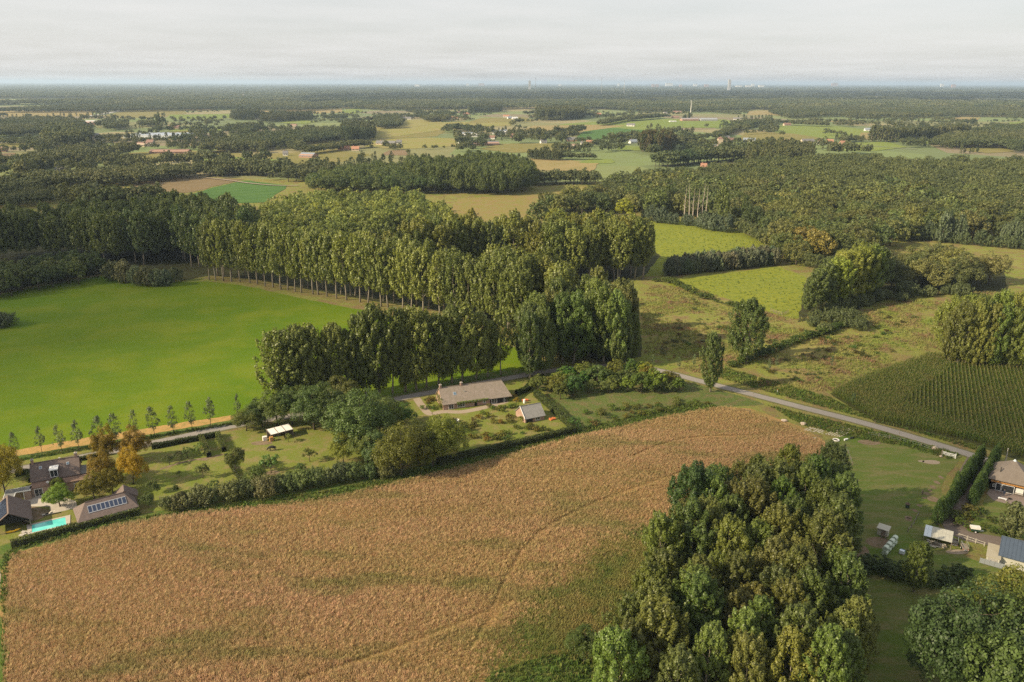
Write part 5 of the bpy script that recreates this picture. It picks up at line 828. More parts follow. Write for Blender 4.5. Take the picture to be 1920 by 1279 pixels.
MB().tube([(1.7, 1.2, 3.6), (1.7, 1.2, 5.6)], .12, 8).build('chimney_pipe', plain('dark steel pipe', (.1, .09, .08), .5), h)
p = at(1890, 934); F('terrace', [(1850, 926), (1863, 905), (1925, 925), (1945, 955), (1905, 950), (1862, 938)], .06, plain('brick terrace', (.27, .21, .175), .9, .2, 1, .4), 0)
p = at(1885, 866); o = thing('wooden_pole', 'tall bare timber pole behind the thatched house', 'pole', (p.x, p.y, 0)); MB().tube([(0, 0, -.3), (0, 0, 3.6)], [.14, .10], 8).build('shaft', WOOD_W, o); MB().tube([(0, 0, 3.6), (0, 0, 3.7)], [.16, .1], 8).build('cap', WOOD_W, o)
for px, py, l, m, sx in [(1879, 937, 'long pale bench plank on the brick terrace', PAINT, 1.7), (1893, 937, 'black planter box on the brick terrace', RUBBER, .6)]:
    p = at(px, py); o = thing('terrace_bench' if sx > 1 else 'planter_box', l, 'bench' if sx > 1 else 'planter', (p.x, p.y, 0), RAD(-35)); MB().box(-sx / 2, sx / 2, -.25, .25, .3, .4).build('seat' if sx > 1 else 'rim', m, o)
    for x in (-.4, .4): MB().box(x * sx - .06, x * sx + .06, -.2, .2, 0, .3).build('leg' if sx > 1 else 'side', m, o)
# --- person at the open door
def person(loc, rz, label):
    me = bpy.data.meshes.new('person'); V = [(0, 0, .92), (0, 0, 1.2), (0, 0, 1.44), (0, .0, 1.56)]; E_ = [(0, 1), (1, 2), (2, 3)]; Rr = [.15, .15, .14, .06]
    for sx in (-1, 1):
        k = len(V); V += [(sx * .1, 0, .86), (sx * .11, -.02, .48), (sx * .11, .03, .08), (sx * .11, -.12, .04)]; E_ += [(0, k), (k, k + 1), (k + 1, k + 2), (k + 2, k + 3)]; Rr += [.095, .065, .045, .04]
        k = len(V); V += [(sx * .19, 0, 1.4), (sx * .24, .02, 1.12), (sx * .24, -.12, .92), (sx * .24, -.2, .86)]; E_ += [(2, k), (k, k + 1), (k + 1, k + 2), (k + 2, k + 3)]; Rr += [.06, .045, .035, .04]
    me.from_pydata(V, E_, []); me.update(); o = lnk(bpy.data.objects.new('person', me)); sk = o.modifiers.new('skin', 'SKIN'); sb = o.modifiers.new('smooth', 'SUBSURF'); sb.levels = sb.render_levels = 1
    for i, r in enumerate(Rr): me.skin_vertices[0].data[i].radius = (r, r)
    me.skin_vertices[0].data[0].use_root = True; me.materials.append(plain('dark blue clothes', (.03, .04, .07), .9)); o.location = loc; o.rotation_euler = (0, 0, rz); tag(o, label, 'person')
    import bmesh
    for nm, z, r, m in (('head', 1.67, .105, plain('skin', (.5, .3, .22), .6)), ('hair', 1.70, .11, DARK)):
        bm = bmesh.new(); bmesh.ops.create_uvsphere(bm, u_segments=10, v_segments=8, radius=r); 
        for v in bm.verts: v.co = Vector((v.co.x * .85, v.co.y + (.02 if nm == 'hair' else 0), v.co.z * 1.18 + z + (.02 if nm == 'hair' else 0)))
        mm = bpy.data.meshes.new(nm); bm.to_mesh(mm); bm.free(); mm.materials.append(m); lnk(bpy.data.objects.new(nm, mm), o)
    return o
person(at(1881.5, 931), RAD(-30), 'person in dark blue clothes standing at the open door of the thatched house')
# --- open wood store
a, b_ = at(1732, 1003, 2.0), at(1785.4, 1016.7, 2.0); az = atan2(b_.y - a.y, b_.x - a.x); L = hypot(b_.x - a.x, b_.y - a.y)
h = thing('wood_store', 'open sided log store under a pale corrugated roof with one bluish sheet', 'shed', (a.x, a.y, 0), az); Wd_ = 3.7
for i in range(8):
    x0, x1 = L * i / 8, L * (i + 1) / 8 - .015; prof = []
    for k in range(9): prof.append((x0 + (x1 - x0) * k / 8, .03 * (k % 2)))
    v = [(x, y, z + zz) for y, z in ((-.25, 2.0), (Wd_, 2.5)) for x, zz in prof] + [(x, y, z + zz - .025) for y, z in ((-.25, 2.0), (Wd_, 2.5)) for x, zz in prof]; n = 9
    f = [(k, k + 1, n + k + 1, n + k) for k in range(8)] + [(2 * n + k + 1, 2 * n + k, 3 * n + k, 3 * n + k + 1) for k in range(8)] + [(2 * n + k, 2 * n + k + 1, k + 1, k) for k in range(8)]
    MB().add(v, f).build('roof_sheet', METAL_C if i < 2 else METAL_W, h)
for x in (.1, L * .5, L - .1):
    for y in (0, Wd_ - .2): MB().box(x - .06, x + .06, y - .06, y + .06, 0, 2.0 + .5 * y / Wd_ - .05).build('post', WOOD, h)
MB().box(0, L, Wd_ - .15, Wd_ - .08, 0, 2.3).build('back_wall', WOOD, h)
for i in range(60):
    x, z, y = L * rnd.uniform(.1, .8), .12 + .2 * (i % 4), rnd.choice((.3, .6, .9)); MB().tube([(x - .35, y, z), (x + .35, y + rnd.uniform(-.05, .05), z)], rnd.uniform(.07, .11), 6).build('log', rnd.choice((WOOD, WOOD_W)), h)
for i in range(12):
    p = at(1755 + rnd.uniform(-8, 14), 1024 + rnd.uniform(-4, 3)); o = MB().tube([(-.7, 0, 0), (.7, .05, 0)], rnd.uniform(.06, .1), 6).build('loose_log', WOOD_W); o.location = (p.x, p.y, .1 + .1 * (i % 2)); o.rotation_euler = (0, 0, rnd.gauss(-.5, .3)); tag(o, 'pale log lying in front of the open log store', 'log', 'loose logs before the log store')
# --- hut
a, b_ = at(1645, 988.6, 1.75), at(1665, 995, 1.75); az = atan2(b_.y - a.y, b_.x - a.x); L = hypot(b_.x - a.x, b_.y - a.y) + .1
h = thing('animal_hut', 'small pale hut with a single pitch roof on the paddock', 'hut', (a.x, a.y, 0), az); MB().box(0.1, L - .1, .1, 1.5, 0, 1.62).build('wall', METAL_W, h); MB().add([(-.1, -.15, 1.68), (L + .1, -.15, 1.68), (L + .1, 1.75, 1.98), (-.1, 1.75, 1.98), (-.1, -.15, 1.6), (L + .1, -.15, 1.6), (L + .1, 1.75, 1.9), (-.1, 1.75, 1.9)], [(0, 1, 2, 3), (7, 6, 5, 4), (0, 4, 5, 1), (1, 5, 6, 2), (2, 6, 7, 3), (3, 7, 4, 0)]).build('roof', METAL_W, h); MB().box(.9, 1.7, .05, .098, .1, 1.4).build('door', WOOD, h)
p = at(1657, 1010); o = thing('wooden_trestle', 'greyed timber trestle leaning in front of the hut', 'trestle', (p.x, p.y, 0), -.6); MB().tube([(-.7, 0, 0), (.3, .2, .8)], .06).build('leg', WOOD, o); MB().tube([(.7, 0, 0), (-.3, .2, .8)], .06).build('leg', WOOD, o); MB().box(-.8, .8, .1, .4, .5, .56).build('plank', WOOD, o)
# --- wrapped bales, two high
WRAP = plain('pale green bale wrap', (.50, .57, .47), .35, .08, 2.5, .15); a, b_ = at(1659, 1040), at(1676, 1021); d = (b_ - a) / 3.3; az = atan2(d.y, d.x)
for r_ in range(2):
    for i in range(4):
        q = a + d * i * 1.08 + Vector((sin(az), -cos(az), 0)) * 0; o = MB(); w2 = 1.05
        o.prism([(cos(t) * .56 * (1.0 if abs(cos(t)) < .8 else .96), .52 + sin(t) * .52) for t in np.linspace(0, 2 * pi, 15)[:-1]], 'x', -.5, .5); bo = o.build('silage_bale', WRAP); bo.location = (q.x + (-sin(az)) * 0, q.y, 1.03 * r_); bo.rotation_euler = (0, 0, az)
        tag(bo, f'pale green wrapped bale, {ORD[i]} from the near end of the {"upper" if r_ else "lower"} layer', 'bale', 'wrapped silage bales')
p = at(1691, 1038); o = thing('covered_pallet', 'pallet with bluish plastic covered goods right of the bales', 'pallet', (p.x, p.y, 0), az); MB().box(-.6, .6, -.5, .5, 0, .14).build('pallet', WOOD, o); MB().box(-.5, .1, -.45, .45, .15, .85).build('load', METAL_C, o); MB().box(.14, .55, -.4, .4, .15, .7).build('load', plain('blue drum plastic', (.08, .2, .45), .5), o)
p = at(1701, 952); o = thing('hay_feeder', 'dark green barrel with a brown conical lid on the paddock', 'barrel', (p.x, p.y, 0)); MB().tube([(0, 0, 0), (0, 0, .3), (0, 0, .95)], [.38, .42, .4], 12).build('drum', plain('dark green plastic', (.03, .06, .045), .5), o); MB().tube([(0, 0, .95), (0, 0, 1.3)], [.55, .12], 12).build('lid', plain('brown lid', (.14, .095, .07), .8), o)
p = at(1729, 927); o = thing('broken_post', 'dark broken fence post in the paddock', 'post', (p.x, p.y, 0)); MB().box(-.12, .12, -.1, .1, 0, 1.1).build('shaft', WOOD, o); MB().box(-.25, .25, -.12, -.1, .5, .7).build('board', WOOD, o)
# --- white field gate
a, b_ = at(1765.5, 853), at(1791, 860); az = atan2(b_.y - a.y, b_.x - a.x); L = hypot(b_.x - a.x, b_.y - a.y)
h = thing('field_gate', 'white field gate with diagonal braces at the roadside', 'gate', (a.x, a.y, 0), az)
for k in range(4): MB().box(.05, L, -.03, .03, .25 + .26 * k, .35 + .26 * k).build('rail', PAINT, h)
for k in range(3): MB().tube([(L * k / 3 + .1, -.05, .3), (L * (k + 1) / 3 - .1, -.05, 1.08)], .045, 4).build('brace', PAINT, h)
for x in (0, L): MB().box(x - .1, x + .1, -.1, .1, 0, 1.35).build('post', PAINT if x else WOOD, h)
# --- blue barn, annex, fence panels
O, az, L, hw, zr, s_ = solve((1875, 1039), (1930, 1054), 2.3, (1890.5, 1008), 32); L = 9; W = 2 * hw
h = thing('blue_barn', 'pale walled barn with a dark blue steel roof at the right edge', 'barn', (O[0], O[1], 0), az); me = roof_obj(h, L, W, 2.3, zr, METAL_B, .25); walls_obj(h, L, W, 2.3, zr, METAL_W)
n_ = Vector((0, -(zr - 2.3), hw)).normalized()
for i in range(14):
    x = -.15 + .68 * i; P = [Vector((x, -.2, 2.3 - .2 * (zr - 2.3) / hw)), Vector((x + .05, -.2, 2.3 - .2 * (zr - 2.3) / hw)), Vector((x + .05, hw, zr)), Vector((x, hw, zr))]; MB().add([p for p in P] + [p + n_ * .05 for p in P], [(4, 5, 6, 7), (0, 1, 5, 4), (1, 2, 6, 5), (2, 3, 7, 6), (3, 0, 4, 7)]).build('standing_seam', METAL_B, h)
a = at(1849, 1042, 2.0); h = thing('flat_store', 'low store with a flat tan roof joined to the blue barn', 'store', (a.x, a.y, 0), az); MB().box(0, 2.5, 0, 5.6, 1.9, 2.02).build('roof', plain('tan roofing', (.42, .37, .27), .9, .15, 1), h); MB().box(.15, 2.35, .15, 5.4, 0, 1.88).build('wall', METAL_W, h); MB().box(.4, 2.0, .1, .145, .05, 1.7).build('door', CONC, h)
a = at(1836, 1056); h = thing('mesh_pen', 'grey mesh pen below the flat store', 'pen', (a.x, a.y, 0), az)
for k in range(5):
    x = .85 * k; MB().box(x, x + .8, -.03, .0, .15, 1.25).build('mesh_panel', plain('galvanised mesh', (.33, .35, .37), .6, .15, 6, metal=.3), h); MB().box(x - .04, x, -.06, .03, 0, 1.4).build('post', ALU, h)
# --- car on the drive
p = at(1824.5, 905); CARP = plain('black car paint', (.012, .014, .02), .12, .1, 2, spec=.7)
h = thing('parked_car', 'black car standing on the drive between the clipped rows', 'car', (p.x, p.y, 0), RAD(100))
prof = [(-2.1, .35), (-2.1, .75), (-1.95, .92), (-.9, .98), (-.35, 1.42), (1.0, 1.45), (1.65, 1.0), (2.05, .92), (2.1, .4), (1.9, .25), (-1.95, .25)]
b = MB()
for sy, wy in ((-1, .82), (1, .82)): b.v += [(x, sy * (wy if z < 1 else .62), z) for x, z in prof]
n = len(prof); b.f = [tuple(range(n))[::-1], tuple(range(n, 2 * n))] + [(i, (i + 1) % n, n + (i + 1) % n, n + i) for i in range(n)]; b.f = [f[::-1] for f in b.f]; b.build('body', CARP, h)
MB().add([(-.86, -.6, 1.01), (-.86, .6, 1.01), (-.40, .58, 1.385), (-.40, -.58, 1.385), (-.88, -.6, 1.03), (-.88, .6, 1.03), (-.42, .58, 1.405), (-.42, -.58, 1.405)], [(4, 5, 6, 7)]).build('windscreen', GLASS, h)
for sy in (-1, 1): MB().add([(-.5, sy * .73, 1.02), (1.2, sy * .73, 1.05), (.9, sy * .655, 1.38), (-.2, sy * .655, 1.38)], [(0, 1, 2, 3)]).build('side_window', GLASS, h); MB().box(-2.13, -2.1, sy * .55 - .15, sy * .55 + .15, .62, .76).build('headlight', PAINT, h); MB().box(2.1, 2.13, sy * .6 - .12, sy * .6 + .12, .65, .8).build('tail_light', plain('red lens', (.5, .02, .02), .3), h)
for x in (-1.3, 1.3):
    for sy in (-1, 1): w_ = MB().tube([(x, sy * .66, .32), (x, sy * .86, .32)], .32, 14).build('wheel', RUBBER, h); MB().tube([(x, sy * .862, .32), (x, sy * .88, .32)], .19, 10).build('rim', ALU, w_)
# --- trailers
def trailer(px, py, rz, label, cover):
    p = at(px, py); o = thing('trailer', label, 'trailer', (p.x, p.y, 0), rz); m = plain('dark green panels', (.03, .07, .045), .6) if cover else plain('grey timber bed', (.3, .26, .21), .9)
    MB().box(-.9, .9, -.55, .55, .42, .52).build('bed', m, o)
    for q in ((-.9, .9, -.55, -.5), (-.9, .9, .5, .55), (-.9, -.85, -.5, .5), (.85, .9, -.5, .5)): MB().box(*q, .52, .85).build('side_board', m, o)
    if cover: MB().prism([(-.57, .86), (.57, .86), (.5, 1.3), (-.5, 1.3)], 'x', -.92, .92).build('cover', PVC, o)
    for sy in (-1, 1): w_ = MB().tube([(0, sy * .58, .3), (0, sy * .74, .3)], .3, 12).build('wheel', RUBBER, o); MB().tube([(0, sy * .742, .3), (0, sy * .755, .3)], .16, 10).build('rim', PAINT, w_); MB().box(-.95, -.91, sy * .45 - .1, sy * .45 + .1, .42, .54).build('tail_light', plain('red lens', (.5, .02, .02), .3), o)
    MB().tube([(.9, -.35, .45), (1.7, 0, .45)], .05).build('drawbar', ALU, o); MB().tube([(.9, .35, .45), (1.7, 0, .45)], .05).build('drawbar', ALU, o)
    if not cover:
        for sy in (-1, 1): MB().tube([(-.85, sy * .5, .85), (-.85, sy * .5, 1.4), (.85, sy * .5, 1.4), (.85, sy * .5, .85)], .03).build('rack', ALU, o)
        MB().box(-.95, -.9, -.55, .55, .30, .40).build('light_bar', PAINT, o)
trailer(1827, 997, RAD(-15), 'green box trailer with a white cover beside the drive', True); trailer(1790, 1021, RAD(60), 'small flat trailer with red lights next to the log store', False); trailer(1808, 1030, RAD(75), 'flat trailer with a pipe rack farther from the log store', False)
# --- fences
def fence(pl, label, rails=2, hh=1.1, step=2.0, m=None, name='timber_fence', wire=False):
    P = along([at(*q) for q in pl], step); o = thing(name, label, 'fence', (P[0][0], P[0][1], 0)); P = P - P[0]
    for x, y in P: MB().box(x - .07, x + .07, y - .07, y + .07, -.2, hh + rnd.uniform(-.05, .1)).build('post', m or WOOD, o)
    for k in range(rails):
        z = hh * (k + 1) / rails - .1
        for i in range(len(P) - 1): MB().tube([(*P[i], z), (*P[i + 1], z)], .012 if wire else .05, 4).build('wire' if wire else 'rail', ALU if wire else (m or WOOD), o)
    return o
fence([(1797, 1008), (1826, 1018), (1856, 1028)], 'pale rail fence along the yard beside the trailers', 2, 1.0, 1.6, WOOD_W); fence([(1628, 816), (1664, 822), (1700, 830), (1740, 842), (1764, 851)], 'old post and wire fence along the road verge of the paddock', 2, 1.0, 2.6, WOOD, 'wire_fence', True)
fence([(1585, 840), (1593, 858), (1600, 880)], 'three leaning posts and wire at the reed edge of the paddock', 2, 1.0, 3.4, WOOD, 'wire_fence', True); fence([(1445, 584), (1456, 588), (1468, 592), (1478, 586)], 'short dark timber fence at the corner of the grazed meadow', 3, 1.3, 1.6, WOOD); fence([(300, 938), (380, 926), (405, 916)], 'thin wire fence below the orchard', 2, .9, 2.6, WOOD, 'wire_fence', True); fence([(1722, 966), (1712, 985), (1700, 1000)], 'wire and stakes down the paddock', 2, .9, 2.2, WOOD, 'wire_fence', True)
# --- concrete slabs stacked out on the grass, ring, boulder
sl = thing('slab_paving', 'patch of loose pale concrete slabs laid on the grass by the road', 'slabs', at(1570, 812)); o0 = at(1570, 812)
sm = MB().box(-.24, .24, -.17, .17, 0, .05).mesh('slab', plain('pale concrete slab', (.44, .40, .32), .9, .15, 2, .2)); us = (at(1612, 799) - at(1575, 818)).normalized(); vs = Vector((us.y, -us.x, 0)) * -1
LA = Vector((-cos(RAD(-28)), -sin(RAD(-28)), 0)); ang_ = atan2(us.y, us.x)
def lay(q, a_): o = lnk(bpy.data.objects.new('slab', sm), sl); o.location = (q.x - o0.x + rnd.uniform(-.06, .06), q.y - o0.y + rnd.uniform(-.06, .06), .03); o.rotation_euler = (0, 0, a_ + rnd.gauss(0, .06))
for i in range(11):
    for j in range(6):
        lay(at(1575, 819) + us * (.80 * i) + LA * (.68 * j), ang_)
for i in range(6, 13):
    for j in range(5):
        if rnd.random() < .8: lay(at(1575, 819) + LA * (.75 * i) + us * (.62 * j), RAD(-28))
p = at(1567.5, 826); o = thing('tyre_planter', 'white rimmed tractor tyre lying on the grass edge', 'tyre', (p.x, p.y, 0)); tb = MB(); rr = [(.75 + .16 * cos(a_), .18 + .16 * sin(a_)) for a_ in np.linspace(0, 2 * pi, 9)[:-1]]
tb.v = [(r * cos(t), r * sin(t), z) for t in np.linspace(0, 2 * pi, 19)[:-1] for r, z in rr]; tb.f = [(i * 8 + k, i * 8 + (k + 1) % 8, ((i + 1) % 18) * 8 + (k + 1) % 8, ((i + 1) % 18) * 8 + k) for i in range(18) for k in range(8)]; tb.build('tyre', PVC, o, True); MB().tube([(0, 0, .02), (0, 0, .12)], .6, 14).build('soil_fill', DARK, o)
for px, py, l, cat, nm in [(1506, 796, 'pinkish boulder at the reed field edge near the road', 'boulder', 'boulder'), (1470, 790, 'flat pale stone in the weeds beside the road', 'stone', 'flat_stone'), (1753, 842, 'pale rubble heap beside the field gate', 'rubble', 'rubble_heap'), (1764, 857, 'light stone on the grass by the gate post', 'stone', 'pale_stone')]:
    import bmesh
    bm = bmesh.new(); bmesh.ops.create_icosphere(bm, subdivisions=2, radius=.9)
    for v in bm.verts: v.co *= rnd.uniform(.8, 1.15); v.co.z *= .45
    me = bpy.data.meshes.new(nm); bm.to_mesh(me); bm.free(); me.materials.append(plain(nm + ' stone', (.50, .40, .32), .95, .25, 2, .5)); o = tag(lnk(bpy.data.objects.new(nm, me)), l, cat); o.location = at(px, py) + Vector((0, 0, .25)); o.scale = (1, .8, 1) if nm != 'pale_stone' else (.5, .4, .5)
for px, py, l in [(1586, 826, 'white feed trough on short legs at the paddock corner'), (1597, 823, 'dark feed trough at the paddock corner')]:
    p = at(px, py); o = thing('feed_trough', l, 'trough', (p.x, p.y, 0), .4); m = PAINT if 'white' in l else RUBBER; MB().box(-.6, .6, -.2, .2, .3, .5).build('tub', m, o)
    for x in (-.5, .5): MB().box(x - .05, x + .05, -.15, .15, 0, .3).build('leg', m, o)
p = at(1522, 821); o = thing('split_log', 'split log lying on the reeds edge', 'log', (p.x, p.y, .12), -.3); MB().tube([(-1.1, 0, 0), (1.1, .1, 0)], [.14, .11], 7).build('log_half', WOOD_W, o); MB().tube([(-.6, -.3, 0), (1.0, -.25, 0)], [.11, .1], 7).build('log_half', WOOD_W, o)
for px, py, l in [(985, 752, 'low stack of orange roof tiles above the slate shed'), (1036, 787, 'orange tile stack at the end of the garden hedge')]:
    p = at(px, py); o = thing('tile_stack', l, 'tiles', (p.x, p.y, 0), .5)
    for i in range(5):
        for j in range(3): MB().box(-.9 + .36 * i, -.58 + .36 * i, -.5 + .34 * j, -.2 + .34 * j, 0, .35 + .1 * ((i + j) % 3)).build('tile', plain('orange clay', (.62, .20, .07), .9, .2, 3) if i + j == 0 else bpy.data.materials['orange clay'], o)
p = at(983, 756); o = thing('garden_barrel', 'white barrel standing between the orange tiles and the farmhouse', 'barrel', (p.x, p.y, 0)); MB().tube([(0, 0, 0), (0, 0, .5), (0, 0, 1.1)], [.3, .36, .3], 10).build('drum', PAINT, o); MB().tube([(0, 0, 1.1), (0, 0, 1.16)], .32, 10).build('lid', PAINT, o)
p = at(856, 791); o = thing('garden_bench', 'white bench on the lawn below the farmhouse terrace', 'bench', (p.x, p.y, 0), -.3); MB().box(-.7, .7, -.2, .2, .4, .46).build('seat', PAINT, o); MB().box(-.7, .7, .2, .24, .5, .85).build('backrest', PAINT, o)
for x in (-.6, .6): MB().box(x - .05, x + .05, -.2, .2, 0, .4).build('leg', PAINT, o)
p = at(1457, 738); o = thing('road_marker', 'small red and white marker post beside the road', 'marker post', (p.x, p.y, 0)); MB().tube([(0, 0, -.1), (0, 0, 1.2)], .06, 8).build('post', PAINT, o); MB().tube([(0, 0, 1.2), (0, 0, 1.45)], .07, 8).build('red_band', plain('red paint', (.55, .05, .04), .5), o)
for i, (px, py) in enumerate([(1372, 744), (1412, 752), (1482, 780), (1640, 803), (1686, 822)]): p = at(px, py - 8); o = thing('verge_post', f'thin grey stake on the road verge, {ORD[i]} from the road bend', 'post', (p.x, p.y, 0), 0, 'stakes on the road verge'); MB().tube([(0, 0, -.1), (0, 0, 1.3)], .05, 6).build('shaft', WOOD, o)
# --- clipped hedges: leaf shell over a core
def hedge(pl, w_, h, label, tint=(1, 1, 1), jag=.0):
    P = along([at(*q) for q in pl], 1.0); P = np.r_[P, [at(*pl[-1])[:2]]]; o0 = P[0].copy(); P = P - o0; T = np.gradient(P, axis=0); T /= np.linalg.norm(T, axis=1)[:, None]; Nn = np.stack([-T[:, 1], T[:, 0]], 1); n = int(len(P) * (w_ + 2 * h) * 42); r = np.random.default_rng(int(abs(pl[0][0]) * 7 + pl[0][1]))
    i = r.integers(0, len(P) - 1, n); f = r.uniform(0, 1, n)[:, None]; c = P[i] * (1 - f) + P[i + 1] * f; q = r.uniform(0, w_ + 2 * h, n); bump_ = 1 + jag * np.sin(c[:, 0] * 1.9) * np.sin(c[:, 1] * 1.3 + 1); side = np.where(q < h, -1, np.where(q < h + w_, 0, 1)); z = np.where(side == -1, q, np.where(side == 0, h, q - h - w_)) * bump_; off = np.where(side == 0, q - h - w_ / 2, side * w_ / 2)
    V3 = np.c_[c + Nn[i] * off[:, None], z] + r.normal(0, .07, (n, 3)); Nv = np.c_[Nn[i] * side[:, None], (side == 0) * 1.0] + .7 * r.standard_normal((n, 3)); V3[:, 2] = np.maximum(V3[:, 2], .03); V, Fq = leaf_quads(V3, unit(Nv), .16 * r.uniform(.6, 1.3, n), r)
    o = thing('hedge', label, 'hedge', (o0[0], o0[1], 0)); l = lnk(bpy.data.objects.new('foliage', mesh_np('foliage', V, Fq, L_HDG)), o); l.color = (*tint, 1)
    b = MB(); k = len(P)
    for s in (-1, 1):
        for zz in (0, h * .9): b.v += [(*(P[j] + Nn[j] * s * w_ * .42), zz) for j in range(k)]
    for j in range(k - 1): b.f += [(j, j + 1, k + j + 1, k + j), (2 * k + j + 1, 2 * k + j, 3 * k + j, 3 * k + j + 1), (k + j, k + j + 1, 3 * k + j + 1, 3 * k + j)]
    b.build('dark_core', plain('near black hedge core', (.03, .028, .016), .95) if 'near black hedge core' not in bpy.data.materials else bpy.data.materials['near black hedge core'], o); return o  # near-black filler box behind the leaf shell
hedge([(22, 1027), (100, 1005), (180, 984), (262, 963)], 1.3, 1.5, 'long clipped hedge between the pool garden and the reed field', (1, 1.05, .9)); hedge([(820, 872), (900, 852), (980, 834), (1040, 820), (1080, 810)], 1.5, 1.7, 'dark clipped hedge along the farmhouse garden and reed field', (.85, .9, .8), .08); hedge([(1078, 808), (1050, 783), (1028, 762), (1005, 742)], 1.6, 1.8, 'tall clipped hedge on the east side of the farmhouse garden', (.9, 1, .8), .08)
hedge([(392, 858), (386, 842), (378, 826)], 1.1, 1.5, 'left arm of the paired hedges in the orchard', (1.1, 1.1, .9)); hedge([(420, 848), (414, 832), (408, 818)], 1.1, 1.5, 'right arm of the paired hedges in the orchard', (1.1, 1.15, .9)); hedge([(424, 856), (434, 876), (448, 898), (453, 908)], .7, .9, 'low clipped hedge dividing orchard and lawn', (1.2, 1.1, .8)); hedge([(285, 842), (330, 833), (380, 824), (408, 818)], 1.2, 1.3, 'dark hedge along the road above the orchard', (.7, .8, .7), .1); hedge([(1000, 720), (985, 735), (968, 742)], 1.3, 1.6, 'short hedge at the east end of the farmhouse', (.9, 1, .8), .1); hedge([(30, 893), (54, 888), (58, 905)], .9, 1.2, 'small hedge in front of the brown tiled farmhouse', (1.1, 1.1, .7)); hedge([(150, 864), (174, 859), (205, 853)], .8, 1.0, 'thin hedge between the garage and the road', (1.2, 1.15, .7))
# ------------------------------------------------------------------ buildings far off
WC = {'w': plain('white walls far', (.72, .69, .63), .8, .08, .3), 'b': plain('brick walls far', (.36, .22, .16), .9, .15, .3), 't': plain('tan walls far', (.50, .40, .29), .9, .12, .3), 'g': plain('grey walls far', (.34, .34, .33), .8, .1, .3)}
RC = {'g': plain('grey roof far', (.17, .165, .165), .8, .15, .3), 'o': plain('orange roof far', (.36, .185, .12), .9, .15, .3), 'r': plain('brown roof far', (.23, .14, .11), .9, .15, .3), 'b': plain('blue grey roof far', (.22, .25, .29), .6, .1, .3), 'p': plain('pale sheet roof far', (.55, .56, .56), .6, .1, .3), 'l': plain('glasshouse roof', (.62, .66, .68), .25, .06, .5)}
def far_house(px, py, wpx, roof, wall, label, deep=8, e=3.0, zr=6.2, rz=None, cat='house', name=None, win=3):
    p = at(px, py); D = hypot(p.y, p.x); L = wpx * D / FOC / cos(RAD(10)); rz = rnd.uniform(-.35, .35) if rz is None else RAD(rz); W = min(deep, max(L, 6))
    o = thing(name or {'house': 'country_house', 'barn': 'farm_barn', 'shed': 'farm_shed', 'greenhouse': 'greenhouse'}[cat], label, cat, (p.x - cos(rz) * L / 2, p.y - sin(rz) * L / 2, 0), rz)
    me = MB().prism([(0, 0), (W, 0), (W, e), (W / 2, zr - .2), (0, e)], 'x', 0, L).mesh('wall', WC[wall]); lnk(bpy.data.objects.new('wall', me), o)
    b = MB()
    for s in (-1, 1): b.prism([(W / 2, zr), (W / 2 + s * (W / 2 + .5), e - .4), (W / 2 + s * (W / 2 + .5), e - .65), (W / 2, zr - .25)][::s], 'x', -.4, L + .4)
    r = b.build('roof', RC[roof], o)
    if cat == 'house': MB().box(L * .2, L * .2 + .8, W / 2 - .4, W / 2 + .4, zr - .5, zr + 1.0).build('chimney', WC['b'], r)
    for k in range(win):
        x = L * (k + .5) / win - .7; f = MB().box(x, x + 1.5, -.08, -.01, 1.0, 2.4).build('window', PAINT, o); MB().box(x + .12, x + 1.38, -.1, -.082, 1.12, 2.28).build('pane', GLASS, f)
    return o
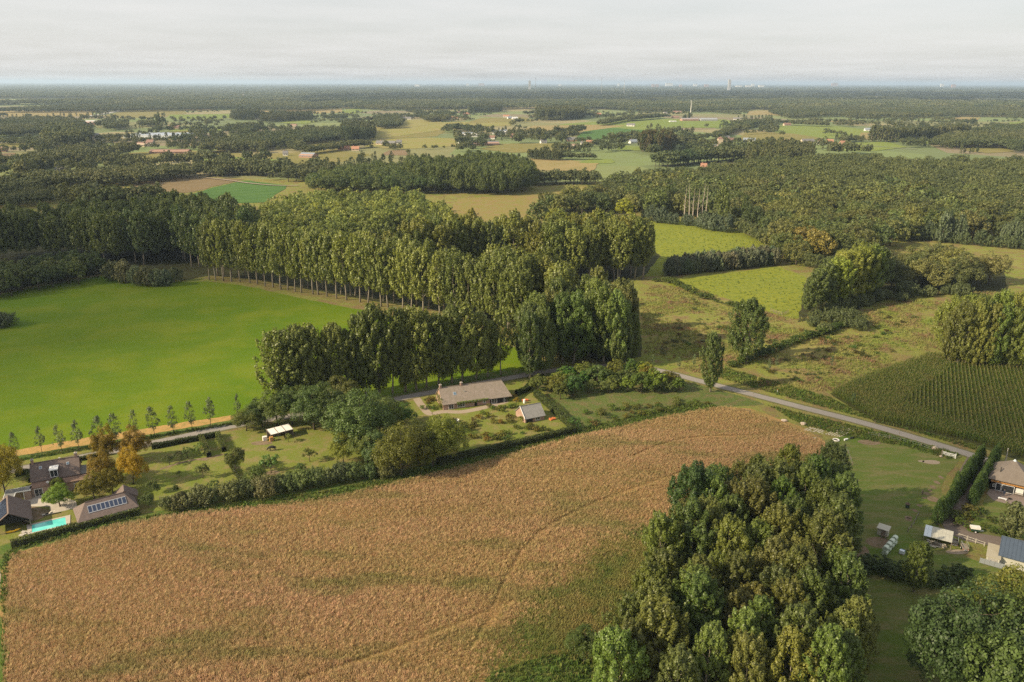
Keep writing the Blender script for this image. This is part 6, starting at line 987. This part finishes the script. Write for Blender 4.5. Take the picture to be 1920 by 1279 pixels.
LST = [(82, 264, 15, 'g', 'w', 'white house with grey roof among trees left of the tall grove'), (280, 270, 11, 'r', 'w', 'narrow white house above the brown farm sheds'), (115, 322, 19, 'g', 'g', 'grey roofed house sunk in the dark left wood'), (3, 285, 12, 'r', 'b', 'dark roofed house at the left picture edge'), (168, 259, 7, 'r', 't', 'tiny tan cottage beside the greenhouse'), (181, 257, 7, 'g', 'w', 'tiny white cottage beside the greenhouse'), (442, 240, 7, 'o', 'w', 'little white gabled house on the far lane'), (535, 292, 8, 'g', 'w', 'small white house left of the grey barn'), (644, 282, 20, 'o', 'b', 'red roofed farmhouse at the end of the poplar grove'), (666, 283, 13, 'o', 't', 'orange roofed outbuilding right of the red farmhouse'), (325, 241, 19, 'r', 'b', 'low brick house below the big far tree'), (722, 272, 36, 'g', 't', 'long grey roofed bungalow alone in the maize'), (748, 270, 9, 'g', 'w', 'small gabled annexe right of the lone bungalow'), (914, 261, 26, 'r', 'w', 'white villa with red-brown roof among grey barns'), (851, 223, 16, 'o', 't', 'orange roofed house beside the dark grove'), (875, 215, 13, 'o', 'b', 'orange roof showing above the far hedge'), (949, 220, 11, 'o', 'w', 'bright orange roofed house in the far hamlet'), (957, 223, 9, 'b', 'w', 'grey roofed house next to the orange hamlet roof'), (861, 213, 6, 'r', 'w', 'tiny white gable near the far poplars'), (760, 224, 20, 'g', 'w', 'long grey roofed house in the village grove'), (667, 227, 14, 'g', 'w', 'white low house left of the poplar grove'), (965, 258, 17, 'r', 'b', 'brown roofed house right of the villa'), (1020, 269, 11, 'g', 'w', 'white gabled house left of the hamlet sheds'), (1072, 265, 18, 'g', 'b', 'grey roofed farmhouse behind the tan sheds'), (1094, 273, 8, 'g', 'w', 'small dark house between the hamlet sheds'), (1107, 271, 15, 'o', 'w', 'white house with orange roof in the hamlet'), (1189, 269, 14, 'b', 'w', 'pale house left of the rusty poplar block'), (966, 224, 10, 'p', 'w', 'pale roofed house at the far poplar block'), (1120, 216, 14, 'o', 't', 'orange roofed house under the far trees'), (1182, 237, 14, 'g', 'w', 'white buildings at the edge of the pasture'), (1267, 222, 12, 'r', 't', 'tan house beside the blue sheds'), (1385, 225, 18, 'g', 'w', 'white house at the head of the tree avenue'), (1289, 265, 18, 'r', 't', 'brown roofed house left of the walled tower'), (1362, 262, 13, 'g', 'w', 'white gabled house near the avenue'), (1372, 266, 14, 'r', 't', 'tan roofed house near the avenue'), (1405, 266, 20, 'b', 'w', 'white flat gabled house at the bright poplars'), (1270, 212, 15, 'r', 't', 'tan house below the radio mast'), (1250, 214, 9, 'g', 'w', 'small white house left of the radio mast'), (1320, 317, 10, 'o', 'b', 'orange cottage under the avenue trees'), (1554, 210, 21, 'r', 'w', 'large cream villa in the far wood'), (1477, 236, 12, 'r', 't', 'tan house at the corner of the pasture'), (1628, 246, 10, 'b', 'w', 'small pale house beside the dark poplars'), (1722, 215, 8, 'r', 'b', 'small brick house in the far wooded belt'), (1636, 209, 6, 'g', 'w', 'tiny white house in the far wooded belt'), (1557, 269, 10, 'o', 't', 'orange fronted cottage above the oak wood'), (1583, 272, 9, 'o', 'b', 'brick cottage above the oak wood'), (1516, 268, 22, 'g', 't', 'grey roofed farmhouse above the oak wood'), (1540, 271, 8, 'r', 'w', 'small white cottage above the oak wood'), (1477, 269, 11, 'r', 't', 'tan cottage behind the bright poplars'), (1912, 217, 15, 'r', 'w', 'white house at the far right edge'), (45, 208, 12, 'g', 'w', 'grey shed on the brown field at the far left'), (85, 209, 10, 'p', 'w', 'white shed on the brown field near the highway'), (278, 204, 18, 'r', 'b', 'brick house right of the highway'), (305, 203, 9, 'g', 'w', 'pale house by the far yellow field'), (1408, 195, 9, 'r', 't', 'tan house at the far village'), (1520, 172, 12, 'g', 'w', 'pale church like house on the far right plain'), (1660, 181, 10, 'p', 'w', 'white farm on the far right plain'), (1690, 182, 14, 'p', 'w', 'long white farm on the far right plain'), (1705, 183, 7, 'o', 'w', 'orange roofed farm on the far right plain')]
for a in LST: far_house(*a, win=max(2, min(5, int(a[2] / 6))))
for a in [(172, 234, 34, 'p', 'b', 'big pale roofed shed with an orange end wall', 20, 5, 9, 12), (262, 275, 22, 'r', 't', 'brown farm shed left in the yard by the yellow tree', 14, 3, 6, -8), (300, 288, 34, 'r', 'b', 'long low brown barn at the maize strip', 18, 2.6, 5, 6), (335, 288, 30, 'r', 'b', 'second low brown barn at the maize strip', 18, 2.6, 5, 6), (573, 296, 27, 'b', 'b', 'grey roofed barn beside the mixed wood', 14, 3, 6, -20), (905, 273, 62, 'g', 'b', 'long dark roofed barn below the white villa', 18, 3, 6, 14), (868, 273, 14, 'p', 'w', 'white ended shed at the long dark barn', 10, 3.2, 5, 14), (885, 257, 42, 'b', 'w', 'grey barn left behind the white villa', 18, 4, 8, 10), (938, 252, 26, 'b', 'w', 'grey barn right behind the white villa', 16, 4, 8, 10), (1074, 277, 23, 'r', 't', 'tan shed in front of the hamlet farm', 12, 2.6, 5, -10), (1295, 227, 30, 'b', 'b', 'blue grey cattle shed left on the pasture', 20, 4, 7, 8), (1330, 227, 30, 'b', 'g', 'blue grey cattle shed right on the pasture', 20, 4, 7, 6), (1262, 229, 12, 'p', 'w', 'low white silo wall on the pasture', 8, 2, 3, 5), (1335, 280, 25, 'g', 't', 'green grey barn below the walled tower', 14, 3, 6, 15), (550, 238, 10, 'r', 't', 'brown shed at the foot of the far poplars', 10, 3, 6, 0)]: far_house(*a[:6], deep=a[6], e=a[7], zr=a[8], rz=a[9], cat='barn', win=2)
p = at(232, 259); o = thing('greenhouse', 'long pale glasshouse behind the yellow autumn tree', 'greenhouse', (p.x, p.y, 0), RAD(2))
for k in range(12): MB().prism([(0, 0), (60, 0), (60, 4), (30, 4.2), (0, 4)], 'x', 8.2 * k, 8.2 * k + 8).build('glass_bay', RC['l'], o); MB().prism([(8.2 * k, 4.2), (8.2 * k + 8, 4.2), (8.2 * k + 4, 6)], 'y', .2, 59.8).build('roof_bay', RC['l'], o)
tree_px('broadleaf_tree', 327, 268, 256, 'single golden yellow tree above the brown barns', None, (4.5, 3.0, .4), 1)
o = thing('brick_tower', 'square tan tower house beside the green grey barn', 'tower', at(1346, 276)); MB().box(0, 7, 0, 7, 0, 12).build('wall', WC['t'], o); MB().add([(-.4, -.4, 12), (7.4, -.4, 12), (7.4, 7.4, 12), (-.4, 7.4, 12), (3.5, 3.5, 15)], [(0, 1, 4), (1, 2, 4), (2, 3, 4), (3, 0, 4), (3, 2, 1, 0)]).build('roof', RC['r'], o)
def mast(px, py, top, label, r=.9):
    p = at(px, py); h = height(px, py, top); o = thing('radio_mast', label, 'mast', p); MB().tube([(0, 0, 0), (0, 0, h)], [r * 1.3, r * .6], 6).build('shaft', WC['w'], o)
    for k in (.82, .93): MB().tube([(0, 0, h * k), (0, 0, h * k + 2)], r * 2.2, 8).build('antenna_ring', WC['g'], o)
mast(1295, 212, 188, 'grey white lattice radio mast above the blue sheds', 1.0); mast(457, 186, 173, 'pale radio mast standing in the far left forest', 1.1); mast(1643, 190, 176, 'pale mast in the dark far wood on the right', 1.2)
def block(px, top, wpx, D, label, deep=20, kind='w', name='apartment_block', cat='building', storeys=None):
    q = at(px, 400); u = q.x / q.y; x = u * D; L = wpx * D / FOC; hh = CAM_H + D * math.tan(math.atan((639.5 - top + (px - 960) * SR) / FOC) - PITCH)
    o = thing(name, label, cat, (x - L / 2, D, 0)); MB().box(0, L, 0, deep, 0, hh).build('tower_body', WC[kind], o); MB().box(L * .25, L * .7, deep * .25, deep * .7, hh, hh + hh * .05 + 1).build('roof_plant', WC['g'], o)
    for k in range(storeys or 3): z = hh * (k + .6) / (storeys or 3); MB().box(L * .06, L * .94, -.3, -.02, z, z + hh * .3 / (storeys or 3)).build('window_band', WC['g'], o)
WC['s'] = plain('weathered concrete tower', (.42, .42, .42), .8, .08, .3)
block(1348, 149.5, 4.5, 9000, 'tall pale tower block on the right of the skyline', 26, 's', 'tower_block', storeys=14)
for i, (px, top, wpx, k, l) in enumerate([(991, 151.5, 4, 'g', 'grey high rise left of the skyline beside the thin mast'), (905, 156.5, 10, 'b', 'pinkish slab block at the left of the town'), (880, 156.8, 4, 'w', 'small pale block at the left of the town'), (1150, 156.5, 3, 'w', 'small white block near the middle mast'), (1212, 158.0, 5, 'b', 'left one of two pinkish blocks'), (1219, 158.0, 5, 'b', 'right one of two pinkish blocks'), (1240, 156.0, 13, 'w', 'broad white block in the middle of the town'), (1261, 158.5, 4, 'b', 'small brick block right of the broad white one'), (1287, 157.6, 7, 'w', 'pale block left of the tower'), (1307, 158.0, 7, 'b', 'brick block next to the tower'), (1390, 157.5, 5, 'w', 'tallest white block right of the tower'), (1382, 160.0, 9, 'w', 'low white block left of the tallest white one'), (1405, 160.0, 9, 'w', 'low white block right of the tallest white one'), (1365, 160.5, 10, 'w', 'flat white hall right of the tower'), (1536, 155.5, 11, 'b', 'pink hospital like block on the right plain'), (1728, 157.5, 5, 'w', 'small white block on the right plain'), (1749, 158.3, 7, 'b', 'pinkish block at the right end of the plain'), (1045, 157.8, 5, 'w', 'pale block between the two masts'), (790, 158.6, 8, 'w', 'low white hall at the far left of the town')]): block(px, top, wpx, 9000 if top < 155 else 19000 if top < 158 else 15000, l, 40, k)
for px, top, l in [(1001.5, 144.5, 'thin white mast beside the grey high rise'), (1119.5, 144.5, 'thin white mast in the middle of the skyline'), (1160, 149, 'faint thin mast right of the middle one')]:
    q = at(px, 400); D = 6500; x = q.x / q.y * D; hh = CAM_H + D * math.tan(math.atan((639.5 - top + (px - 960) * SR) / FOC) - PITCH); o = thing('chimney_mast', l, 'mast', (x, D, 0)); MB().tube([(0, 0, 0), (0, 0, hh)], [1.6, .9], 8).build('shaft', WC['w'], o); MB().tube([(0, 0, hh * .9), (0, 0, hh * .94)], [1.6, 1.6], 8).build('ring', WC['b'], o)
# ------------------------------------------------------------------ plant the list: the largest of each kind one by one, the rest of that kind as one mass
LIM = {'poplar_tree': 300, 'oak_tree': 298, 'field_tree': 295, 'slender_tree': 295, 'shrub': 300}
MASS = {'poplar_tree': ('poplar_plantation', 'rear poplars of the plantations, crowns merging into one olive mass', 'plantation'), 'oak_tree': ('oak_wood', 'rear canopy of the big brownish oak wood', 'wood'), 'field_tree': ('far_woods', 'far off woods and hedgerows seen as a dark mass', 'woods'), 'slender_tree': ('far_poplar_groves', 'far off groves of slim poplars', 'grove'), 'shrub': ('undergrowth', 'low undergrowth spread through the meadow and garden', 'undergrowth'), 'broadleaf_tree': ('scrub', 'rear trees of the mixed groves', 'scrub'), 'willow_tree': ('willow_scrub', 'rear willows of the belts', 'scrub')}
for kind in sorted({t['kind'] for t in PLAN}):
    L = [t for t in PLAN if t['kind'] == kind]
    gone = lambda t: (abs(t['x']) > .74 * t['y'] + 25) or t['y'] < 70
    L = [t for t in L if not gone(t)]; L.sort(key=lambda t: -t['H'] / hypot(t['x'], t['y']))
    n = LIM.get(kind, 295)
    by = {}
    for t in L[:n]: by.setdefault(t['label'], []).append(t)
    for lab, T in by.items():
        if len(T) < 6: continue
        T.sort(key=lambda t: t['y']); per = max(4, min(26, round(math.sqrt(len(T)) * 1.6))); RK = [T[i:i + per] for i in range(0, len(T), per)]
        for q, R in enumerate(RK[:5]):
            for i, t in enumerate(sorted(R, key=lambda t: t['x'])): t['label'] = lab + f", {['front', 'second', 'third', 'fourth', 'fifth'][q]} rank, {ORD[i]} from west"
        for R in RK[5:]:
            for t in R: t['label'] = lab + ', behind the fifth rank'
        if len(T[0]['label'].split()) > 16: print('LONG', T[0]['label'])
    for t in L[:n]: place(t)
    R_ = L[n:]
    if R_:
        lod = max(PROTO[kind]); D = [hypot(t['x'], t['y']) for t in R_]
        prs = [q[0] for q in PROTO[kind][2 if (kind == 'poplar_tree') else lod]]; H0 = PROTO[kind][2 if kind == 'poplar_tree' else lod][0][2]
        if kind == 'poplar_tree': prs, H0 = [q[0] for q in PROTO[kind][1]], 25
        if kind == 'oak_tree': prs, H0 = [q[0] for q in PROTO[kind][1]], 15
        S = np.array([[t['H'] / H0 * t['wd'], t['H'] / H0 * t['wd'], t['H'] / H0] for t in R_])
        scatter(MASS[kind][0], prs, np.array([(t['x'], t['y']) for t in R_]), S, MASS[kind][1], MASS[kind][2])
    print('PLANT', kind, len(L))
# distant closed forest up to the horizon: canopy pieces, larger with distance
def canopy(seed, nt, span, hh, q):
    r = np.random.default_rng(seed); Ps, Ns, Sz = [], [], []
    for i in range(nt):
        c = np.array([r.uniform(-.5, .5) * span, r.uniform(-.5, .5) * span, hh * r.uniform(.45, .7)]); d = r.standard_normal((q, 3)); d[:, 2] = np.abs(d[:, 2]) * 1.1; d = unit(d); R = np.array([5.2, 5.2, hh * .42]) * r.uniform(.75, 1.2)
        Ps.append(c + d * R); Ns.append(unit(d + .4 * r.standard_normal((q, 3)))); Sz.append(r.uniform(1.5, 2.6, q))
    V, Fq = leaf_quads(np.concatenate(Ps), np.concatenate(Ns), np.concatenate(Sz), r, .8); return mesh_np('canopy', V, Fq, L_FAR)
CAN = [canopy(s, 34, 58, 15, 22) for s in range(4)]
P_, S_ = [], []
for r0, r1, d, k in [(2900, 5200, 44, 1), (5200, 9500, 82, 2), (9500, 20000, 175, 4.2), (20000, 46000, 420, 10)]:
    Q = fill(np.array([(-.68 * r0 - 60, r0), (.68 * r0 + 60, r0), (.68 * r1 + 60, r1), (-.68 * r1 - 60, r1)]), d, .4)
    m = np.zeros(len(Q), bool)
    for q in FARP: m |= inside(Q, q)
    nz = np.sin(Q[:, 0] / 410 + 1.3 * np.sin(Q[:, 1] / 530)) + np.sin(Q[:, 1] / 300 + .9 * np.sin(Q[:, 0] / 700)) + np.sin(Q[:, 0] / 1500 + Q[:, 1] / 900)
    thr = .75 if r0 < 3000 else 1.5 if r0 < 9000 else 2.3
    Q = Q[(~m) & (nz < thr)]
    P_.append(Q); S_.append(np.c_[np.full(len(Q), k), np.full(len(Q), k), rng.uniform(.8, 1.25, len(Q)) * (1 if k < 3 else 1.15)])
scatter('distant_forest', CAN, np.concatenate(P_), np.concatenate(S_), 'endless hazy forest reaching the horizon', 'forest')
HAZE = 6.2e-5
# ------------------------------------------------------------------ reeds, maize, grass
def tuft(name, n, h, spread, wid, bend, seed, m):
    r = np.random.default_rng(seed); V, Fq = [], []
    for i in range(n):
        th = r.uniform(0, 6.28); b = np.array([r.normal(0, spread), r.normal(0, spread), -.05]); hh = h * r.uniform(.6, 1.15); d = np.array([cos(th), sin(th), 0]) * hh * r.uniform(.1, .5) + np.array(bend) * hh
        s = np.array([-sin(th), cos(th), 0]) * wid * r.uniform(.7, 1.3); mid = b + d * .4 + np.array([0, 0, hh * .65]); tip = b + d + np.array([0, 0, hh])
        k = len(V); V += [b - s, b + s, mid + s * 1.3, mid - s * 1.3, tip + s * .5, tip - s * .5]; Fq += [(k, k + 1, k + 2, k + 3), (k + 3, k + 2, k + 4, k + 5)]
    return mesh_np(name, np.array(V), np.array(Fq), m)
def blade_mat(name, ramp, big, fine, var=.3, hue=.02, st=(None, None), t3=(.52, .68)):
    m, t, b, out = new_mat(name); p = pos(t, *st); oi = nn(t, 'ShaderNodeObjectInfo'); g = nn(t, 'ShaderNodeNewGeometry')
    a = mixc(t, rng_map(t, noise(t, big, 5, .62, p, .8), .38, .62), ramp[0], ramp[1]); a = mixc(t, rng_map(t, noise(t, big * 3.1, 5, .6, p), t3[0], t3[1], 0, .9), a, ramp[2])
    hs = nn(t, 'ShaderNodeHueSaturation'); t.links.new(a, hs.inputs['Color']); t.links.new(rng_map(t, oi.outputs['Random'], 0, 1, .5 - hue, .5 + hue), hs.inputs['Hue'])
    v = nn(t, 'ShaderNodeMath', operation='MULTIPLY'); t.links.new(rng_map(t, g.outputs['Random Per Island'], 0, 1, 1 - var, 1 + var), v.inputs[0]); t.links.new(rng_map(t, oi.outputs['Random'], 0, 1, 1.12, .86), v.inputs[1]); t.links.new(v.outputs[0], hs.inputs['Value'])
    t.links.new(hs.outputs[0], b.inputs['Base Color']); b.inputs['Roughness'].default_value = .8; b.inputs['Specular IOR Level'].default_value = .15
    tr = nn(t, 'ShaderNodeBsdfTranslucent'); t.links.new(hs.outputs[0], tr.inputs[0]); ms = nn(t, 'ShaderNodeMixShader'); ms.inputs[0].default_value = .3
    t.links.new(b.outputs[0], ms.inputs[1]); t.links.new(tr.outputs[0], ms.inputs[2]); t.links.new(ms.outputs[0], out.inputs[0]); return m
REEDM = blade_mat('dry reeds', [(.485, .33, .18), (.43, .31, .142), (.265, .245, .085)], .03, .3, .13, st=(RAD(-22), (.35, 1.3, 1)))
REEDG = blade_mat('greenish reeds', [(.17, .20, .05), (.28, .235, .08), (.12, .17, .04)], .05, .3, .2)
reedpoly = W2([(-60, 1300), (8, 1300), (12, 1100), (18, 1040), (110, 1016), (200, 990), (330, 968), (480, 950), (600, 935), (730, 910), (880, 872), (1090, 818), (1240, 784), (1350, 764), (1390, 768), (1480, 800), (1545, 832), (1560, 960), (1500, 1060), (1460, 1300)])
green = W2([(880, 1300), (940, 1220), (1020, 1130), (1100, 1040), (1190, 1000), (1290, 985), (1340, 1040), (1250, 1300)])
P = fill(reedpoly, .37, .5); P = P[inside(P + rng.normal(0, 1.1, P.shape), reedpoly)]; P = P[~inside(P + rng.normal(0, 1.2, P.shape), W2([(880, 1310), (930, 1262), (1000, 1236), (1070, 1222), (1140, 1240), (1140, 1310)]))]; gm = inside(P + rng.normal(0, 2.5, P.shape), green)
fade = np.sin(P[:, 0] * .09 + 2 * np.sin(P[:, 1] * .05)) + np.sin(P[:, 1] * .17 + P[:, 0] * .06)
hz = 1 + .14 * fade + rng.normal(0, .10, len(P))
lanes = np.zeros(len(P), bool)
for ln in ([(885, 1215), (920, 1150), (950, 1080), (1000, 1010), (1080, 960), (1180, 920), (1300, 880)], [(1180, 860), (1240, 835), (1300, 822), (1400, 818)], [(560, 1279), (760, 1210), (960, 1130)], [(915, 1180), (945, 1130)]):
    for q in along(smooth([at(*k) for k in ln], 8), .6): lanes |= ((P - q) ** 2).sum(1) < .32
hz[lanes] *= .5
RT = [tuft('tuft', 12, .72, .20, .024, (.28, .10, 0), s, REEDM) for s in range(4)]; GTF = [tuft('tuft', 12, .75, .22, .026, (.25, .10, 0), 20 + s, REEDG) for s in range(3)]
scatter('reeds', RT, P[~gm], np.clip(hz[~gm], .3, 1.6), 'brown orange dry reeds covering the whole near field', 'reeds')
scatter('green_reeds', GTF, P[gm], np.clip(hz[gm], .3, 1.6), 'greener reeds beside the near poplars', 'reeds')
# maize in drilled rows, a headland drilled across
MZ = blade_mat('maize leaves', [(.088, .128, .022), (.108, .135, .026), (.14, .138, .036)], .06, .5, .35)
TASS = plain('maize tassels', (.20, .17, .07), .9, .3)
def maize(seed):
    r = np.random.default_rng(seed); V, Fq = [], []
    for i in range(9):
        th = r.uniform(0, 6.28); z = .4 + 1.55 * i / 9; o = np.array([cos(th), sin(th), 0]); s = np.array([-sin(th), cos(th), 0]) * .06; L = r.uniform(.45, .75); k = len(V)
        V += [np.array([0, 0, z]) - s * .6, np.array([0, 0, z]) + s * .6, o * L * .55 + [0, 0, z + .30] + s, o * L * .55 + [0, 0, z + .30] - s, o * L + [0, 0, z + .05] + s * .3, o * L + [0, 0, z + .05] - s * .3]; Fq += [(k, k + 1, k + 2, k + 3), (k + 3, k + 2, k + 4, k + 5)]
    k = len(V); V += [np.array(q) for q in [(-.03, 0, 0), (.03, 0, 0), (.02, 0, 2.1), (-.02, 0, 2.1), (-.05, -.02, 2.1), (.05, .02, 2.1), (.03, 0, 2.5), (-.03, 0, 2.5)]]; Fq += [(k, k + 1, k + 2, k + 3), (k + 4, k + 5, k + 6, k + 7)]
    return mesh_np('maize', np.array(V), np.array(Fq), [MZ, TASS], mi=np.r_[np.zeros(len(Fq) - 1), 1])
inner = W2([(1690, 760), (1790, 690), (1960, 700), (1960, 850), (1830, 815)])
outer = W2([(1558, 740), (1604, 716), (1742, 668), (1960, 692), (1960, 872), (1838, 832), (1645, 790)])
def rows_in(poly, dirpx, gap, step):
    a, b = at(*dirpx[0]), at(*dirpx[1]); ang = atan2(b.y - a.y, b.x - a.x); c, s = cos(ang), sin(ang); R = np.array([[c, -s], [s, c]]); Q = poly @ R; lo, hi = Q.min(0), Q.max(0)
    gx, gy = np.meshgrid(np.arange(lo[0], hi[0], step), np.arange(lo[1], hi[1], gap)); P = np.stack([gx.ravel(), gy.ravel()], 1) + rng.normal(0, .045, (gx.size, 2)); P = P @ R.T; return P[inside(P, poly)]
Pi = rows_in(inner, ((1860, 800), (1845, 720)), 1.08, .36); Po = rows_in(outer, ((1600, 730), (1740, 668)), .8, .4); Po = Po[~inside(Po, inner)]
Pm = np.r_[Pi, Po]; scatter('maize_crop', [maize(s) for s in range(4)], Pm, rng.uniform(.82, 1.08, len(Pm)), 'ripening green maize in drilled rows on the right', 'maize')
# rough grass and nettles on verges and meadows
VG = blade_mat('lush grass', [(.085, .14, .026), (.115, .145, .03), (.17, .155, .055)], .12, .6); RG = blade_mat('rough meadow grass', [(.16, .21, .038), (.26, .235, .08), (.20, .115, .075)], .035, .5, t3=(.47, .60))
VT = [tuft('tuft', 9, .55, .2, .05, (.1, .05, 0), 40 + s, VG) for s in range(3)]; RGT = [tuft('tuft', 9, .6, .25, .045, (.15, .05, 0), 50 + s, RG) for s in range(3)]
LUSH = [(880, 1310), (930, 1262), (1000, 1236), (1070, 1222), (1140, 1240), (1140, 1310)]
P = np.concatenate([fill(W2(q), .55, .5) for q in (LUSH, [(6, 1300), (14, 1300), (16, 1060), (40, 1030), (200, 994), (330, 974), (480, 956), (730, 916), (880, 878), (1090, 824), (1240, 790), (1360, 766), (1300, 752), (1240, 766), (1088, 806), (880, 858), (720, 898), (600, 922), (400, 950), (230, 974), (60, 1018), (2, 1040)], [(-60, 884), (30, 866), (300, 820), (445, 796), (445, 792), (300, 815), (30, 861), (-60, 878)], [(1440, 760), (1520, 780), (1640, 808), (1800, 852), (1780, 862), (1700, 838), (1600, 822), (1500, 796)], [(1330, 702), (1420, 730), (1560, 768), (1700, 806), (1830, 845), (1830, 836), (1640, 788), (1555, 745), (1450, 715), (1360, 690)])])
scatter('verge_grass', VT, P, rng.uniform(.5, 1.4, len(P)), 'rank green grass and nettles on the verges', 'grass')
P = fill(W2([(1200, 560), (1232, 524), (1270, 526), (1380, 568), (1460, 592), (1500, 598), (1560, 584), (1700, 548), (1930, 548), (1930, 690), (1740, 664), (1555, 735), (1400, 724), (1310, 700), (1240, 684), (1208, 668)]), 1.0, .5)
nzm = np.sin(P[:, 0] * .13 + 1.7 * np.sin(P[:, 1] * .09)) + np.sin(P[:, 1] * .21 + P[:, 0] * .05)
P = P[nzm + rng.normal(0, .6, len(P)) > -.3]; scatter('meadow_grass', RGT, P, rng.uniform(.6, 1.5, len(P)), 'tussocky grass and sorrel of the rough meadow', 'grass')
P = fill(W2([(1255, 535), (1272, 526), (1460, 502), (1510, 522), (1508, 560), (1494, 598), (1460, 590), (1380, 563), (1310, 543)]), 2.6, .5); P = np.r_[P, fill(W2([(1210, 512), (1240, 470), (1200, 440), (1300, 420), (1370, 432), (1430, 455), (1440, 480), (1262, 508)]), 2.6, .5)]
TP = P[rng.uniform(0, 1, len(P)) < .6]; scatter('meadow_tussocks', VT, TP, rng.uniform(.4, 1.2, len(TP)), 'darker grass tufts dotted over the grazed meadows', 'grass')
# ------------------------------------------------------------------ air and clouds
m = bpy.data.materials.new('hazy air'); m.use_nodes = True; t = m.node_tree; t.nodes.clear(); o = nn(t, 'ShaderNodeOutputMaterial'); pv = nn(t, 'ShaderNodeVolumePrincipled')
pv.inputs['Color'].default_value = (.61, .785, 1.0, 1); pv.inputs['Density'].default_value = HAZE; pv.inputs['Anisotropy'].default_value = .1; t.links.new(pv.outputs[0], o.inputs['Volume'])
hz = MB().box(-65000, 65000, -400, 54000, -1, 145).build('haze', m); tag(hz, 'pale blue evening haze over the plain', 'haze', kind='stuff')
CM = bpy.data.materials.new('cloud white'); CM.use_nodes = True; t = CM.node_tree; t.nodes.clear(); o = nn(t, 'ShaderNodeOutputMaterial'); df = nn(t, 'ShaderNodeBsdfDiffuse'); df.inputs[0].default_value = (.85, .85, .85, 1); tp = nn(t, 'ShaderNodeBsdfTransparent'); ms = nn(t, 'ShaderNodeMixShader'); ms.inputs[0].default_value = .72
t.links.new(tp.outputs[0], ms.inputs[1]); t.links.new(df.outputs[0], ms.inputs[2]); t.links.new(ms.outputs[0], o.inputs[0])
def cloud(px, alt, cover, r0, label):
    """a flat fair weather cloud high towards the sun, above the ground it shades"""
    import bmesh
    poly = W2(px); Q = fill(poly, r0 * math.sqrt(pi / cover), .5)
    bm = bmesh.new(); bmesh.ops.create_icosphere(bm, subdivisions=2, radius=1); v0 = np.array([v.co[:] for v in bm.verts]); f0 = np.array([[v.index for v in f.verts] for f in bm.faces]); bm.free()
    V, Fq = [], []; off = sun_pos / sun_pos.z * alt
    for i, (x, y) in enumerate(Q):
        s = r0 * rnd.uniform(.6, 1.3); c = np.array([x + off.x, y + off.y, alt + rnd.uniform(-20, 20)]); V.append(v0 * [s, s, s * .45] + c); Fq.append(f0 + len(v0) * i)
    return tag(lnk(bpy.data.objects.new('cloud', mesh_np('cloud', np.concatenate(V), np.concatenate(Fq), CM))), label, 'cloud', kind='stuff')
cloud([(-900, 640), (-300, 800), (0, 735), (150, 690), (270, 648), (380, 610), (430, 570), (420, 530), (450, 500), (440, 460), (420, 430), (300, 390), (0, 350), (-600, 350)], 3600, 1.5, 16, 'cloud shading the far left of the pasture and the plantation')
cloud([(1300, 800), (1480, 760), (1640, 720), (1760, 690), (2100, 700), (2300, 900), (2100, 1300), (1800, 1500), (1100, 1500), (1050, 1260), (1200, 1060), (1240, 900)], 3600, .62, 16, 'cloud shading the near poplars and the paddock')
cloud([(560, 197), (900, 191), (1250, 194), (1500, 191), (1990, 197), (1990, 177), (1500, 173), (1000, 175), (600, 180)], 3600, .9, 60, 'long cloud shading the distant forest belt')
